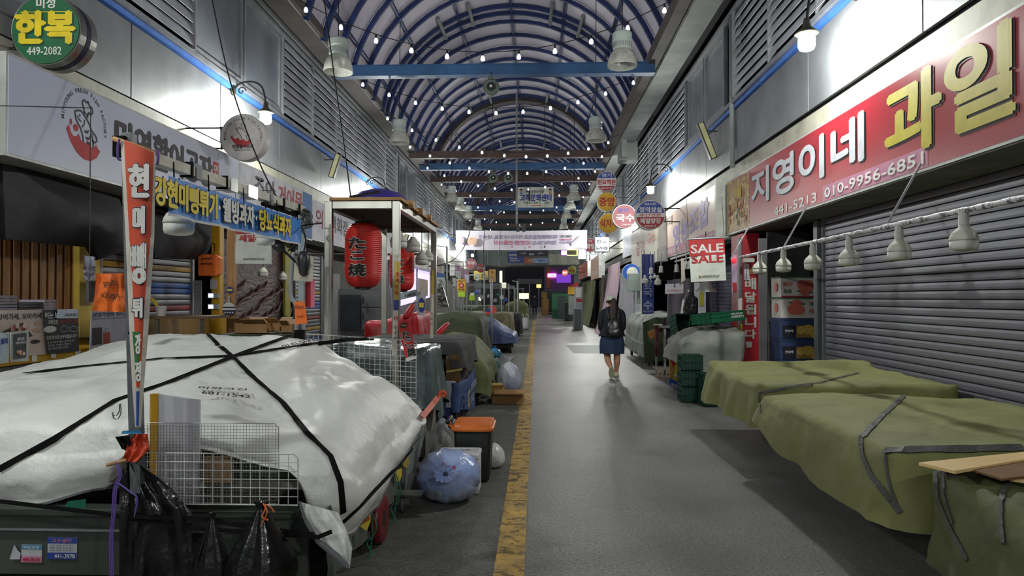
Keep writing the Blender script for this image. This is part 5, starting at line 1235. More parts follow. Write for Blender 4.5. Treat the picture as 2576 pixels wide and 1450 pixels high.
px_wall(-4.30, [(-6, 844), (20, 841), (18, 905), (0, 908)], .004, 'picture', M('menu_blue', (150, 176, 200), .5, c2=(200, 210, 216), ns=8), r); f2_ = LEFTF((-4.298, f.o.y, f.o.z)); ptext('물회', f2_, 2, 860, 19, 858, 14, BLU, r)
# stacked trays behind the posters
for i, (x0, x1, y0_) in enumerate(((-20, 40, 745), (40, 105, 760), (105, 138, 756))):
    r = root('tray_stack', P(x0, 780, X=-4.8), ['tall grey stack of trays at the left edge behind the posters', 'dark low stack of trays in the middle behind the posters', 'white stack of trays right of the dark one'][i], 'trays')
    for k in range(5):
        z = P(x0, 782, X=-4.8).z + k * .028
        a, b = P(x0, 0, X=-4.8).y, P(x1, 0, X=-4.8).y
        if z < P(x0, y0_, X=-4.8).z: MB().box(-5.0, -4.75, a + .01, b - .01, z, z + .022).build('tray', [M('tray_grey', (120, 120, 132), .5), M('tray_dark', (70, 70, 78), .5), M('tray_light', (170, 168, 186), .5)][i], r)
# orange bags, papers
m_or = M('paper_orange', (232, 112, 36), .6, c2=(218, 100, 30))
r = root('orange_note', P(270, 783, Y=3.4), 'bright orange paper with handwriting seen mirrored, taped left of the near pole', 'paper')
drapepoly(([(243, 689), (238, 740), (232, 783)], [(316, 688), (318, 740), (316, 786)]), 3.40, 'sheet', m_or, r, amp=.012, seed=3)
fr = camfr(278, 720, 3.37)
for s_, px, py, h_, w_ in (('đang', 277, 714, 20, 34), ('người', 278, 744, 20, 46)):
    q = P(px, py, Y=3.37) - fr.o; text(s_, fr, q.x, q.z, h_ * 3.37 / F, BLK, r, w=w_ * 3.37 / F, mirror=True, bold=0, skew=.25)
r = root('silver_note', P(224, 705, Y=4.6), 'shiny silver sleeve with printing hanging above the orange paper', 'paper'); drapepoly(([(211, 643), (211, 705)], [(240, 647), (238, 703)]), 4.6, 'sleeve', M('silver_film', (190, 192, 204), .15, .6, c2=(150, 152, 165), ns=10), r, amp=.01)
fs_ = camfr(225, 676, 4.57); text('아구찜', fs_, 0, 0, .03, BLK, r); text('매운탕', fs_, 0, -.04, .025, BLK, r); MB().tube([P(225, 645, Y=4.6), (P(225, 645, Y=4.6).x, 4.6, 2.85), (-4.5, 4.6, 2.9)], .004, 5).build('cord', m_cord, r)
r = root('wall_screen', P(230, 760, X=-5.0), 'dark tablet screen on the yellow wall left of the orange paper', 'screen')
px_wall(-5.0, [(222, 704), (250, 706), (250, 762), (222, 762)], .03, 'bezel', M('bezel_grey', (110, 110, 112), .4), r); px_wall(-4.995, [(225, 708), (248, 709), (248, 759), (225, 759)], .01, 'glass', BLK, r)
r = root('orange_shopping_bag', P(525, 695, Y=9.36), 'orange paper shopping bag with black handles hanging on the yellow upright', 'bag')
px_box(499, 541, 640, 694, 9.38, .10, 'bag_body', m_or, r); px_poly([(541, 640), (554, 650), (551, 690), (541, 694)], 9.4, .08, 'bag_side', M('paper_orange_light', (236, 130, 60), .6), r)
q = [P(510, 640, Y=9.37), P(520, 626, Y=9.4), P(538, 612, Y=9.46), P(540, 630, Y=9.4), P(536, 642, Y=9.37)]; MB().tube(smoothline(q, 5), .006, 6).build('handle', m_cord, r)
fb = camfr(520, 664, 9.37); text('MINYOUNG', fb, 0, 0, .03, BLK, r, w=.16); stroke(fb, [(-.08, .06), (-.04, .075), (.02, .065), (.08, .085)], .012, BLK, r)
r = root('wall_calendar', P(497, 795, Y=9.9), 'narrow calendar sheet hanging beside the yellow upright', 'calendar'); px_poly([(486, 706), (507, 706), (507, 795), (490, 795)], 9.9, .01, 'sheet', M('paper_grey', (150, 156, 156), .6), r); fc_ = camfr(497, 735, 9.88)
for i in range(5): text('1 2 3 4 5', fc_, 0, .1 - .05 * i, .02, GRY, r, bold=0)
for py, lab in ((744, 'upper white card terminal with a glowing screen on the yellow upright'), (772, 'lower white card terminal with a glowing screen on the yellow upright')):
    r = root('card_terminal', P(535, py + 8, Y=9.46), lab, 'terminal'); px_box(522, 549, py - 7, py + 7, 9.46, .04, 'case', M('case_grey', (160, 162, 166), .5), r, bevel=.004); px_box(524, 536, py - 5, py + 5, 9.455, .004, 'screen', M('lcd', (226, 236, 255), emit=.9), r)
px = px_poly([(529, 703), (545, 704), (545, 728), (529, 727)], 9.495, .004, 'notice_card', M('label_white'), None, label='small cream notice card on the yellow upright above the terminals', cat='card')
r = root('fish_placard', P(577, 795, Y=8.97), 'round dark blue placard with a white top hanging in front of the timber post', 'placard'); fr = camfr(576, 778, 8.97)
MB().lathe(fr.o, [(.09, 0), (.09, -.01)], 28, 'y').build('board', M('placard_navy', (34, 44, 84), .5), r); disc(fr, 0, 0, .088, WHITE, r, a0=20, a1=160, name='white_top', n=20, k=.003); patch(fr, -.088, .088, -.012, .012, WHITE, r)
for i in range(4): disc(fr, -.05 + i * .033, -.045, .011, WHITE, r, n=10, name='printed_dot')
MB().tube([fr.p(0, .08), fr.p(0, .17)], .008, 6).build('hook', WHITE, r)
r = root('round_sticker', P(577, 738, Y=8.95), 'small round blue and yellow badge on the timber post', 'sticker'); fr = camfr(578, 730, 8.98); MB().lathe(fr.o, [(.045, 0), (.045, -.01)], 20, 'y').build('badge', BLU, r); patch(fr, -.036, .036, -.012, .012, YEL, r, k=.003)
# brown table with pen basket
r = root('side_table', P(450, 870, Y=8.4), 'low brown table with a pen basket behind the near pole', 'table')
a, b = P(380, 796, Y=8.3), P(524, 803, Y=8.3); MB().box(a.x, b.x, 8.3, 8.9, b.z, a.z).build('table_top', M('table_brown', (112, 88, 62), .5), r)
for x in (a.x + .05, b.x - .1): MB().bar((x, 8.35, b.z), (x, 8.35, .02), .04).build('leg', m_ss, r)
r = root('pen_basket', P(405, 797, Y=8.35), 'white plastic basket holding yellow pens', 'basket'); c = P(405, 796, Y=8.45)
MB().lathe(c, [(.05, .002), (.065, .13), (.06, .13), (.045, .01)], 12).build('basket_body', WHITE, r)
for i in range(5): MB().tube([c + Vector((-.02, 0, .05)), c + Vector((-.06 - .02 * i, 0, .2 + .01 * i))], .005, 5).build('pen', YEL, r)
# cartons in front of the meat panel
for i, (x0, x1, y0_, y1_, Y) in enumerate(((592, 640, 812, 838, 8.6), (610, 668, 815, 838, 8.4), (676, 706, 812, 834, 8.6), (706, 726, 818, 836, 8.5))):
    r = root('carton', P(x0, y1_, Y=Y), ['leftmost brown carton lying below the meat print', 'long brown carton in the middle below the meat print', 'small upright carton right of the long one below the meat print', 'rightmost small carton beside the pale pole'][i], 'box', 'cartons below the meat print'); a, b = P(x0, y0_, Y=Y), P(x1, y1_, Y=Y)
    cardbox(r, ((a.x + b.x) / 2, Y + .15, b.z), b.x - a.x, .3, a.z - b.z, R(8 * (i % 2) - 4), m_card, flaps=.5)
    if i == 0: MB().box(a.x - 0.1, P(735, 0, Y=Y).x, 8.3, 8.95, .01, b.z - .004).build('carton_table', m_tarpd, None, label='low table under olive cloth carrying the brown cartons', cat='table')
# papers on the far post of the stall
r = root('cardboard_note', P(765, 708, Y=5.7), 'grey cardboard note with handwritten numbers hanging on the pale pole', 'paper'); px_poly([(741, 644), (789, 647), (786, 708), (738, 706)], 5.7, .006, 'sheet', M('card_greige', (186, 180, 164), .7), r); fr = camfr(764, 676, 5.69)
for i, s_ in enumerate(('그림', '354-0663', '-4193', '20 지')): text(s_, fr, 0, .075 - .05 * i, .026, GRY, r, bold=.0)
MB().tube([fr.p(0, .09), fr.p(.01, .22)], .004, 5).build('hanging_string', m_cord, r)
r = root('orange_note', P(755, 816, Y=5.65), 'small orange handwritten note at the foot of the pale pole', 'paper'); px_poly([(740, 760), (766, 759), (773, 814), (744, 817)], 5.65, .004, 'sheet', m_or, r); fr = camfr(756, 785, 5.64); text('Quan', fr, -.01, .04, .03, BLK, r, bold=0, skew=.2); text('tuyển', fr, 0, -.035, .03, BLK, r, bold=0, skew=.2)
r = root('red_sleeve', P(775, 775, Y=5.9), 'red folder in a clear sleeve hanging beside the pale pole', 'folder'); px_poly([(761, 709), (781, 709), (781, 774), (764, 772)], 5.9, .008, 'folder', M('folder_red', (196, 34, 44), .5), r); px_poly([(781, 705), (792, 702), (791, 774), (781, 775)], 5.9, .006, 'sleeve_edge', M('sleeve_pink', (206, 110, 130), .4), r)
# ================================================================== LANTERN STALL
m_lan = M('lantern_red', (204, 42, 34), .5, c2=(190, 34, 30), ns=3)
tk = root('lantern_stall', (-1.75, 8.1, 0), 'stainless framed food stall with a flat roof holding red paper lanterns', 'stall')
Yf, Yr, XA, XB = 6.43, 8.8, -1.94, -1.305
ztp = P(900, 507, Y=Yf).z; zbt = P(900, 526, Y=Yf).z
for (x, y) in ((XA, Yf), (XB, Yf), (XA, Yr), (XB, Yr)): MB().box(x - .034, x + .034, y - .034, y + .034, .01 if y < 7 else 1.10, ztp).build('post', m_ss, tk, bevel=.004)
ztp = P(900, 507, Y=Yf).z; zbt = P(900, 526, Y=Yf).z
for y in (Yf, Yr): MB().box(XA + .04, XB - .04, y - .03, y + .03, zbt, ztp).build('cross_rail', m_ss, tk, bevel=.003)
for x in (XA, XB): MB().box(x - .03, x + .03, Yf + .04, Yr - .04, zbt, ztp).build('side_rail', m_ss, tk, bevel=.003)
MB().box(XA - .02, XB + .02, Yf, Yr, ztp - .02, ztp).build('roof_board', M('roof_board', (72, 74, 66), .8, c2=(50, 52, 46), ns=4), tk)
MB().box(XA + .02, XB + .06, Yf - .06, Yr, ztp + .002, ztp + .03).build('cardboard_edge', m_card, tk)
for y in (6.75, 7.3, 7.9): MB().box(XB + .0, XB + .1, y, y + .08, ztp - .02, ztp + .05).build('wood_block', m_woodp, tk)
MB().box(-1.85, -1.3, 6.6, 8.2, ztp + .03, ztp + .06).build('white_board', M('label_white'), tk)
MB().lathe((-1.62, 7.1, ztp + .06), [(.30, 0), (.28, .06), (.20, .12), (.08, .155), (.001, .16)], 28).build('dome', M('dome_purple', (56, 44, 130), .4), tk, smooth=True)
MB().tube([(-1.8, 6.62, ztp + .07), (-1.5, 6.62, ztp + .12)], .012, 6).build('black_stick', m_cord, tk)
def lantern(cx, py0, py1, Y, wpx, lab):
    a, b = P(cx, py0, Y=Y), P(cx, py1, Y=Y); h = a.z - b.z; q = wpx / 2 * Y / F; r = root('paper_lantern', b, lab, 'lantern', 'red paper lanterns of the food stall')
    pr = []; n = 66
    def rad(t): 
        e = min(t, 1 - t); return q * (.42 + .58 * math.sqrt(max(0, 1 - (1 - min(1, e / .24)) ** 2)))
    for i in range(n + 1): t = i / n; pr.append((rad(t) * (1 + (.012 if i % 2 else -.008)), h * t))
    MB().lathe(b, pr, 40).build('paper_body', m_lan, r, smooth=False)
    MB().lathe(b, [(q * .44, h * .985), (q * .46, h + .015), (q * .2, h + .02)], 24).build('top_ring', BLK, r); MB().lathe(b, [(q * .2, -.02), (q * .46, -.015), (q * .44, h * .015)], 24).build('bottom_ring', BLK, r)
    MB().tube([(b.x, b.y, b.z + h), (b.x, b.y, zbt + .01)], .006, 5).build('cord', m_cord, r)
    def fn(x, y, k):   # wrap on the front of the cylinder
        a_ = x / q; t = min(1, max(0, y / h + .5)); rr = rad(t) * 1.012 + k * 1.2; return Vector((b.x + rr * math.sin(a_), b.y - rr * math.cos(a_), b.z + h / 2 + y))
    for s_, yy, hh, ww in (('た', .17, .17, .92), ('こ', -.02, .12, .72), ('焼', -.235, .18, .95)):
        text(s_, None, -q * .12, h * yy, h * hh, WHITE, r, w=q * ww, ring=h * .016, k=.002, fn=fn, sub=.02, name='lettering_outline'); text(s_, None, -q * .12, h * yy, h * hh, BLK, r, w=q * ww, bold=.055, k=.007, fn=fn, sub=.02)
    return r
lantern(914, 562, 724, 7.0, 92, 'big red paper lantern with black characters at the front of the stall')
lantern(1011, 622, 732, 8.6, 62, 'second red paper lantern partly hidden behind the stainless post')
for px, py, wp, Y, lab in ((1003, 627, 42, 7.1, 'largest opal bulb half behind the stainless post of the lantern stall'), (1039, 636, 37, 7.9, 'opal bulb hanging second in the row of the lantern stall'), (1061, 668, 32, 8.5, 'lowest opal bulb in the row of the lantern stall'), (1077, 659, 27, 8.6, 'farthest opal bulb of the lantern stall beside its rear post')):
    p = P(px, py, Y=Y); led_bulb(p, wp * Y / F, lab, (p.x, Y, zbt), neck=False, group='opal bulbs of the lantern stall')
# vertical banners on posts
def vbanner(pts, Y, bands, lab, txt=()):
    q = [P(x, y, Y=Y) for x, y in pts]; r = root('post_banner', q[-1], lab, 'banner')
    L_ = [pts[0], pts[3]]; R_ = [pts[1], pts[2]]
    for (t0, t1, m) in bands:
        f = lambda A, t: (A[0][0] + (A[1][0] - A[0][0]) * t, A[0][1] + (A[1][1] - A[0][1]) * t)
        drapepoly(([f(L_, t0), f(L_, t1)], [f(R_, t0), f(R_, t1)]), Y, 'cloth_band', m, r, amp=.008, n=8)
    for s_, px, py, h_, m in txt: fr = camfr(px, py, Y - .02); text(s_, fr, 0, 0, h_ * Y / F, m, r, bold=.03)
cream, yl2, bl2 = M('cloth_cream', (220, 214, 200), .6), M('cloth_yellow', (214, 186, 90), .6), M('cloth_blue', (70, 90, 170), .6)
vbanner([(992, 640), (1009, 640), (1000, 800), (990, 800)], 6.36, [(0, .12, cream), (.12, .72, yl2), (.72, .88, bl2), (.88, 1, cream)], 'yellow and blue printed strip hanging on the stainless front post', [('호', 1000, 690, 11, RED), ('떡', 1000, 706, 11, RED), ('어', 998, 722, 10, RED), ('묵', 998, 738, 10, RED)])
vbanner([(989, 782), (1002, 782), (999, 890), (986, 896)], 6.34, [(0, 1, cream)], 'white printed strip below the yellow one on the stainless post', [('H', 996, 800, 10, RED), ('순', 994, 824, 7, GRY), ('대', 994, 838, 7, GRY), ('떡', 993, 852, 7, GRY)])
vbanner([(1085, 680), (1092, 680), (1090, 855), (1081, 855)], 8.7, [(0, .35, yl2), (.35, 1, cream)], 'narrow strip with small letters on the rear post of the lantern stall', [('김', 1086, 790, 5, GRY), ('밥', 1086, 803, 5, GRY), ('국', 1086, 816, 5, GRY)])
# neon sign
r = root('neon_sign', P(1092, 678, Y=12.5), 'glowing red and orange vertical neon sign beyond the lantern stall', 'sign'); px_poly([(1088, 634), (1098, 637), (1097, 678), (1087, 674)], 12.5, .08, 'box', M('neon_red', (255, 70, 60), emit=2.2), r)
px_poly([(1086, 633), (1088, 634), (1087, 674), (1085, 673)], 12.45, .1, 'tube_edge', M('neon_orange', (255, 190, 110), emit=4), r); fr = camfr(1093, 655, 12.44); text('점', fr, 0, 0, .13, BLK, r); MB().tube([P(1092, 640, Y=12.55), (-4.4, 12.55, P(1092, 640, Y=12.55).z)], .02, 6).build('arm', m_iron, r)
# wire panel and takoyaki card
r = root('wire_rack', P(905, 1000, Y=6.3), 'long white wire panel leaning before the grey vinyl covered cart, holding a red food card', 'wire panel')
a, b = P(762, 840, Y=6.25), P(1047, 858, Y=6.25); zl = P(1047, 1003, Y=6.25).z; u = (b - a).normalized(); fr = FR((a + b) / 2 - Vector((0, 0, (b.z - zl) / 2)), u, (0, 0, 1)); 
wiregrid(fr, (b - a).length, (b.z - zl), 22, 11, .0028, m_wire, r)
for sx in (-.45, .45): MB().bar(fr.p(sx, -(b.z - zl) / 2, .0), (fr.p(sx, 0, 0).x, 6.25, .02), .012).build('foot', m_wire, r)
r = root('food_card', P(1025, 910, Y=6.2), 'tilted red card with black characters and a food picture tied to the white wire panel', 'sign'); px_poly([(1000, 808), (1029, 803), (1046, 893), (1020, 902)], 6.2, .004, 'card', M('card_red', (206, 44, 42), .5), r); px_poly([(1020, 902), (1046, 893), (1047, 902), (1020, 911)], 6.2, .004, 'card_foot', WHITE, r)
u = (P(1029, 803, Y=6.19) - P(1000, 808, Y=6.19)).normalized(); v = Vector((-u.z, 0, u.x))
for s_, px, py, hp in (('た', 1021, 843, 19), ('こ', 1028, 864, 16), ('焼', 1035, 886, 21)): f_ = FR(P(px, py, Y=6.19), u, v); text(s_, f_, 0, 0, hp * 6.2 / F, WHITE, r, w=20 * 6.2 / F, ring=.006, k=.002, name='lettering_outline'); text(s_, f_, 0, 0, hp * 6.2 / F, BLK, r, w=20 * 6.2 / F, bold=.06, k=.004)
disc(FR(P(1016, 819, Y=6.19), u, v), 0, 0, .036, BLK, r, ry=.024, name='printed_plate', n=16)
for i in range(3): disc(FR(P(1011 + 5 * i, 819, Y=6.185), u, v), 0, 0, .01, m_card, r, name='printed_ball', n=8)
# grey vinyl covered cart
m_vin = M('vinyl_teal_grey', (88, 104, 106), .22, c2=(74, 90, 92), ns=3, bump=.5, bs=6, bd=.03, spec=.7)
cv = root('vinyl_covered_cart', (-1.6, 6.9, 0), 'cart under glossy grey green vinyl with hanging folds behind the white wire panel', 'cart')
cvo, bvv = cover('vinyl_cover', -2.2, -1.02, 6.56, 7.45, lambda x, y: 1.10 + .03 * math.sin(x * 6), lambda x, y: .42 + .1 * math.sin(x * 7 + y * 9), m_vin, cv, rad=.07, flare=.06, fold=.022, folds=16, lump=.018, seed=8, n=200)
MB().box(-2.15, -1.06, 6.62, 7.4, .04, .5).build('cart_body', m_conc, cv)
m_clear = M('clear_plastic', (206, 212, 214), .12, alpha=.38, spec=.8, bump=.6, bs=8, bd=.03)
drapepoly(([(860, 885), (880, 880), (900, 900)], [(1000, 862), (1040, 885), (1046, 900)]), 6.36, 'clear_sheet', m_clear, cv, amp=.02, seed=9)
r = root('pink_strap', P(1100, 1010, Y=6.3), 'salmon pink band tied in a knot at the side of the vinyl covered cart', 'strap'); strap([(1062, 1050, 5.75), (1085, 1022, 6.1), (1108, 992, 6.55)], bvv, .05, M('band_salmon', (206, 112, 92), .6), r, name='band')
MB().tube(smoothline([P(1104, 990, Y=6.5), P(1112, 985, Y=6.45), P(1122, 992, Y=6.45), P(1114, 998, Y=6.45), P(1106, 990, Y=6.45), P(1120, 984, Y=6.45)], 6), .014, 8).build('knot', M('band_orange', (196, 84, 44), .6), r, smooth=True)
# ---- bin, foam box, blue bag, castor
r = root('waste_bin', (-.54, 6.05, 0), 'dark grey bin with an orange hinged lid beside the yellow line', 'bin')
x0, x1, Y = -.70, -.385, 5.88
mb = MB(); rows = []
for (s_, z) in ((.86, 0.012), (.88, .02), (1.0, .42), (1.03, .425), (1.03, .445)): rows.append([Vector((-.543 + a * .158 * s_, 6.06 + b * .2 * s_, z)) for a, b in ((-1, -.85), (-.85, -1), (.85, -1), (1, -.85), (1, .85), (.85, 1), (-.85, 1), (-1, .85))])
mb.grid(rows, closed=True); mb.f.append(tuple(range(8))[::-1]); mb.build('bin_body', M('bin_dark', (34, 36, 38), .45), r, bevel=.004)
rows = [[Vector((-.543 + a * .172 * s_ + dx, 6.05 + b * .215 * s_, z)) for a, b in ((-1, -.8), (-.9, -.95), (-.6, -1), (.6, -1), (.9, -.95), (1, -.8), (1, .85), (.85, 1), (-.85, 1), (-1, .85))] for s_, z, dx in ((1.02, .438, 0), (1.05, .448, 0), (1.05, .462, 0), (.98, .47, 0), (.93, .492, 0), (.6, .50, 0))]
mb = MB().grid(rows, closed=True); n0 = len(mb.v); mb.f.append(tuple(range(n0 - 10, n0))); mb.build('lid', M('lid_orange', (226, 118, 40), .4), r, smooth=False, bevel=.003)
MB().tube([(-.735, 5.95, .465), (-.735, 6.16, .465)], .026, 12).build('hinge', M('bin_dark'), r, smooth=True); MB().tube([(-.76, 5.93, .50), (-.76, 6.18, .50)], .02, 12).build('handle_bar', M('bin_dark'), r, smooth=True)
for y in (5.96, 6.14): MB().bar((-.72, y, .455), (-.765, y, .50), .03).build('hinge_arm', M('bin_dark') if y > 6 else M('lid_orange'), r)
r = root('foam_box', (-.62, 5.62, 0), 'white polystyrene box with red marks standing in front of the bin', 'box'); m_foam = M('foam_white', (222, 224, 222), .6)
MB().box(-.795, -.46, 5.53, 5.78, .0, .27).build('box_body', m_foam, r, bevel=.012); MB().box(-.80, -.455, 5.525, 5.785, .272, .318).build('lid', m_foam, r, bevel=.014); MB().box(-.775, -.48, 5.55, 5.76, .318, .322).build('lid_rib', M('foam_shade', (206, 208, 206), .6), r)
patch(FR((-.6, 5.66, .3225), (1, 0, 0), (0, 1, 0)), -.03, .06, -.03, .04, M('label_white'), r); text('산지 직송', FR((-.59, 5.66, .3235), (1, 0, 0), (0, 1, 0)), 0, 0, .02, GRY, r); text('수산', CAMF((-.49, 5.524, .2)), 0, 0, .04, RED, r)
m_bbag = M('bag_blue_film', (146, 172, 232), .22, c2=(186, 200, 236), ns=5, bump=.7, bs=12, bd=.02, alpha=.80, spec=.8)
def sack(c, rx, ry, h, mat, lab, seed, inner=None, knot=True, tilt=0, tiec=None):
    r = root('trash_bag', c, lab, 'bag'); mb = bagmesh(c, rx, ry, h, seed, knot)
    if tilt:
        M_ = Matrix.Translation(Vector(c) + Vector((0, 0, h * .42))) @ Matrix.Rotation(tilt, 4, 'X') @ Matrix.Translation(-Vector(c) - Vector((0, 0, h * .42))); mb.v = [tuple(M_ @ Vector(v)) for v in mb.v]; mn = min(v[2] for v in mb.v); mb.v = [(a, b, max(.003 + .002 * math.sin(a * 90), c_ - mn - .03)) for a, b, c_ in mb.v]
    mb.build('bag_film', mat, r, smooth=True)
    if inner:
        mi = bagmesh((c[0], c[1], c[2] + .02), rx * .84, ry * .84, h * .72, seed + 5, False)
        mi.build('contents', inner, r, smooth=True)
    return r
r = sack((-.675, 5.36, 0), .245, .205, .36, m_bbag, 'big translucent blue bag tied shut in front of the polystyrene box', 2, M('contents_grey', (176, 178, 184), .7, c2=(120, 124, 140), ns=9), tilt=R(72))
for px, py, s_ in ((1120, 1183, .03), (1142, 1178, .03), (1115, 1168, .02)): text('복', CAMF(P(px, py, Y=5.17)), 0, 0, s_, RED, r, bold=.06, k=.0)
sack((-.86, 6.35, 0), .12, .12, .46, m_clear, 'pale clear bag between the vinyl cart and the bin', 6, M('contents_pale', (196, 196, 184), .7), knot=False)
sack((-.40, 6.46, 0), .10, .12, .22, M('bag_white_film', (224, 226, 226), .35, bump=.5, bs=12, bd=.02), 'small white bag peeping out right of the bin', 7, None, knot=False)
r = root('cart_castor', (-.97, 5.05, 0), 'grey rubber castor with a steel plate beside the blue bag', 'castor'); wheel((-.97, 5.05, .062), .062, .03, 'x', r, M('rubber_grey', (86, 88, 92), .5), m_frame)
MB().box(-1.04, -.83, 4.98, 5.12, .135, .145).build('mount_plate', m_ss, r); MB().bar((-.995, 5.03, .062), (-.995, 5.03, .135), .006, .05).bar((-.945, 5.03, .062), (-.945, 5.03, .135), .006, .05).build('fork', m_ss, r)
drapepoly(([(1040, 1105), (1018, 1150), (1005, 1200), (1010, 1250)], [(1075, 1060), (1065, 1110), (1050, 1170), (1028, 1250)]), 5.3, 'clear_plastic_sheet', m_clear, None, amp=.05, seed=12, label='clear plastic sheet hanging down between the stall and the bin', cat='plastic sheet')
# ---- black covered block with wood board and blue printed skirt
bk = root('black_covered_block', (-1.5, 8.8, 0), 'stack under a charcoal cloth with a brown board and a yellow cord', 'stall'); m_char = M('cloth_charcoal', (56, 56, 58), .85, c2=(44, 44, 46), ns=4, bump=.3, bs=30)
_, bvk = cover('cloth', -2.2, -.84, 7.75, 9.7, lambda x, y: 1.06, lambda x, y: .72 + .05 * math.sin(y * 5) if x > -.95 else .92, m_char, bk, rad=.07, flare=.03, fold=.012, folds=6, lump=.02, seed=11)
px_box(1122, 1156, 893, 972, 7.72, .04, 'brown_board', M('board_brown', (112, 84, 40), .6, c2=(88, 66, 32), ns=3, stretch=(6, 6, .5)), bk)
MB().box(-2.15, -.9, 7.8, 9.6, .08, .9).build('block_body', m_in, bk)
hangcloth('printed_skirt', [(-1.0, 7.7, .62), (-.86, 7.72, .62), (-.84, 8.6, .60), (-.84, 9.5, .62)], lambda u: .20 + .1 * math.sin(u * 5), M('skirt_blue', (58, 82, 132), .6, c2=(50, 70, 112), ns=3), bk, amp=.03, folds=4, seed=4)
MB().box(-1.9, -1.0, 7.68, 7.7, .25, .62).build('skirt_front', M('skirt_blue'), bk)
fr = FR((-.79, 8.6, .42), (0, 1, 0)); text('SUWON', fr, 0, .07, .09, ink((170, 180, 196), 'ink_steel'), bk, w=.7, k=.01); text('BCL', fr, -.1, -.07, .09, _M['ink_steel'], bk, w=.4, k=.01); text('G', fr, -.6, -.02, .2, ink((190, 176, 60), 'ink_mustard'), bk, bold=.06, k=.012)
strap([(1123, 936, 7.7), (1160, 930, 7.7), (1180, 915, 8.6), (1196, 902, 9.3)], bvk, .022, M('cord_yellow', (206, 200, 110), .6), bk)
MB().box(-1.0, -.9, 7.66, 7.7, .35, .64).build('white_flap', M('label_white'), bk)
# ---- further covered things on the left
def ctarp(nm, x0, x1, y0, y1, top, hem, mat, lab, seed, fold=.03, flare=.05, folds=7, lump=.04, ls=2, legs=True, body=None, cat='covered goods', **k):
    r = root(nm, ((x0 + x1) / 2, (y0 + y1) / 2, 0), lab, cat)
    zt = top if callable(top) else (lambda x, y: top); zh = hem if callable(hem) else (lambda x, y: hem)
    _, bv = cover('tarp', x0, x1, y0, y1, zt, zh, mat, r, rad=.12, flare=flare, fold=fold, folds=folds, lump=lump, ls=ls, seed=seed, n=110, nt=12, nsk=10, **k)
    zm = min(zt(x, y) for x in (x0 + .1, x1 - .1) for y in (y0 + .1, y1 - .1))
    MB().box(x0 + .1, x1 - .1, y0 + .1, y1 - .1, .12, max(.2, zm - .15)).build('cart_body', body or m_in, r)
    for (x, y) in ((x0 + .14, y0 + .14), (x1 - .14, y0 + .14), (x0 + .14, y1 - .14), (x1 - .14, y1 - .14)): MB().box(x - .03, x + .03, y - .03, y + .03, 0, .12).build('leg', m_dark, r)
    return r, bv
ctarp('covered_heap', -1.5, -.74, 9.95, 12.2, lambda x, y: interp(x, [(-1.5, .98), (-1.1, .92), (-.72, .62)]), lambda x, y: .22 + .1 * math.sin(y * 6), m_tarpg, 'olive tarp heap right behind the charcoal covered stack', 21)
r, _ = ctarp('covered_cart', -2.55, -1.02, 12.75, 14.8, lambda x, y: 1.18 + .1 * math.sin(x * 3), .3, m_tarpd, 'tall dark olive tarp cart behind the lantern stall', 22)
_, bvq = ctarp('covered_cart', -2.2, -.62, 19.6, 22.2, lambda x, y: interp(x, [(-2.2, 1.02), (-1.5, .95), (-.62, .52)]), .26, m_tarpb, 'low cart under a blue tarp with a small wheel', 23, legs=False, fold=.02)
r = [o for o in COL.objects if o.get('label', '').startswith('low cart under a blue')][0]; wheel((-.72, 19.7, .085), .085, .04, 'x', r, M('rubber_brown', (96, 66, 60), .5))
ctarp('covered_cart', -2.9, -.92, 24.6, 27.5, lambda x, y: 1.02, .3, M('tarp_tan_olive', (118, 108, 78), .75, c2=(88, 88, 62), ns=1.5, bump=.3, bs=12, bd=.02), 'long tan and olive tarp cart behind the blue tarp cart', 24)
ctarp('covered_cart', -3.4, -1.5, 16.2, 18.6, lambda x, y: 1.15, .3, m_tarpg, 'olive tarp cart between the lantern stall and the blue tarp cart', 25)
ctarp('covered_heap', -1.75, -.5, 38.5, 41, lambda x, y: 1.5 - .5 * abs(x + 1.1), .1, m_tarpg, 'tent shaped olive tarp far along the left of the yellow line', 26)
ctarp('covered_cart', -3.5, -1.6, 30.3, 33.7, lambda x, y: 1.2, .2, m_tarpd, 'dark tarp cart beside the white carrier bag', 27)
r, _ = ctarp('covered_cart', -1.35, -.62, 28.2, 29.4, .95, .12, M('cloth_charcoal'), 'black covered crate stack next to the white carrier bag', 28)
r = root('carrier_bag', (-.56, 33.8, 0), 'white carrier bag with two loop handles standing near the yellow line', 'bag'); c = Vector((-.57, 33.8, 0))
rows = [[c + Vector((.21 * q * (1 + .06 * math.sin(7 * a)) * math.cos(a), .13 * q * math.sin(a), z)) for a in [2 * math.pi * k / 24 for k in range(24)]] for q, z in ((.02, .004), (.85, .01), (1, .15), (.98, .4), (.8, .55), (.6, .6))]
MB().grid(rows, closed=True).build('bag_body', M('bag_white_film'), r, smooth=True)
for sx in (-.12, .12): MB().tube(smoothline([c + Vector((sx - .07, 0, .56)), c + Vector((sx - .05, 0, .75)), c + Vector((sx + .03, 0, .76)), c + Vector((sx + .06, 0, .57))], 6), .018, 6).build('handle', M('bag_white_film'), r, smooth=True)
sack((-.47, 11.75, 0), .22, .2, .48, M('bag_mist', (212, 214, 226), .3, c2=(150, 156, 190), ns=3, bump=.6, bs=12, bd=.02, alpha=.85), 'white translucent bag holding a blue bag, near the yellow line', 31, M('contents_blue', (36, 60, 150), .4, c2=(120, 122, 110), ns=3), knot=True)
sack((-.78, 12.6, 0), .14, .14, .52, M('bag_teal', (100, 124, 128), .3, c2=(84, 104, 108), bump=.5, bs=12, bd=.02), 'grey teal sack behind the white translucent bag', 32, None, knot=False)
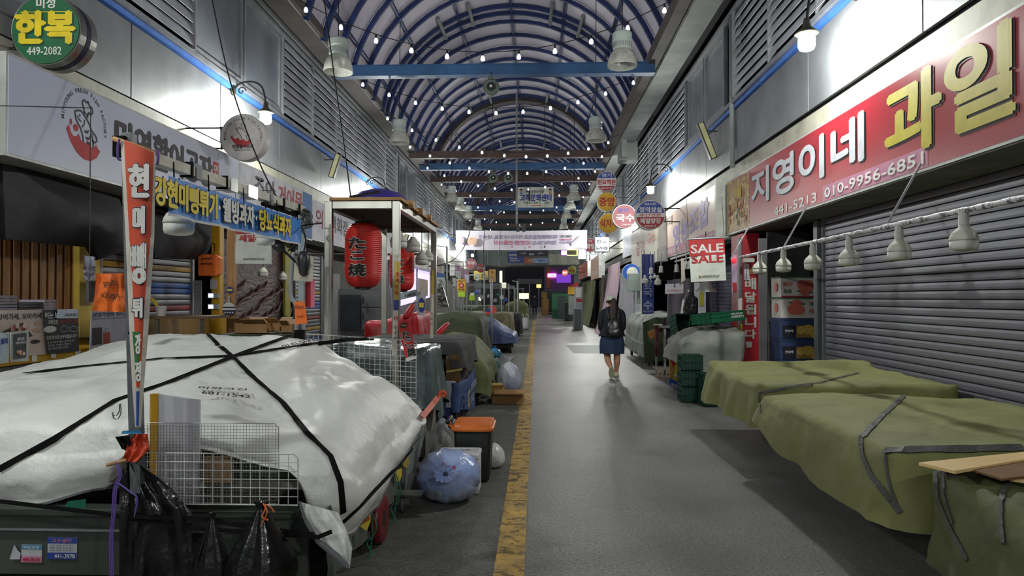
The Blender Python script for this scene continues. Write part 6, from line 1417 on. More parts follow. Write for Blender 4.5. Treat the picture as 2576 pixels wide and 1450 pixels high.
sack((-.74, 12.3, .50), .12, .11, .18, M('bag_skyblue', (70, 130, 190), .3, c2=(50, 110, 120), bump=.5, bs=12, bd=.02), 'small bright blue bag on top of the grey teal sack', 33)
r = root('flat_carton', (-.42, 10.35, 0), 'flat brown carton lying open on the ground', 'box'); cardbox(r, (-.42, 10.35, 0.004), .46, .3, .12, R(-3), m_card, flaps=.35)
r = root('small_carton', (-.6, 10.72, 0), 'small yellow brown carton with a red ring mark behind the flat carton', 'box'); cardbox(r, (-.60, 10.72, 0.004), .18, .16, .21, R(12), M('carton_yellow', (196, 160, 92), .7), flaps=.3)
# red plastic covered stand and sloping arms
r, _ = ctarp('red_covered_stand', -2.5, -1.72, 9.95, 11.4, lambda x, y: interp(x, [(-2.4, 1.22), (-1.60, 1.36)]), .7, M('tarp_red', (176, 24, 32), .5, c2=(160, 20, 30), bump=.3, bs=8, bd=.03), 'glossy red plastic cover over a stand behind the lantern stall', 35, cat='covered goods', lump=.02)
for (a_, b_, lab) in (((1018, 803, 9.6), (1040, 765, 9.7), 'red folded umbrella arm rising beside the second lantern'), ((1086, 857, 9.7), (1130, 812, 10.2), 'red and black pole leaning beside the charcoal stack')):
    a, b = P(a_[0], a_[1], Y=a_[2]), P(b_[0], b_[1], Y=b_[2]); r = root('folded_umbrella', a, lab, 'umbrella'); MB().tube([a, a.lerp(b, .2), a.lerp(b, .8), b], [.035, .05, .04, .012], 10).build('folded_cloth', M('tarp_red'), r, smooth=True); MB().tube([b, b + (b - a) * .25], .008, 6).build('tip', m_cord, r)
# dark cabinets
r = root('drawer_cabinet', (-2.9, 12.1, 0), 'dark grey cabinet with three drawers and a glass door behind the big lantern', 'cabinet'); m_cb = M('cabinet_grey', (78, 82, 86), .5)
a, b = P(852, 727, Y=12), P(962, 850, Y=12); MB().box(a.x, b.x, 12.0, 12.6, .0, a.z).build('body', m_cb, r)
for y0_, y1_ in ((735, 773), (775, 814), (816, 860)): px_box(910, 958, y0_, y1_, 11.98, .02, 'drawer', M('drawer_grey', (86, 90, 94), .45), r, bevel=.004); MB().tube([P(913, y0_ + 12, Y=11.94), P(913, y0_ + 30, Y=11.94)], .012, 6).build('handle', m_dark, r)
px_box(855, 906, 742, 832, 11.98, .02, 'door', M('door_dark', (44, 50, 58), .2), r)
px_box(824, 850, 690, 845, 12.3, .1, 'side_panel', M('post_grey'), r)
# lit shop beyond
r = root('lit_shop_window', P(1020, 760, X=-4.85), 'bright lilac lit shop window behind the hanging bulbs on the left', 'shop window'); px_wall(-4.85, [(1008, 628), (1084, 645), (1084, 748), (1008, 770)], .05, 'lit_pane', M('lit_pane', (206, 196, 236), emit=.75), r)
px_wall(-4.82, [(1052, 700), (1076, 705), (1076, 745), (1052, 750)], .03, 'beige_board', M('board_beige', (206, 190, 178), .6), r)
for x in (1007, 1050, 1084): px_wall(-4.80, [(x - 1, 630), (x + 1, 630), (x + 1, 765), (x - 1, 765)], .04, 'mullion', m_frame, r)
r = root('paper_sign', P(1055, 790, Y=8.74), 'white paper with a blue oval emblem clipped inside the lantern stall', 'sign'); px_poly([(1050, 733), (1071, 738), (1069, 796), (1050, 791)], 8.74, .004, 'sheet', M('label_white'), r); fr = camfr(1060, 768, 8.72); disc(fr, 0, 0, .042, BLU, r, ry=.092, name='printed_oval'); patch(fr, -.03, .03, -.03, .03, YEL, r, k=.004)
r = root('shop_ticket', P(1030, 755, Y=8.0), 'pale blue ticket sign tilted under the second lantern', 'sign'); px_poly([(1006, 738), (1050, 728), (1053, 744), (1007, 755)], 8.0, .01, 'board', ink((176, 200, 206), 'ink_paleblue'), r); fr = camfr(1032, 742, 7.98); text('010-4803-4292', fr, 0, 0, .03, GRY, r, rot=.2, w=.13)
r = root('pole_calendar', P(1106, 730, Y=15), 'calendar board with a blue header hanging on a pole with a black bag', 'calendar'); px_poly([(1093, 689), (1119, 689), (1119, 731), (1093, 731)], 15, .02, 'sheet', M('paper_calendar', (176, 184, 184), .6), r); px_poly([(1093, 689), (1119, 689), (1119, 697), (1093, 697)], 14.98, .01, 'header', M('header_blue', (40, 90, 160), .5), r); fr = camfr(1107, 708, 14.97); text('2', fr, .01, -.02, .12, GRY, r, bold=0)
for i in range(4): text('9 10 11 12', fr, 0, .03 - .05 * i, .018, GRY, r, bold=0)
px_poly([(1100, 728), (1104, 714), (1111, 715), (1118, 735), (1128, 772), (1102, 775)], 14.8, .12, 'black_bag', m_blk, r)
r = root('tofu_sign', P(1160, 745, Y=24), 'yellow handmade tofu sign with a red ring above a green note', 'sign'); px_poly([(1150, 703), (1171, 703), (1171, 733), (1150, 733)], 24, .05, 'board', m_yf, r); fr = camfr(1160.5, 718, 23.97); disc(fr, 0, 0, .09, RED, r); text('손', fr, 0, 0, .1, WHITE, r, k=.006); MB().tube([P(1160, 720, Y=24.1), (P(1160, 720, Y=24.1).x, 24.1, 0)], .03, 8).build('post', m_frame, r); text('즉석', fr, 0, .15, .06, GRY, r, w=.2); text('두부', fr, 0, -.15, .07, BLK, r, w=.22)
px_poly([(1152, 734), (1170, 734), (1170, 747), (1152, 747)], 23.96, .01, 'green_note', M('note_green', (186, 226, 50), .6), r)
r = root('price_note', P(1187, 756, Y=26), 'lime green price note on a thin post right of the tofu sign', 'note'); px_poly([(1180, 743), (1194, 743), (1194, 756), (1180, 756)], 26, .01, 'note_card', M('note_green'), r); MB().tube([(P(1187, 0, Y=26.05).x, 26.05, .01), (P(1187, 0, Y=26.05).x, 26.05, 1.6)], .02, 6).build('post', m_frame, r)
# poles in the middle distance
for i, (px, yt, yb, Y, wpx) in enumerate(((1124, 620, 850, 15.2, 5), (1218, 672, 800, 18, 4), (1236, 700, 845, 18.6, 6), (1302, 708, 785, 32, 4), (1165, 660, 760, 26, 2.5), (1262, 720, 780, 30, 2.5))):
    a, b = P(px, yt, Y=Y), P(px, yb, Y=Y); q = wpx * Y / F / 2
    r = root('stall_pole', (b.x, Y, 0), 'thin stall pole, %s of six on the left' % ['leftmost', 'third from left', 'darkest and fourth', 'rightmost', 'second from left', 'fifth from left'][i], 'pole', 'stall poles'); MB().tube([(b.x, Y, .01), (b.x, Y, a.z)], q, 8).build('shaft', m_gut if i != 2 else m_frame, r, smooth=True); MB().lathe((b.x, Y, 0), [(q * 4, 0), (q * 4, .02), (q * 1.2, .05)], 12).build('foot', m_dark, r)
    MB().tube([(b.x, Y, a.z - .02), (b.x - .25, Y, a.z + .02)], q * .6, 6).build('arm', m_gut, r)
for i, (x0, x1, y0_, y1_, Y, cc) in enumerate(((1147, 1159, 682, 708, 26.2, (186, 188, 186)), (1169, 1180, 692, 712, 30, (170, 166, 190)), (1196, 1205, 690, 706, 34, (206, 206, 210)), (1138, 1146, 700, 722, 22, (150, 152, 150)))):
    r = root('meter_box', P((x0 + x1) / 2, y1_, Y=Y), 'small pale box on a post among the left stalls, %s from the left' % ['second', 'third', 'rightmost', 'first'][i], 'box', 'meter boxes on posts'); px_box(x0, x1, y0_, y1_, Y, .12, 'case', M('case_pale_%d' % i, cc, .5), r, bevel=.01); c = P((x0 + x1) / 2, y1_, Y=Y + .06); MB().tube([c, (c.x, c.y, .01)], .025, 8).build('post', m_frame, r)
    MB().lathe((c.x - .05, Y - .005, c.z + .12), [(.03, -.01), (.03, .01)], 12, 'y').build('lock', m_dark, r)
# small things hung on stalls further back
r2_ = random.Random(3)
nm_l = {'bottle': 'washed plastic bottle', 'cloth': 'hanging rag', 'ladle': 'steel ladle', 'basin': 'plastic basin'}
spots = [(1188, 742, 34, 10), (1200, 735, 32, 12), (1212, 748, 30, 9), (1228, 745, 36, 10), (1240, 735, 34, 12), (1252, 742, 35, 8), (1262, 748, 38, 9), (1273, 755, 37, 12), (1246, 756, 30, 9), (1206, 720, 38, 9), (1283, 738, 42, 8), (1222, 728, 40, 8)]
cols = [('white', (226, 226, 226)), ('blue', (50, 90, 180)), ('grey', (150, 152, 150)), ('pink', (220, 190, 196)), ('black', (30, 30, 34)), ('green', (30, 110, 76))]
for i, (px, py, Y, s_) in enumerate(spots):
    Y = (30, 34, 38, 42)[min(3, max(0, round((Y - 30) / 4)))]; cn, cc = cols[i % 6]; c = P(px, py, Y=Y); c.z = min(c.z, 1.95); q = s_ * Y / F / 2; r = root('hanging_bottle' if i % 2 else 'hanging_rag', (c.x, c.y, c.z - q), '%s %s hanging among the far left stalls, %s from the left' % (cn, 'bottle' if i % 2 else 'rag', ordn[sorted(p[0] for p in spots).index(px)]), 'hanging goods', 'goods hung on the far left stalls')
    if i % 2: MB().lathe((c.x, c.y, c.z - q), [(q * .6, 0), (q * .65, q * 1.2), (q * .25, q * 1.7), (q * .22, q * 2.1)], 12).build('bottle', M('hung_' + cn, cc, .4), r, smooth=True)
    else: hangcloth('rag', [(c.x - q, c.y, c.z + q), (c.x + q, c.y, c.z + q)], c.z - q, M('hung_' + cn, cc, .6), r, amp=.04, folds=2, n=10, nz_=5, seed=i)
    MB().tube([(c.x, c.y, c.z + q), (c.x, c.y, 2.15)], .006, 4).build('string', m_cord, r)
for i, (Y, x0, x1) in enumerate(((30, -3.6, -1.2), (34, -3.6, -1.1), (38, -3.4, -1.2), (42, -3.2, -1.3))):
    r = root('stall_rack', ((x0 + x1) / 2, Y, 0), 'grey pipe rack over the far left stalls, %s from the viewer' % ordn[i], 'rack', 'pipe racks of the far left stalls')
    for x in (x0, x1): MB().tube([(x, Y, 0), (x, Y, 2.15)], .022, 8).build('upright', m_gut, r)
    MB().tube([(x0, Y, 2.15), (x1, Y, 2.15)], .02, 8).build('top_pipe', m_gut, r)
r = root('sunshade_cloth', (-1.0, 24.2, 1.0), 'red and blue printed cloth hanging at the tan tarp cart', 'cloth'); px_poly([(1221, 788), (1236, 762), (1250, 780), (1245, 788), (1222, 791)], 24.2, .02, 'cloth', M('cloth_redbright', (220, 50, 56), .6), r); MB().tube([P(1236, 765, Y=24.25), (P(1236, 765, Y=24.25).x, 24.25, .01)], .02, 6).build('post', m_frame, r); px_poly([(1222, 782), (1228, 775), (1234, 780), (1230, 785)], 24.17, .01, 'blue_print', BLU, r)
# ================================================================== RIGHT SHOP FRONTS
wr = WRW
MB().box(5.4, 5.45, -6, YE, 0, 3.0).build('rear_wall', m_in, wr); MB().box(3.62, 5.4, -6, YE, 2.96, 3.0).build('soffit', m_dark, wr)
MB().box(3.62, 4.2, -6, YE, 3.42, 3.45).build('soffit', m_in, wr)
MB().box(3.42, 4.0, 2.9, 12.5, 2.66, 2.69).build('sign_soffit', m_conc, wr)
for y, x0 in ((12.35, 3.7), (24.5, 3.9), (34, 3.4)): MB().box(x0, 5.4, y, y + .1, 0, 3.0).build('partition', m_in, wr)
MB().box(3.3, 3.36, 25, YE, 0, 2.7).build('shop_wall', m_in, wr)
shutter('right', 3.98, 2.0, 9.75, .02, 3.0, lambda i: None, 'big dull steel roller shutter on the right behind the olive tarps', pitch=.085, mat=M('shutter_steel', (140, 140, 150), .42, .35, c2=(124, 124, 134), ns=1.2, stretch=(1, .3, 3)))
r = root('roller_shutter', (4.6, 13.5, 0), 'dark shutter deep inside the cooperative shop', 'shutter')
for i in range(30): MB().box(4.58, 4.62, 12.5, 18.5, .05 + i * .09, .13 + i * .09).build('slat', M('shutter_lilac', (96, 90, 112), .5), r)
r = root('shutter_post', (3.97, 9.9, 0), 'slim metal post at the far edge of the steel shutter', 'post'); MB().box(3.9, 4.03, 9.82, 9.95, 0, 2.64).build('post', M('post_alu', (120, 124, 126), .45, .4), r, bevel=.004)
# cartons
m_apw = M('carton_apple', (206, 202, 196), .6, c2=(190, 186, 180)); m_apb = M('carton_pear', (52, 70, 108), .55, c2=(42, 58, 92))
labs = ['topmost white carton with apples printed upside down, beside the steel shutter', 'second white carton with red apples and green lettering', 'upper blue pear carton in the stack beside the shutter', 'lower blue pear carton just above the olive tarp', 'fifth carton of the stack, hidden below the tarp', 'bottom carton of the stack, hidden below the tarp']
zt = 1.88
m_apr = ink((214, 110, 96), 'print_apple'); m_lf = ink((70, 110, 70), 'print_leaf'); m_pear = ink((214, 180, 84), 'print_pear'); m_pears = ink((178, 142, 60), 'print_pear_dark')
for i in range(6):
    z1, z0 = zt - i * .315, zt - (i + 1) * .315 + .006
    ap = i < 2; m = m_apw if ap else m_apb; dx = .0 if ap else .02
    r = root('fruit_carton', (3.95, 10.85, z0), labs[i], 'box', 'fruit cartons stacked beside the shutter')
    MB().box(3.67 - dx, 4.24, 10.6, 11.02, max(z0, .004), z1).build('carton_body', m, r, bevel=.004)
    MB().box(3.66 - dx, 4.25, 10.59, 11.03, z1 - .02, z1 + .001).build('lid_edge', M('lid_green', (70, 112, 90), .6) if ap else m_apb, r)
    fr = CAMF((3.96, 10.588, (z0 + z1) / 2))
    if ap:
        s_ = -1 if i == 0 else 1
        for (a, b, q) in ((-.06, -.02, .085), (.03, -.03, .075), (-.01, .05, .08)): disc(fr, (a - .05) * s_, b * s_, q, m_apr, r, k=.002 + abs(a) * .002, name='printed_apple', n=22)
        for (a, b) in ((-.12, .08), (.06, .06)): disc(fr, (a - .03) * s_, b * s_, .03, m_lf, r, k=.005, name='printed_leaf', n=10, ry=.014)
        disc(fr, -.08 * s_, -.06 * s_, .009, BLK, r, k=.006, n=8); 
        text('경북', fr, .19 * s_, .06 * s_, .06, m_lf, r, w=.12, rot=0 if s_ > 0 else math.pi, bold=.02, k=.003); text('사과', fr, .19 * s_, -.05 * s_, .07, m_apr, r, w=.15, rot=0 if s_ > 0 else math.pi, bold=.05, k=.003)
        patch(fr, -.29, .28, -.152, -.135 , RED, r, k=.003) if i == 0 else None
        fl = RIGHTF((3.66, 10.8, (z0 + z1) / 2)); disc(fl, .02, 0, .07, m_apr, r, k=.004, name='printed_apple')
    else:
        patch(fr, -.27, -.08, -.13, .05, ink((26, 28, 40), 'print_navy'), r); text('안성배', fr, -.175, -.03, .04, WHITE, r, w=.12, bold=.02)
        patch(fr, -.07, .27, -.13, .05, M('print_straw', (150, 120, 60), .6), r)
        for k_, (a, b, q) in enumerate(((.0, -.02, .06), (.11, -.01, .075), (.24, -.0, .06), (.2, -.085, .055), (.07, .03, .03))):
            disc(fr, a, b, q, m_pear, r, k=.004 + .001 * k_, name='printed_pear', n=20); disc(fr, a, b + q * .35, q * .16, m_pears, r, k=.0095, name='printed_pear', n=10)
# alcove dividers, curtain
MB().box(3.64, 4.3, 11.1, 11.16, 0, 2.6).build('alcove_back', M('alcove_grey', (70, 68, 70), .7), wr)
for x0, x1 in ((1908, 1930), (2048, 2072)): px_box(x0, x1, 600, 915, 10.3 if x0 < 2000 else 10.2, .02, 'vinyl_curtain', M('vinyl_smoke', (120, 122, 124), .25, alpha=.45), wr)
# red column
r = root('red_column_sign', (3.66, 11.75, 0), 'tall red column with white vertical hangul for delivery', 'sign'); a, b = P(1870, 655, Y=11.5), P(1911, 925, Y=11.5)
MB().box(a.x, b.x, 11.5, 12.2, .02, 2.62).build('column', M('column_red', (168, 24, 36), .45, c2=(146, 20, 32)), r)
for s_, py, hp in (('배', 714, 29), ('달', 748, 26), ('됩', 779, 25), ('니', 811, 26), ('다', 841, 23)): fr = camfr(1888, py, 11.49); text(s_, fr, 0, 0, hp * 11.5 / F, M('letter_pale', (196, 198, 190), .5), r, w=26 * 11.5 / F, bold=.03)
fr = camfr(1884, 867, 11.49); poly(fr, [(-.04, -.05), (.04, -.05), (.055, .045), (-.055, .045)], _M['letter_pale'], r)
fr = camfr(1889, 686, 11.47); text('튼', fr, .03, .03, .1, ink((190, 140, 40), 'ink_gold'), r, w=.12)
px_box(1858, 1869, 600, 925, 11.6, .08, 'grey_edge', M('post_alu'), r)
fr = RIGHTF(P(1863, 830, Y=11.7)); fs2 = camfr(1863, 800, 11.58)
for s_, py in (('과', 795), ('일', 828)): text(s_, camfr(1863, py, 11.59), 0, 0, .16, YEL, r, w=.06)
px_poly([(1857, 752), (1868, 750), (1868, 792), (1858, 792)], 11.58, .01, 'white_strip', WHITE, r)
px_poly([(1871, 660), (1884, 664), (1886, 706), (1873, 704)], 11.46, .01, 'cctv_plate', M('label_white'), r)
for i, s_ in enumerate('CCTV녹화중'): text(s_, camfr(1878, 668 + i * 5.4, 11.44), 0, 0, .026, RED if i < 4 else GRY, r)
r = root('alarm_board', P(1849, 738, Y=11.4), 'lilac board with a glowing red alarm light and a red extinguisher beside the red column', 'board')
px_poly([(1841, 643), (1853, 640), (1855, 737), (1843, 739)], 11.4, .03, 'board', M('board_lilac', (196, 176, 206), .5), r); c = P(1844, 655, Y=11.36)
MB().lathe(c, [(.03, -.02), (.03, 0), (.02, .05), (.001, .06)], 14, 'x').build('alarm_light', M('alarm_red', (255, 30, 40), emit=2.5), r, smooth=True); px_poly([(1844, 712), (1853, 710), (1855, 734), (1846, 736)], 11.36, .05, 'extinguisher', RED, r, bevel=.01)
px_box(1872, 1898, 650, 660, 11.3, .1, 'camera_box', M('bulb_shell'), r)
# bulb rail
Xr_ = 2.9
p0, p1 = P(1862, 648, X=Xr_), P(2576, 497, X=Xr_)
r = root('bulb_rail', (Xr_, 7, p0.z), 'white wrapped rail carrying the row of unlit bulbs before the steel shutter', 'rail'); m_rope = M('rail_wrapped', (204, 202, 210), .5, c2=(90, 88, 92), ns=26, lo=.5, hi=.58, bump=.5, bs=60)
n = 80; pts = [p0.lerp(Vector((Xr_, 3.2, p1.z)), i / n) for i in range(n + 1)]; MB().tube(pts, [.022 + .003 * math.sin(i * 2.1) for i in range(n + 1)], 10).build('rail', m_rope, r, smooth=True)
for y in (8.3, 5.9, 4.0, 10.5): MB().bar((Xr_, y, p0.z), (Xr_ + .3, y, 2.68), .016).build('hanger', m_frame, r)
for i, (px, py, w_) in enumerate(((1911, 691, 31), (1971, 686, 34), (2045, 681, 39), (2136, 671, 45), (2262, 657, 54), (2425, 633, 65))):
    p = P(px, py, X=Xr_); d = w_ * p.y / F
    b = led_bulb((p.x, p.y, p.z), .172, 'unlit bulb on the wrapped rail, %s from the left' % ordn[i], None, True, 'unlit bulbs on the wrapped rail')
    MB().tube([(p.x, p.y, p.z + .172 * 1.4), (p.x, p.y, p0.z + .01)], .03, 8).build('holder', M('socket_white'), b)
# sale banner right
r, fr, w_, h_ = market_banner(1735, 1825, 600, 708, 10.3, 'red and white english sale banner hanging by the right row of shops', [('SALE', .265, .20, .9, WHITE), ('SALE', .03, .20, .88, mr_)], .39, tilt=3)
MB().tube([fr.p(-w_ / 2, h_ / 2), fr.p(-w_ / 2, h_ / 2 + .6)], .003, 5).tube([fr.p(w_ / 2, h_ / 2), fr.p(w_ / 2, h_ / 2 + .6)], .003, 5).build('hanging_cord', m_cord, r)
# industrial shade, fittings below the cooperative sign
c = P(1776, 735, Y=12.0); r = root('shade_lamp', c, 'wide grey metal lamp shade hanging behind the sale banner', 'lamp'); MB().lathe(c, [(.2, 0), (.2, .01), (.11, .08), (.095, .15), (.06, .17), (.03, .2)], 24, cap=False).build('shade', M('shade_grey', (140, 142, 140), .35, .6), r, smooth=True); MB().tube([c + Vector((0, 0, .18)), Vector((c.x, c.y, 2.7))], .008, 5).build('cord', m_cord, r)
for i, (px, py, Y) in enumerate(((1702, 685, 14.2), (1726, 678, 13.4), (1736, 677, 13.2), (1638, 690, 17.2), (1663, 686, 16.6))):
    c = P(px, py, Y=Y); r = root('spot_lamp', c, 'white clip-on spot lamp below the cooperative sign, %s of five' % ordn[i], 'lamp', 'white spot lamps under the right signs'); MB().lathe(c, [(.055, 0), (.05, .05), (.045, .14), (.02, .16)], 14).build('lamp_can', M('socket_white'), r); MB().tube([c + Vector((0, 0, .14)), Vector((c.x, c.y, 2.62))], .012, 6).build('stem', m_frame, r)
r = root('ceiling_track', P(1720, 640, Y=13.5), 'white double track under the peach cooperative sign', 'track'); a, b = P(1688, 652, X=3.1), P(1740, 636, X=3.1); MB().bar(a, b, .05, .04).bar(a + Vector((.1, 0, -.06)), b + Vector((.1, 0, -.06)), .04, .03).build('track', WHITE, r)
for i, (px, py, w_, Y) in enumerate(((1622, 714, 15, 17.5), (1637, 703, 9, 17.9), (1647, 701, 9, 17.9), (1655, 718, 17, 17.0))):
    p = P(px, py, Y=Y); led_bulb(p, w_ * Y / F, 'small opal bulb under the beige noodle sign, %s from the left' % ordn[i], (p.x, Y, 2.75), group='bulbs under the noodle sign')
r = root('price_board', P(1696, 741, Y=13.0), 'white hanging price board with faint red digits below the cooperative sign', 'sign'); px_poly([(1674, 715), (1719, 713), (1719, 738), (1673, 740)], 13, .01, 'board', M('label_white'), r); text('01-9744-8577', camfr(1698, 731, 12.98), 0, 0, .05, ink((206, 130, 120), 'ink_salmon'), r, w=.28, bold=0); text('2', camfr(1697, 718, 12.98), 0, 0, .06, BLK, r)
MB().tube([P(1697, 714, Y=13), P(1697, 670, Y=13)], .006, 5).build('cord', m_cord, r)
r = root('black_jacket', P(1735, 790, Y=12.5), 'black plastic bundle hanging behind the price board', 'bundle'); px_poly([(1733, 727), (1744, 727), (1745, 742), (1757, 752), (1757, 790), (1716, 792), (1722, 755), (1730, 742)], 12.5, .2, 'bundle', m_blk, r, bevel=.02); MB().tube([P(1738, 728, Y=12.55), P(1738, 690, Y=12.55)], .01, 5).build('cord', m_cord, r)
r = root('paper_strip', P(1715, 710, Y=13), 'long printed paper strip hanging beside the sale banner', 'paper'); px_poly([(1713, 650), (1721, 650), (1724, 705), (1714, 712)], 12.9, .01, 'strip', cream, r)
r = root('yellow_doorway_panel', (4.4, 13.0, 0), 'narrow yellow and white panel inside the cooperative shop', 'panel'); px_box(1748, 1776, 712, 840, 13.8, .05, 'white_panel', M('label_white'), r); px_box(1760, 1771, 712, 770, 13.78, .02, 'yellow_panel', M('strip_yellow'), r)
# noodle shop: blue sign, control box, disc
r = root('noodle_sign', P(1630, 800, Y=18.2), 'dark blue vertical noodle shop sign with grey letters', 'sign'); px_box(1615, 1645, 640, 792, 18.2, .1, 'board', M('noodle_blue', (28, 52, 132), .5), r)
for s_, py in (('앙', 712), ('국', 736), ('수', 768)): text(s_, camfr(1630, py, 18.18), 0, 0, .22, M('letter_bluegrey', (150, 166, 196), .5), r, w=.22, bold=.04)
text('445-0992', camfr(1630, 784, 18.18), 0, 0, .05, _M['letter_bluegrey'], r, w=.26); px_box(1613, 1615, 640, 800, 18.15, .12, 'white_edge', WHITE, r)
r = root('control_box', P(1596, 733, Y=19), 'pale green grey control box on a post before the grey drape', 'box'); px_box(1580, 1611, 688, 733, 19, .2, 'case', M('case_green', (156, 168, 160), .5, c2=(136, 148, 140)), r, bevel=.01); px_box(1603, 1611, 733, 765, 19.05, .1, 'small_case', M('case_green'), r); px_box(1594, 1597, 733, 830, 19.1, .05, 'post', m_frame, r)
c = P(1588, 686, Y=20); fr = CAMF(c); r = root('blue_disc_sign', (c.x, 20, c.z - .24), 'round blue ringed sign half hidden by the control box', 'sign'); MB().lathe(c, [(.25, 0), (.25, -.1)], 32, 'y').build('disc_body', m_wrim, r); disc(fr, 0, 0, .245, M('face_cobalt', (36, 84, 180), .5), r, n=32, name='sign_face'); disc(fr, .03, 0, .16, M('face_ivory'), r, k=.006, n=28, name='sign_face'); MB().tube([(c.x + .2, 20.05, c.z), (3.6, 20.05, c.z)], .02, 6).build('arm', m_iron, r)
# ---- hanging drapes on the right
def drapeY(Y0, Y1, X, zt, zb_, mat, lab, seed, lean=.4, amp=.05, folds=10, ztb=None):
    tp = [(X + lean, Y0, zt), (X + lean, (Y0 + Y1) / 2, (zt + (ztb or zt)) / 2), (X + lean, Y1, ztb or zt)]
    return hangcloth('drape', tp, zb_, mat, None, amp=amp, folds=folds, seed=seed, lean=(-lean, 0), n=70, nz_=16, label=lab, cat='drape')
drapeY(26.5, 31.2, 2.62, 2.95, .03, M('cloth_pink', (196, 166, 180), .7, c2=(180, 150, 168), ns=2), 'tall pale pink drape pulled down over a shop front on the right', 1, lean=.55, folds=5)
drapeY(19.5, 26.4, 2.85, 2.5, .1, M('cloth_silver', (170, 170, 176), .65, c2=(146, 146, 154), ns=2), 'tall silver grey drape beside the pale pink one', 2, lean=.3, folds=8)
drapeY(37, 47, 2.75, 2.55, .04, M('tarp_olive'), 'long olive drape beyond the pink one on the right', 3, lean=.35, folds=8)
drapeY(31.4, 32.5, 2.75, 2.6, .04, M('cloth_buff', (120, 104, 78), .8), 'narrow buff drape edge between the olive and the pink drapes', 4, lean=.3, folds=2)
hangcloth('drape', [(2.9, 15.6, 1.95), (3.35, 15.6, 2.0), (3.9, 15.6, 1.95)], lambda u: 1.14 - .12 * u, M('cloth_mauvegrey', (104, 98, 108), .75, c2=(88, 84, 94), ns=2), None, amp=.05, folds=4, n=50, label='mauve grey cloth hanging inside the shop right of the blue noodle sign', cat='drape')
# covered noodle stall
r, bvn = ctarp('covered_stall', 2.46, 3.55, 16.1, 19.3, lambda x, y: interp(x, [(2.46, .98), (2.75, 1.16), (3.55, 1.2)]) + .03 * math.sin(y), lambda x, y: .2 + .1 * (y - 16) / 4, m_tarpgr, 'grey green covered stall beside the walking woman, tied with a thin cord', 41, fold=.03, folds=12, body=m_tarpd)
strap([(1575, 838), (1590, 852), (1608, 862), (1640, 868)], bvn, .03, M('cord_pale', (190, 190, 186), .6), r)
px_poly([(1617, 812), (1650, 798), (1700, 808), (1700, 905), (1622, 915)], 16.0, .04, 'green_side_cloth', M('cloth_green', (66, 80, 54), .8, c2=(54, 66, 44), ns=2), r)
r = root('wooden_plank', P(1650, 850, Y=15.0), 'orange brown plank with a hand hole leaning on the covered stall', 'plank'); px_poly([(1629, 836), (1674, 819), (1674, 832), (1636, 855)], 15.0, .03, 'board', M('plank_orange', (190, 130, 70), .5, c2=(160, 104, 52), ns=3, stretch=(.8, 6, 6)), r); px_poly([(1654, 834), (1664, 830), (1664, 832), (1655, 836)], 14.97, .01, 'hand_hole', m_dark, r)
hangcloth('cloth', [(2.42, 14.4, 1.0), (2.50, 14.4, 1.0)], .35, M('cloth_maroon', (104, 54, 58), .8), None, amp=.02, folds=1, n=10, label='maroon cloth strip hanging from the low table', cat='cloth')
hangcloth('cloth', [(2.56, 14.3, 1.15), (2.85, 14.3, 1.2)], .3, M('cloth_slate', (84, 84, 88), .8), None, amp=.04, folds=2, n=20, label='slate grey cloth hanging from the low table beside the maroon strip', cat='cloth')
r = root('low_table', (3.0, 14.5, 0), 'low metal table cluttered with cloths beyond the green crates', 'table'); MB().box(2.5, 3.5, 13.9, 15.0, .96, 1.0).build('table_top', m_conc, r)
for x, y in ((2.55, 13.95), (3.45, 13.95), (2.55, 14.95), (3.45, 14.95)): MB().box(x - .02, x + .02, y - .02, y + .02, 0, .96).build('leg', m_gut, r)
r = root('pallet_block', P(1668, 950, Z=0), 'pale slotted wooden pallet end lying on the ground by the low table', 'pallet'); c = P(1668, 950, Z=0); MB().box(c.x - .12, c.x + .25, c.y, c.y + .5, .14, .17).box(c.x - .12, c.x + .25, c.y, c.y + .5, .005, .03).build('pallet_boards', M('pallet_wood', (150, 136, 118), .8), r)
for i in range(5): MB().box(c.x - .12 + i * .085, c.x - .085 + i * .085, c.y - .01, c.y + .02, .03, .14).build('slat', M('pallet_wood'), r)
# small yellow sign board
r = root('roadside_board', (2.45, 12.0, 0), 'small yellow and blue price board standing on the ground by the green crates', 'sign')
px_poly([(1684, 875), (1714, 889), (1714, 985), (1684, 966)], 11.9, .02, 'board', M('board_yellow', (226, 186, 50), .5), r); px_poly([(1684, 951), (1714, 965), (1714, 988), (1684, 970)], 11.89, .01, 'blue_foot', M('face_cobalt'), r); px_poly([(1685, 895), (1695, 900), (1695, 955), (1685, 950)], 11.885, .01, 'wood_print', m_woodp, r)
fr = camfr(1699, 905, 11.87); disc(fr, -.04, -.02, .028, RED, r, ry=.1, name='printed_oval'); text('왕', fr, -.04, .03, .05, WHITE, r, k=.006); text('010-7753-8585', camfr(1702, 973, 11.86), 0, 0, .06, WHITE, r, w=.2, rot=-.4); text('영농', camfr(1703, 945, 11.86), 0, 0, .06, WHITE, r)
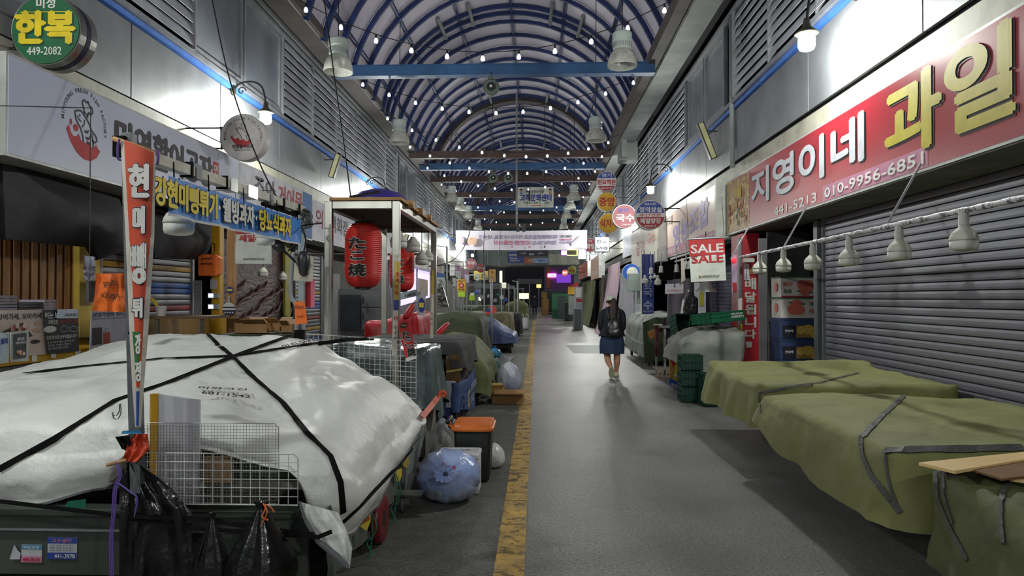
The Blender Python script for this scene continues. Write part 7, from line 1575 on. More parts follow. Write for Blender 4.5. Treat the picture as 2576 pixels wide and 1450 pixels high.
# crates
m_crate = M('crate_green', (18, 62, 48), .45, c2=(14, 50, 40), ns=3); m_crate2 = M('crate_green_bright', (28, 104, 72), .42, c2=(24, 92, 62), ns=3)
def crate(c, w_, d, h, rz, lab, mat, group='green plastic crates', tilt=None, par=None):
    r = root('plastic_crate', c, lab, 'crate', group); t = .012; mb = MB()
    for (x0, x1, y0, y1) in ((-w_ / 2, w_ / 2, -d / 2, -d / 2 + t), (-w_ / 2, w_ / 2, d / 2 - t, d / 2), (-w_ / 2, -w_ / 2 + t, -d / 2 + t, d / 2 - t), (w_ / 2 - t, w_ / 2, -d / 2 + t, d / 2 - t)): mb.box(x0, x1, y0, y1, .004, h)
    mb.box(-w_ / 2 + t, w_ / 2 - t, -d / 2 + t, d / 2 - t, .004, .02)
    rb_ = MB()
    for z in (h - .02, h * .5, .01): rb_.box(-w_ / 2 - .01, w_ / 2 + .01, -d / 2 - .01, -d / 2, z, z + .018).box(-w_ / 2 - .01, w_ / 2 + .01, d / 2, d / 2 + .01, z, z + .018).box(-w_ / 2 - .01, -w_ / 2, -d / 2, d / 2, z, z + .018).box(w_ / 2, w_ / 2 + .01, -d / 2, d / 2, z, z + .018)
    for k in range(7):
        x = -w_ / 2 + w_ * k / 6; rb_.box(x - .006, x + .006, -d / 2 - .01, -d / 2, .01, h)
    for k in range(5):
        y = -d / 2 + d * k / 4; rb_.box(-w_ / 2 - .01, -w_ / 2, y - .006, y + .006, .01, h)
    M_ = Matrix.Translation(Vector(c)) @ Matrix.Rotation(rz, 4, 'Z') @ (Matrix.Rotation(tilt[0], 4, 'X') @ Matrix.Rotation(tilt[1], 4, 'Y') if tilt else Matrix())
    for m_, nm in ((mb, 'crate_body'), (rb_, 'crate_ribs')): m_.v = [tuple(M_ @ Vector(v)) for v in m_.v]; m_.build(nm, mat, r)
    return r, M_
for i, z in enumerate((0, .24, .48)): crate((2.31, 10.58, z), .30, .30, .23, .0, 'dark green crate, %s of the left stack under the grey cloth' % ['bottom', 'middle', 'top'][i], m_crate)
for i, z in enumerate((0, .24)): crate((2.48, 10.2, z), .19, .3, .23, .0, 'dark green crate, %s of the right stack beside the olive tarp' % ['lower', 'upper'][i], m_crate)
rT, MT = crate((2.92, 11.3, 1.16), .72, .42, .17, R(28), 'bright green crate with white printing lying on the grey cloth heap', m_crate2, tilt=(R(-5), R(-4)))
fT = FR(MT @ Vector((.12, -.222, .09)), MT.to_3x3() @ Vector((1, 0, 0)), MT.to_3x3() @ Vector((0, 0, 1))); text('농산물유통(주)', fT, .08, -.02, .045, WHITE, rT, w=.26, bold=.03); text('0505-096-077', fT, .08, .03, .03, WHITE, rT, w=.24)
crate((2.72, 13.3, 1.0), .42, .34, .28, R(10), 'dark green crate tipped on its side behind the grey heap', m_crate, tilt=(R(70), R(5)))
crate((3.1, 13.0, .98), .42, .34, .26, R(-15), 'dark green crate leaning at the back of the grey heap', m_crate, tilt=(R(50), R(-10)))
r, _ = ctarp('covered_heap', 2.28, 3.24, 10.84, 12.4, lambda x, y: interp(y, [(10.7, 1.03), (11.6, 1.12), (12.4, .98)]) * interp(x, [(2.28, .86), (2.6, .97), (3.5, 1.0)]), lambda x, y: .52 if x < 2.4 else (.12 if x > 2.85 else .35), m_tarpgr, 'heap under a light grey cloth between the green crates and the red column', 44, fold=.05, folds=5, lump=.06, ls=2.4)
# ---- olive tarps in front
m_tA = M('tarp_olive_pale', (126, 128, 78), .72, c2=(104, 106, 62), ns=2.0, bump=.4, bs=7, bd=.03)  # paler olive cloth colour for the far and middle right tables
g1 = root('covered_table', (2.95, 7.3, 0), 'smaller olive tarp covered table beyond the strap, next to the grey heap', 'covered table')
_, b1 = cover('tarp', 2.0, 3.80, 6.36, 8.25, lambda x, y: .78 + .05 * (y > 8.0), lambda x, y: .37 if x < 2.3 else .3, m_tA, g1, rad=.08, flare=.06, fold=.05, folds=6, lump=.022, seed=51, n=170, round_=.05)
g2 = root('covered_table', (2.95, 5.1, 0), 'long olive tarp covered table in the right foreground with rope straps', 'covered table')
_, b2 = cover('tarp', 1.96, 3.82, 3.90, 6.14, lambda x, y: .72 + .02 * math.sin(x * 3), lambda x, y: interp(y, [(3.9, .30), (4.6, .30), (5.4, .36), (6.2, .50)]) if x < 2.2 else .28, m_tA, g2, rad=.06, flare=.085, fold=.024, folds=3.5, lump=.022, seed=53, n=200, round_=.035)
g3 = root('covered_table', (2.95, 3.2, 0), 'nearest dark olive tarp with cream boards sticking out, at the lower right corner', 'covered table')
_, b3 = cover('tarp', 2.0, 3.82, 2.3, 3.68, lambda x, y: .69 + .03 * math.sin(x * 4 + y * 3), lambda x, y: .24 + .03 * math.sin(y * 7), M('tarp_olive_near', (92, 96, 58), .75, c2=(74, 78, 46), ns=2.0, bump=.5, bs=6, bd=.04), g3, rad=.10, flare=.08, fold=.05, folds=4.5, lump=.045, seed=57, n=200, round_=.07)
for g, (y0, y1) in ((g1, (6.4, 8.1)), (g2, (4.0, 6.1)), (g3, (2.4, 3.7))):
    for x in (2.62, 3.7):
        for y in (y0 + .08, y1 - .08): MB().box(x - .035, x + .035, y - .035, y + .035, 0, .62).build('leg', m_dark, g)
    MB().box(2.1, 3.8, y0, y1, .55, .62).build('table_top', m_conc, g)
m_st = M('strap_grey', (92, 94, 92), .6, c2=(40, 42, 42), ns=30, stretch=(6, 6, 6))
strap([(2305, 960), (2262, 1010), (2215, 1052), (2166, 1105), (2172, 1150), (2195, 1200), (2235, 1250), (2265, 1290)], [b2, b3], .035, m_st, g2)
strap([(2228, 1138), (2234, 1190), (2245, 1240), (2262, 1288)], [b2, b3], .018, m_st, g2)
strap([(2228, 1138), (2330, 1134), (2450, 1133), (2575, 1130)], [b2, b3], .05, m_st, g3, lift=.012)
strap([(2160, 940), (2060, 965), (1980, 976), (1911, 990), (1911, 1015), (1915, 1040)], [b1, b2], .022, m_st, g1, lift=.01)
strap([(2430, 1160), (2390, 1172), (2357, 1195), (2362, 1250), (2385, 1310), (2420, 1380), (2435, 1412)], b3, .02, m_st, g3)
strap([(2400, 1165), (2376, 1195), (2378, 1250), (2400, 1320)], b3, .015, m_st, g3)
strap([(2576, 1195), (2545, 1205), (2522, 1245), (2520, 1300), (2528, 1370)], b3, .022, m_st, g3)
m_ply = M('plywood_cream', (226, 196, 140), .55, c2=(212, 180, 122), ns=2)
r = root('cream_board', (2.6, 3.4, .72), 'cream board sliding out from under the strap at the right edge', 'board'); pts = [P(2311, 1164, Z=.745), P(2402, 1185, Z=.745), P(2600, 1152, Z=.745), P(2600, 1135, Z=.745)]; MB().add(pts + [p - Vector((0, 0, .015)) for p in pts], [(3, 2, 1, 0), (4, 5, 6, 7), (0, 1, 5, 4), (1, 2, 6, 5), (2, 3, 7, 6), (3, 0, 4, 7)]).build('board', m_ply, r); bm_fix(r.children[0])
r = root('cream_board', (2.6, 2.9, .72), 'second cream board below the brown gap at the right edge', 'board'); pts = [P(2538, 1203, Z=.72), P(2600, 1212, Z=.72), P(2600, 1180, Z=.72), P(2580, 1182, Z=.72)]; MB().add(pts + [p - Vector((0, 0, .015)) for p in pts], [(3, 2, 1, 0), (4, 5, 6, 7), (0, 1, 5, 4), (1, 2, 6, 5), (2, 3, 7, 6), (3, 0, 4, 7)]).build('board', m_ply, r); bm_fix(r.children[0])
r = root('brown_board', (2.6, 3.1, .72), 'brown underside of a folded board between the two cream boards', 'board'); pts = [P(2440, 1180, Z=.735), P(2520, 1205, Z=.735), P(2600, 1195, Z=.735), P(2600, 1150, Z=.735)]; MB().add(pts + [p - Vector((0, 0, .01)) for p in pts], [(3, 2, 1, 0), (4, 5, 6, 7), (0, 1, 5, 4), (1, 2, 6, 5), (2, 3, 7, 6), (3, 0, 4, 7)]).build('board', M('board_umber', (118, 84, 44), .7), r); bm_fix(r.children[0])
# ---- further right
r = root('awning_red', (2.1, 46, 0), 'small red canopy with a yellow sign far along the right', 'canopy'); px_poly([(1426, 722), (1455, 709), (1455, 722)], 44, 1.2, 'canopy_top', M('tarp_red'), r); px_poly([(1429, 722), (1448, 722), (1448, 741), (1429, 741)], 44, .1, 'yellow_sign', m_yf, r); px_box(1431, 1446, 742, 792, 44.2, .8, 'stand', m_gut, r)
for x0, x1, y0_, y1_, Y, c_, lab in ((1448, 1466, 722, 778, 36, (170, 176, 190), 'pale machine with a poster far right beyond the olive drape'), (1420, 1442, 762, 800, 47, (60, 66, 60), 'dark grey covered stand far along the right'), (1404, 1422, 745, 796, 52, (52, 54, 58), 'dark tall cabinet at the far right end'), (1445, 1462, 778, 812, 34, (112, 118, 120), 'grey metal bin box beside the olive drape')):
    r = root('shop_stand', P((x0 + x1) / 2, y1_, Y=Y), lab, 'stand'); a, b = P(x0, y0_, Y=Y), P(x1, y1_, Y=Y); MB().box(a.x, b.x, Y, Y + 1.2, .01, a.z).build('body', M('stand_%d' % c_[0], c_, .6), r, bevel=.02)
    if x0 == 1448: px_box(1449, 1462, 725, 748, Y - .03, .02, 'poster', WHITE, r); px_box(1450, 1464, 752, 760, Y - .03, .02, 'red_band', RED, r)
MB().box(1.2, 3.2, 55, 55.1, 0, 1.9).build('fence_panel', M('panel_green', (40, 112, 74), .6), None, label='green panel closing the far right end of the alley', cat='panel')
# small wall speakers
for (px, py, hp, X, dy, lab) in ((843, 418, 62, -4.72, .0, 'cream and black tilted column speaker on the left wall'), (1778, 355, 95, 3.35, 0, 'cream and black tilted column speaker on the right wall'), (1021, 602, 26, -4.72, 0, 'second tilted column speaker far along the left wall')):
    c = P(px, py, X=X); h = hp * c.y / F / 2; s_ = -1 if X < 0 else 1; ax = Vector((s_ * .33, -.25, .93)) if s_ > 0 else Vector((.33 * 1, -.25, .93)); ax = Vector((-s_ * .32, 0, 1)).normalized() if s_ < 0 else Vector((-.38, 0, 1)).normalized()
    r = root('column_speaker', (c.x, c.y, c.z - h), lab, 'speaker'); sd = Vector((0, 1, 0)); nn = ax.cross(sd).normalized()
    MB().obox(c, ax * h, sd * .06, nn * .07).build('case', M('speaker_black', (44, 42, 44), .5), r, bevel=.006)
    MB().obox(c - sd * .062, ax * h * .97, sd * .006, nn * .045).build('grille', M('speaker_cream', (206, 204, 150), .5), r)
    MB().tube([c + ax * h * .6, (XL if s_ < 0 else XR, c.y, c.z + h * .5)], .012, 6).build('bracket', m_iron, r)
# loose cables overhead
cable([P(528, -30, Y=7), P(575, 190, Y=6.6), P(640, 380, Y=6.2), P(712, 520, Y=5.95), (-2.0, 5.86, 2.3)], 'long black cable running up from the pale pole to the roof', .007)
cable([P(812, -30, Y=10), P(838, 170, Y=9.5), P(862, 340, Y=9), P(884, 508, Y=8.2)], 'long black cable dropping onto the lantern stall roof', .009)
cable([P(1240, 250, Y=16), P(1236, 400, Y=17), P(1218, 600, Y=18), P(1217, 680, Y=18)], 'thin black cable dropping from the projector to a stall pole', .008)
cable([P(1200, 470, Y=20), P(1180, 590, Y=17), P(1140, 655, Y=16), P(1080, 670, Y=15.2), P(1120, 668, Y=15.2)], 'curved black cable swinging to the poles left of the banner', .010)
cable([P(1268, 380, Y=24), P(1264, 520, Y=24), P(1255, 640, Y=22), P(1250, 720, Y=20)], 'thin dark cable left of the hanging pole', .006)
# ================================================================== FAR END
r = root('overpass', (-1, 62, 4.3), 'pale footbridge building crossing the far end of the alley', 'building')
a, b = P(1182, 600, Y=61), P(1466, 668, Y=61); MB().box(a.x, b.x, 61, 64, b.z, 6.6).build('bridge_wall', M('bridge_wall', (136, 146, 142), .7, c2=(112, 122, 118), ns=1), r)
px_box(1380, 1462, 640, 666, 60.9, .1, 'pale_panel', M('bridge_panel', (206, 208, 186), .6), r)
for x in (1400, 1430, 1254, 1226): px_box(x, x + 1.5, 628, 668, 60.8, .1, 'joint', m_frame, r)
def farsign(x0, x1, y0, y1, Y, m, lab, txt=(), em=None, arm=None):
    r = root('far_sign', P((x0 + x1) / 2, y1, Y=Y), lab, 'sign'); c_ = P((x0 + x1) / 2, (y0 + y1) / 2, Y=Y); (MB().tube([(c_.x, Y + .06, c_.z), ((XL - .2) if arm == 'left' else (XR if arm == 'right' else c_.x), Y + .06, c_.z if arm in ('left', 'right') else (.01 if arm == 'post' else c_.z))], .05, 8).build('mount', m_frame, r) if arm else None); px_box(x0, x1, y0, y1, Y, .12, 'board', m, r)
    for s_, px, py, h_, mm, w_ in txt: text(s_, camfr(px, py, Y - .02), 0, 0, h_ * Y / F, mm, r, w=w_ * Y / F if w_ else None, bold=.03)
farsign(1278, 1318, 634, 662, 60.87, M('face_cobalt2', (40, 66, 150), .5), 'blue restroom sign on the far footbridge', [('공중화장실', 1290, 642, 6, WHITE, 20), ('Restroom', 1292, 650, 4.5, WHITE, 18), ('안양중앙시장', 1295, 656, 3.5, WHITE, 24)]); 
farsign(1302, 1378, 630, 645, 60.7, M('sign_black', (34, 34, 48), .5), 'long black direction sign above the blue restroom sign', [('< 3구역', 1316, 638, 4, WHITE, 12), ('중앙시장', 1337, 640, 5, WHITE, 12), ('2구역 >', 1360, 638, 4, WHITE, 14)])
farsign(1319, 1341, 649, 663, 60.86, M('sign_orange', (196, 96, 50), .5), 'orange food sign under the black direction sign', [('가게', 1334, 656, 7, WHITE, 11)])
farsign(1341, 1379, 650, 662, 60.84, M('face_icy', (160, 186, 226), .5), 'pale blue notice sign right of the orange one', [('안양시', 1360, 656, 5, BLU, 12)])
r = root('led_sign', P(1430, 643, Y=46), 'glowing purple and yellow led sign box below the banner, right', 'sign'); px_box(1411, 1453, 628, 643, 46, .1, 'board', M('led_board', (70, 66, 60), .5), r); px_box(1412, 1426, 630, 642, 45.95, .04, 'lit_panel', M('led_purple', (190, 120, 255), emit=3.5), r)
for k in range(12): px_box(1427 + k * 2.1, 1428 + k * 2.1, 628, 629.3, 45.95, .04, 'led', M('led_yellow', (240, 240, 120), emit=4), r); px_box(1427 + k * 2.1, 1428 + k * 2.1, 642, 643.3, 45.95, .04, 'led', M('led_yellow'), r)
px_box(1451, 1453, 628, 643, 45.94, .04, 'led_edge', M('led_yellow'), r)
farsign(1455, 1474, 628, 652, 40, M('face_lilacgrey', (196, 186, 206), .5), 'lilac shop sign right of the led sign', [('사진', 1465, 633, 7, M('ink_rose2', (200, 120, 140), .6), 14)], arm='right')
for x in (-5.2, 3.6): MB().box(x - .3, x + .3, 61.2, 61.8, 0, 4.6).build('pier', M('bridge_wall'), [o for o in COL.objects if o.name.startswith('overpass')][0])
# night street beyond
r = root('night_building', (-6, 82, 0), 'dark building beyond the footbridge on the left of the far street', 'building'); a, b = P(1180, 668, Y=80), P(1262, 760, Y=80); MB().box(a.x, b.x, 80, 88, 0, 10).build('wall', M('night_wall', (70, 70, 74), .8), r)
for i in range(3): px_box(1196 + i * 20, 1208 + i * 20, 680, 694, 79.9, .05, 'window', m_dark, r)
r = root('night_building', (6, 82, 0), 'purple lit building at the far right beyond the footbridge', 'building'); a, b = P(1372, 668, Y=78), P(1450, 770, Y=78); MB().box(a.x, b.x, 78, 90, 0, 9).build('wall', M('night_purple', (96, 60, 112), .7), r)
px_box(1374, 1384, 672, 725, 77.9, .05, 'orange_pillar', M('pillar_orange', (150, 84, 50), .6), r); px_box(1400, 1436, 690, 712, 77.9, .05, 'window', M('window_violet', (120, 60, 190), emit=.5), r)
r = root('night_building', (0, 118, 0), 'dark low building closing the far street', 'building'); MB().box(-14, 12, 118, 124, 0, 12).build('wall', M('night_far', (30, 28, 36), .8), r)
for i in range(5): MB().box(-8 + i * 3.4, -6.6 + i * 3.4, 117.9, 118, 5, 6.2).build('window', m_dark, r)
farsign(1378, 1399, 689, 698, 77.85, M('neon_pink', (255, 90, 220), emit=7), 'bright pink neon sign in the far street', [('노래방', 1388, 693.5, 5, WHITE, 14)])
farsign(1257, 1263, 682, 711, 66, M('neon_cream', (255, 222, 150), emit=5), 'tall warm glowing vertical sign in the far street', arm='post')
farsign(1230, 1247, 678, 710, 56, M('face_mustard', (214, 170, 70), .5), 'mustard vertical sign board at the far left', [('만나', 1238, 686, 6, RED, 6), ('식당', 1238, 700, 6, RED, 6)], arm='left')
farsign(1192, 1228, 682, 704, 48, M('face_olive', (150, 134, 66), .5), 'olive shop sign with a phone number at the far left', [('중앙', 1216, 692, 7, BLK, 12), ('430', 1200, 699, 4, BLK, 8)], arm='left')
farsign(1300, 1364, 702, 714, 72, M('face_slate', (84, 90, 92), .6), 'grey banner across the far street', arm='post')
farsign(1350, 1361, 716, 724, 76, M('lit_yellow', (250, 220, 90), emit=2.5), 'small lit yellow sign in the far street', arm='post')
farsign(1306, 1330, 738, 752, 50, M('lit_greenish', (210, 224, 150), emit=1.4), 'pale lit stall front behind the tent shaped tarp', arm='post')
farsign(1262, 1273, 712, 725, 60, M('lit_cream', (250, 240, 190), emit=2), 'small cream lit box beside the glowing vertical sign', arm='post')
farsign(1204, 1210, 748, 756, 46, M('lit_cream'), 'tiny lit price card among the far left stalls', arm='post')
r = root('far_stall', (-2.5, 66, 0), 'cluttered stall with a pale roof in the far street', 'stall'); MB().box(-3.6, -1.2, 66, 69, 2.4, 2.5).build('roof', m_gut, r)
for x in (-3.5, -1.3): MB().box(x - .05, x + .05, 66, 66.1, 0, 2.4).build('post', m_gut, r)
MB().box(-3.4, -1.4, 66.3, 68.5, 0, .9).build('counter', m_in, r)
r = root('far_van', (1.6, 70, 0), 'dark covered vehicle shape at the end of the alley', 'vehicle'); MB().box(.5, 3.0, 68, 73, .25, 2.3).build('body', M('van_dark', (50, 54, 60), .5), r, bevel=.1)
for x in (.7, 2.8): wheel((x, 68.8, .3), .3, .2, 'x', r, m_dark)
for x0, x1, y0_, y1_ in ((1362, 1376, 735, 775), (1366, 1380, 752, 778)):
    r = root('yellow_carton_stack', P(x0, y1_, Y=63 + x0 % 5), 'tan carton stack at the far end right of the distant man, %s one' % ('left' if x0 == 1362 else 'right'), 'box'); a, b = P(x0, y0_, Y=63 + x0 % 5), P(x1, y1_, Y=63 + x0 % 5); MB().box(a.x, b.x, a.y, a.y + .6, 0, a.z).build('boxes', M('board_beige2', (196, 150, 90), .7), r)
# brown gutter lattice lamps: warm lamp in far street
# ================================================================== PEOPLE
m_skin = M('skin', (198, 150, 122), .5, c2=(186, 136, 108), ns=6); m_hair = M('hair_brown', (58, 36, 30), .5, c2=(40, 26, 24), ns=12, stretch=(5, 5, .8), bump=.4, bs=40)
m_jk = M('jacket_navy', (24, 28, 40), .75, c2=(18, 20, 30), ns=6, bump=.3, bs=20); m_sk = M('denim_blue', (42, 62, 96), .8, c2=(34, 50, 80), ns=14, bump=.3, bs=60)
m_sole = M('shoe_cream', (206, 204, 176), .6, c2=(190, 188, 158))
def skin(chains, parent, name, mat, sub=2, rootv=0):
    """chains: list of vertex lists [(x,y,z,r)...]; vertices at the same place are joined"""
    vs, es, rs = [], [], []; idx = {}
    for ch in chains:
        prev = None
        for (x, y, z, r_) in ch:
            k = (round(x, 4), round(y, 4), round(z, 4))
            if k not in idx: idx[k] = len(vs); vs.append(Vector((x, y, z)) - WL[parent.name]); rs.append(r_)
            i = idx[k]
            if prev is not None and prev != i: es.append((prev, i))
            prev = i
    me = bpy.data.meshes.new(name); me.from_pydata([tuple(v) for v in vs], es, []); o = bpy.data.objects.new(name, me); COL.objects.link(o); o.parent = parent; WL[o.name] = WL[parent.name]
    o.modifiers.new('skin', 'SKIN').use_smooth_shade = True
    for i, r_ in enumerate(rs):
        d = me.skin_vertices[0].data[i]; rr = r_ if isinstance(r_, tuple) else (r_, r_); d.radius = rr; d.use_root = (i == rootv)
    s_ = o.modifiers.new('sub', 'SUBSURF'); s_.levels = sub; s_.render_levels = sub; me.materials.append(mat); return o
def rings(sec, name, mat, par, n=28, smooth=True, fold=0, nf=9):
    """closed tube through sections (cx, cy, z, rx, ry)"""
    sec = smoothline(sec, 4); rows = []
    for j, (cx, cy, z, rx, ry) in enumerate(sec):
        f = fold * j / len(sec); rows.append([Vector((cx + rx * (1 + f * math.sin(nf * a)) * math.cos(a), cy + ry * (1 + f * math.sin(nf * a + .5)) * math.sin(a), z)) for a in [2 * math.pi * k / n for k in range(n)]])
    mb = MB().grid(rows, closed=True); mb.f.append(tuple(range(n))[::-1]); mb.f.append(tuple(range(len(mb.v) - n, len(mb.v)))); o = mb.build(name, mat, par, smooth=smooth); bm_fix(o); return o
def hand(par, x, y, z, side, mat, s=1.0, down=True):
    """relaxed hand: palm and five bent fingers"""
    mb = MB(); c = Vector((x, y, z))
    mb2 = []
    for k, (dx, ln) in enumerate(((-.026, .062), (-.009, .072), (.009, .068), (.025, .054))):
        b = c + Vector((dx * .45, dx, -.075)) * s; mb.tube([c + Vector((dx * .2, dx * .7, -.03)) * s, b, b + Vector((-side * .004, .004, -ln * .5)) * s, b + Vector((-side * .018, .006, -ln)) * s], [.011 * s, .010 * s, .009 * s, .006 * s], 7)
    mb.tube([c + Vector((0, .022, -.025)) * s, c + Vector((-side * .015, .042, -.055)) * s, c + Vector((-side * .022, .044, -.085)) * s], [.012 * s, .010 * s, .007 * s], 7)
    mb.tube([c + Vector((0, 0, .03)) * s, c, c + Vector((0, 0, -.04)) * s, c + Vector((0, 0, -.08)) * s], [.022 * s, .026 * s, .034 * s, .028 * s], 10)
    return mb.build('hand', mat, par, smooth=True)
# ---- walking woman seen from behind
Yw = 13.85; W0 = P(1541, 949, Y=Yw); wx = W0.x
wo = root('person', (wx, Yw, 0), 'person in white cap, dark jacket, knee length denim skirt and backpack, walking away', 'person')
def V(x, y, z, r_): return (wx + x, Yw + y, z, r_)
# standing right leg, lifted left leg
pel = V(-.01, 0, .92, (.15, .11))
skin([[pel, V(-.01, 0, 1.02, (.13, .095)), V(-.01, .01, 1.15, (.135, .095)), V(-.01, .01, 1.28, (.15, .10)), V(-.01, .0, 1.345, (.09, .07)), V(-.012, .0, 1.40, .048), V(-.015, .005, 1.44, .047)],
      [pel, V(.07, 0, .86, .11), V(.075, -.01, .70, .095), V(.085, -.01, .50, .072), V(.09, .0, .40, .068), V(.088, -.01, .30, .072), V(.08, .005, .18, .050), V(.075, .01, .10, .040), V(.075, .01, .06, .040)],
      [pel, V(-.09, 0, .86, .11), V(-.095, .02, .70, .095), V(-.10, .03, .50, .072), V(-.105, .02, .40, .068), V(-.095, -.06, .32, .07), V(-.07, -.15, .25, .050), V(-.06, -.22, .20, .041), V(-.055, -.24, .175, .040)],
      [V(-.01, .01, 1.28, (.15, .10)), V(-.14, .01, 1.30, .055), V(-.19, .01, 1.24, .048), V(-.215, -.01, 1.08, .042), V(-.205, .05, .93, .036), V(-.16, .14, .90, .026)],
      [V(-.01, .01, 1.28, (.15, .10)), V(.13, .01, 1.30, .055), V(.18, .01, 1.24, .048), V(.205, -.01, 1.08, .042), V(.20, .05, .93, .036), V(.15, .14, .92, .026)]], wo, 'body', m_skin)
hd = Vector((wx - .025, Yw + .01, 1.50))
rows = []
for j in range(15):
    t = j / 14; z = -.125 + .235 * t; rr = math.sqrt(max(0.0004, 1 - ((t - .56) / .56) ** 2 if t < .56 else 1 - ((t - .56) / .44) ** 2))
    row = []
    for k in range(24):
        a = 2 * math.pi * k / 24; x, y = .075 * rr * math.cos(a), .092 * rr * math.sin(a)
        if y > 0 and t < .5: y *= .92
        if abs(a - math.pi / 2) < .3 and .25 < t < .5: y += .02 * math.sin((t - .25) / .25 * math.pi)     # nose
        if abs(a - math.pi / 2) < .35 and .12 < t < .2: y += .005
        row.append(hd + Vector((x, y, z)))
    rows.append(row)
Rh = Matrix.Translation(hd) @ Matrix.Rotation(R(12), 4, 'Z') @ Matrix.Rotation(R(-14), 4, 'X') @ Matrix.Translation(-hd)
mb = MB().grid(rows, closed=True); mb.f.append(tuple(range(24))[::-1]); mb.f.append(tuple(range(14 * 24, 15 * 24)))
for sx in (-1, 1): mb.tube([hd + Vector((sx * .075, 0, -.02)), hd + Vector((sx * .082, -.008, 0)), hd + Vector((sx * .078, -.004, .02))], [.008, .014, .009], 8)
mb.v = [tuple(Rh @ Vector(v)) for v in mb.v]; h_ = mb.build('head', m_skin, wo, smooth=True)
for sx in (-1, 1): mb = MB().lathe(hd + Vector((sx * .03, .083, .005)), [(.001, -.01), (.011, 0), (.001, .008)], 10, 'y'); mb.v = [tuple(Rh @ Vector(v)) for v in mb.v]; mb.build('eye', BLK, h_)
mb = MB().tube([hd + Vector((-.022, .082, -.065)), hd + Vector((0, .09, -.067)), hd + Vector((.022, .082, -.065))], .006, 6); mb.v = [tuple(Rh @ Vector(v)) for v in mb.v]; mb.build('mouth', M('lips', (170, 96, 90), .5), h_)
# hair: skull cap of hair, low ponytail falling down the back
rings([(wx - .025, Yw - .004, 1.45, .060, .080), (wx - .025, Yw - .006, 1.49, .080, .096), (wx - .025, Yw - .008, 1.515, .080, .092), (wx - .025, Yw, 1.53, .05, .06)], 'hair', m_hair, wo)
rings([(wx + .012, Yw - .085, 1.555, .022, .02), (wx + .014, Yw - .11, 1.515, .046, .033), (wx + .015, Yw - .115, 1.44, .058, .036), (wx + .005, Yw - .12, 1.34, .068, .034), (wx - .0, Yw - .125, 1.24, .075, .030), (wx - .005, Yw - .135, 1.15, .062, .024), (wx - .0, Yw - .14, 1.08, .03, .014)], 'ponytail', m_hair, wo, fold=.12, nf=13)
# cap
m_cap = M('cap_white', (222, 224, 206), .7)
rows = []
for j in range(9):
    t = j / 8; rr = math.cos(t * math.pi / 2 * .96); rows.append([Rh @ (hd + Vector((.096 * rr * math.cos(a), .112 * rr * math.sin(a) - .002, .008 + .115 * math.sin(t * math.pi / 2) - (.012 if (j == 0 and math.sin(a) < -.5) else 0)))) for a in [2 * math.pi * k / 28 for k in range(28)]])
mb = MB().grid(rows, closed=True); mb.f.append(tuple(range(8 * 28, 9 * 28))); cp = mb.build('cap', m_cap, wo, smooth=True)
rows = [[Rh @ (hd + Vector((.078 * math.sin(a) * (1 + .0 * q), .085 + .085 * math.cos(a) * q, .018 - .022 * q))) for a in [math.pi * (k / 10 - .5) for k in range(11)]] for q in (0, .5, 1.0)]
rows2 = [[p - Vector((0, 0, .004)) for p in r_] for r_ in rows[::-1]]; MB().grid(rows + rows2).build('cap_brim', m_cap, cp, smooth=True)
# jacket and skirt
rings([(wx - .01, Yw, .80, .265, .16), (wx - .012, Yw, .90, .235, .145), (wx - .01, Yw, 1.02, .20, .13), (wx - .01, Yw, 1.14, .195, .125), (wx - .01, Yw, 1.26, .198, .12), (wx - .01, Yw, 1.33, .165, .095), (wx - .01, Yw, 1.375, .085, .07), (wx - .01, Yw, 1.40, .06, .058)], 'jacket', m_jk, wo, n=40, fold=-.0)
for s_ in (-1, 1):
    sx = s_; o_ = rings([(wx + sx * .215 - .01, Yw + .02, .93, .052, .052), (wx + sx * .222 - .01, Yw - .01, 1.02, .056, .056), (wx + sx * .218 - .01, Yw - .01, 1.14, .06, .06), (wx + sx * .198 - .01, Yw, 1.24, .066, .066), (wx + sx * .16 - .01, Yw, 1.31, .068, .066), (wx + sx * .10 - .01, Yw, 1.35, .05, .05)], 'sleeve', m_jk, wo, n=20)
    MB().tube([(wx + sx * .215 - .01, Yw + .02, .96), (wx + sx * .205 - .01, Yw + .07, .92), (wx + sx * .175, Yw + .13, .905)], [.05, .045, .038], 12).build('cuff', m_jk, wo, smooth=True)
    hand(wo, wx + sx * .155, Yw + .165, .905, s_, m_skin)
sec = smoothline([(wx - .01, Yw, .46, .232, .165), (wx - .01, Yw, .56, .240, .165), (wx - .01, Yw, .70, .236, .16), (wx - .01, Yw, .82, .205, .145), (wx - .01, Yw, .93, .165, .12)], 4); rows = []
for (cx, cy, z, rx, ry) in sec:
    f = .045 * (1 - (z - .46) / .47); rows.append([Vector((cx + rx * (1 + f * math.sin(8 * a + 1)) * math.cos(a), cy + ry * (1 + f * math.sin(8 * a + 1)) * math.sin(a), z + (.006 * math.sin(11 * a) if z < .48 else 0))) for a in [2 * math.pi * k / 56 for k in range(56)]])
o = MB().grid(rows, closed=True).build('skirt', m_sk, wo, smooth=True); sl = o.modifiers.new('thick', 'SOLIDIFY'); sl.thickness = .004
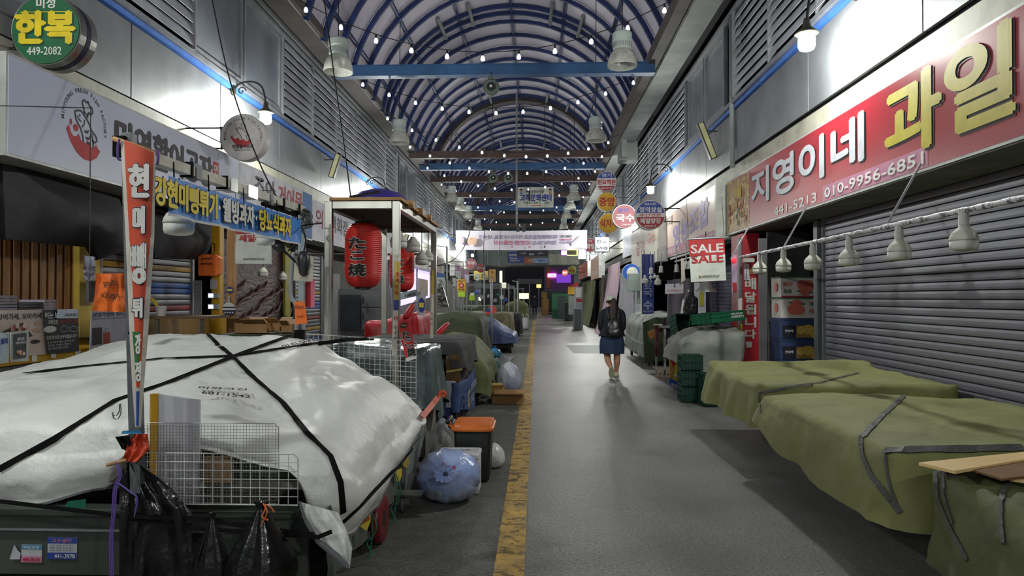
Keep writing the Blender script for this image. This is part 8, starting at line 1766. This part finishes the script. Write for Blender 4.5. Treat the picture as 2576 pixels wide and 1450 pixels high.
# backpack
m_bp = M('backpack_black', (26, 27, 28), .28, c2=(40, 41, 42), ns=9, bump=.5, bs=12, spec=.7)
bp = root('backpack', (wx + .01, Yw - .2, .80), 'glossy black backpack with a front pocket and zips, worn by the walking person', 'backpack')
rings([(wx + .01, Yw - .195, .80, .12, .05), (wx + .01, Yw - .20, .83, .15, .075), (wx + .01, Yw - .20, .95, .152, .08), (wx + .01, Yw - .195, 1.05, .135, .07), (wx + .01, Yw - .185, 1.13, .09, .05), (wx + .01, Yw - .18, 1.155, .05, .03)], 'pack_body', m_bp, bp, n=28)
rings([(wx + .01, Yw - .265, .82, .10, .02), (wx + .01, Yw - .275, .85, .118, .03), (wx + .01, Yw - .275, .92, .118, .03), (wx + .01, Yw - .265, .965, .10, .02)], 'front_pocket', m_bp, bp, n=24)
MB().tube([(wx - .08, Yw - .300, .945), (wx + .01, Yw - .308, .95), (wx + .10, Yw - .300, .945)], .004, 5).build('zip', M('zip_silver', (190, 190, 186), .3, .8), bp)
for i in range(3): MB().bar((wx - .01 + i * .022, Yw - .309, .895), (wx + .005 + i * .022, Yw - .309, .915), .006).build('stripe_mark', WHITE, bp)
MB().lathe((wx + .03, Yw - .27, 1.06), [(.001, -.0), (.012, 0), (.012, .006)], 10, 'y').build('badge', M('badge_gold', (190, 180, 130), .4, .6), bp)
MB().tube(smoothline([(wx - .02, Yw - .19, 1.15), (wx + .01, Yw - .19, 1.19), (wx + .04, Yw - .19, 1.15)], 5), .007, 6).build('top_handle', m_bp, bp)
for sx in (-1, 1): MB().tube(smoothline([(wx + sx * .09, Yw - .14, 1.12), (wx + sx * .115, Yw - .08, 1.36), (wx + sx * .12, Yw + .06, 1.36), (wx + sx * .13, Yw + .13, 1.18), (wx + sx * .13, Yw + .0, .92), (wx + sx * .11, Yw - .14, .86)], 5), .013, 6).build('shoulder_strap', m_bp, bp, smooth=True)
# shoes
def shoe(c, pitch, lab):
    o_ = [];
    M_ = Matrix.Translation(c) @ Matrix.Rotation(pitch, 4, 'X')
    def ring_(z, s_, hz): return [M_ @ Vector((.056 * s_ * math.cos(a) * (1 + .12 * math.sin(a)), -.03 + .125 * s_ * math.sin(a) + .04, z)) for a in [2 * math.pi * k / 24 for k in range(24)]]
    rows = [ring_(0, .96, 0), ring_(.008, 1.0, 0), ring_(.028, 1.0, 0), ring_(.03, .97, 0)]
    mb = MB().grid(rows, closed=True); mb.f.append(tuple(range(24))[::-1]); mb.f.append(tuple(range(72, 96))); mb.build('sole', M('sole_pale', (190, 186, 160), .7, bump=.5, bs=60), wo)
    rows = []
    for t in range(7):
        q = t / 6; rows.append([M_ @ Vector((.054 * (1 - .28 * q) * math.cos(a), (-.03 + .04 + .12 * math.sin(a)) * (1 - .45 * q) - .028 * q, .03 + .055 * q ** .8 * (1 if math.sin(a) < .2 else 1 - .4 * math.sin(a)))) for a in [2 * math.pi * k / 24 for k in range(24)]])
    mb = MB().grid(rows, closed=True); mb.f.append(tuple(range(144, 168))); mb.build('shoe', m_sole, wo, smooth=True)
shoe(Vector((wx + .075, Yw + .02, .004)), 0, ''); shoe(Vector((wx - .05, Yw - .29, .13)), R(-72), '')
# ---- distant man with one arm stretched out
Ym = 60.0; mx_ = P(1345, 795, Y=Ym).x
mn = root('person', (mx_, Ym, 0), 'distant person in dark clothes facing the viewer with one arm stretched to the side', 'person')
def V2(x, y, z, r_): return (mx_ + x, Ym + y, z, r_)
p2 = V2(0, 0, .92, (.15, .11)); ch = V2(0, 0, 1.36, (.18, .12))
skin([[p2, V2(0, 0, 1.1, (.15, .11)), ch, V2(0, 0, 1.46, .07), V2(0, 0, 1.52, .055), V2(0, 0, 1.55, .05)], [p2, V2(-.1, 0, .84, .1), V2(-.12, -.01, .5, .065), V2(-.13, 0, .1, .042), V2(-.13, -.1, .05, .04)], [p2, V2(.1, 0, .84, .1), V2(.12, -.01, .5, .065), V2(.13, 0, .1, .042), V2(.13, -.1, .05, .04)],
      [ch, V2(-.2, 0, 1.4, .065), V2(-.30, 0, 1.2, .052), V2(-.34, -.02, .98, .038)], [ch, V2(.2, 0, 1.41, .065), V2(.46, 0, 1.46, .05), V2(.74, -.02, 1.56, .036)]], mn, 'body', M('clothes_navy', (30, 32, 48), .8), sub=2)
rows = []
for j in range(13):
    t = j / 12; z = 1.56 + .24 * t; rr = math.sqrt(max(.002, 1 - ((t - .56) / .57) ** 2)); rows.append([Vector((mx_ + .078 * rr * math.cos(a), Ym + .095 * rr * math.sin(a) - (.018 if abs(a - 1.5 * math.pi) < .25 and .35 < t < .55 else 0), z)) for a in [2 * math.pi * k / 20 for k in range(20)]])
h2 = MB().grid(rows, closed=True).build('head', m_skin, mn, smooth=True)
for sx in (-1, 1): MB().lathe((mx_ + sx * .03, Ym - .088, 1.685), [(.011, 0), (.001, .006)], 8, 'y').build('eye', BLK, h2); MB().tube([(mx_ + sx * .078, Ym, 1.66), (mx_ + sx * .088, Ym + .01, 1.69)], .012, 6).build('ear', m_skin, h2)
MB().tube([(mx_ - .022, Ym - .09, 1.61), (mx_ + .022, Ym - .09, 1.61)], .005, 5).build('mouth', _M['lips'], h2)
rings([(mx_, Ym + .02, 1.62, .07, .08), (mx_, Ym + .015, 1.69, .084, .10), (mx_, Ym + .005, 1.75, .08, .098), (mx_, Ym, 1.80, .05, .06), (mx_, Ym, 1.815, .02, .02)], 'hair', M('hair_black', (26, 24, 26), .5), mn, n=20)
hand(mn, mx_ - .345, Ym - .02, .93, -1, m_skin); mb = MB()
for k in range(4): mb.tube([(mx_ + .78, Ym - .03, 1.60 - .018 * k), (mx_ + .86, Ym - .03, 1.625 - .022 * k), (mx_ + .90 - .01 * abs(k - 1), Ym - .03, 1.63 - .024 * k)], [.011, .01, .007], 6)
mb.tube([(mx_ + .78, Ym - .03, 1.6), (mx_ + .80, Ym - .03, 1.65), (mx_ + .83, Ym - .03, 1.675)], [.012, .01, .007], 6).tube([(mx_ + .72, Ym - .02, 1.555), (mx_ + .77, Ym - .025, 1.575), (mx_ + .82, Ym - .03, 1.595)], [.024, .033, .028], 8); mb.build('hand', m_skin, mn, smooth=True)
rings([(mx_, Ym, .86, .22, .15), (mx_, Ym, 1.0, .21, .145), (mx_, Ym, 1.2, .215, .145), (mx_, Ym, 1.38, .20, .13), (mx_, Ym, 1.45, .11, .09)], 'jacket', M('coat_navy', (32, 36, 58), .7), mn)
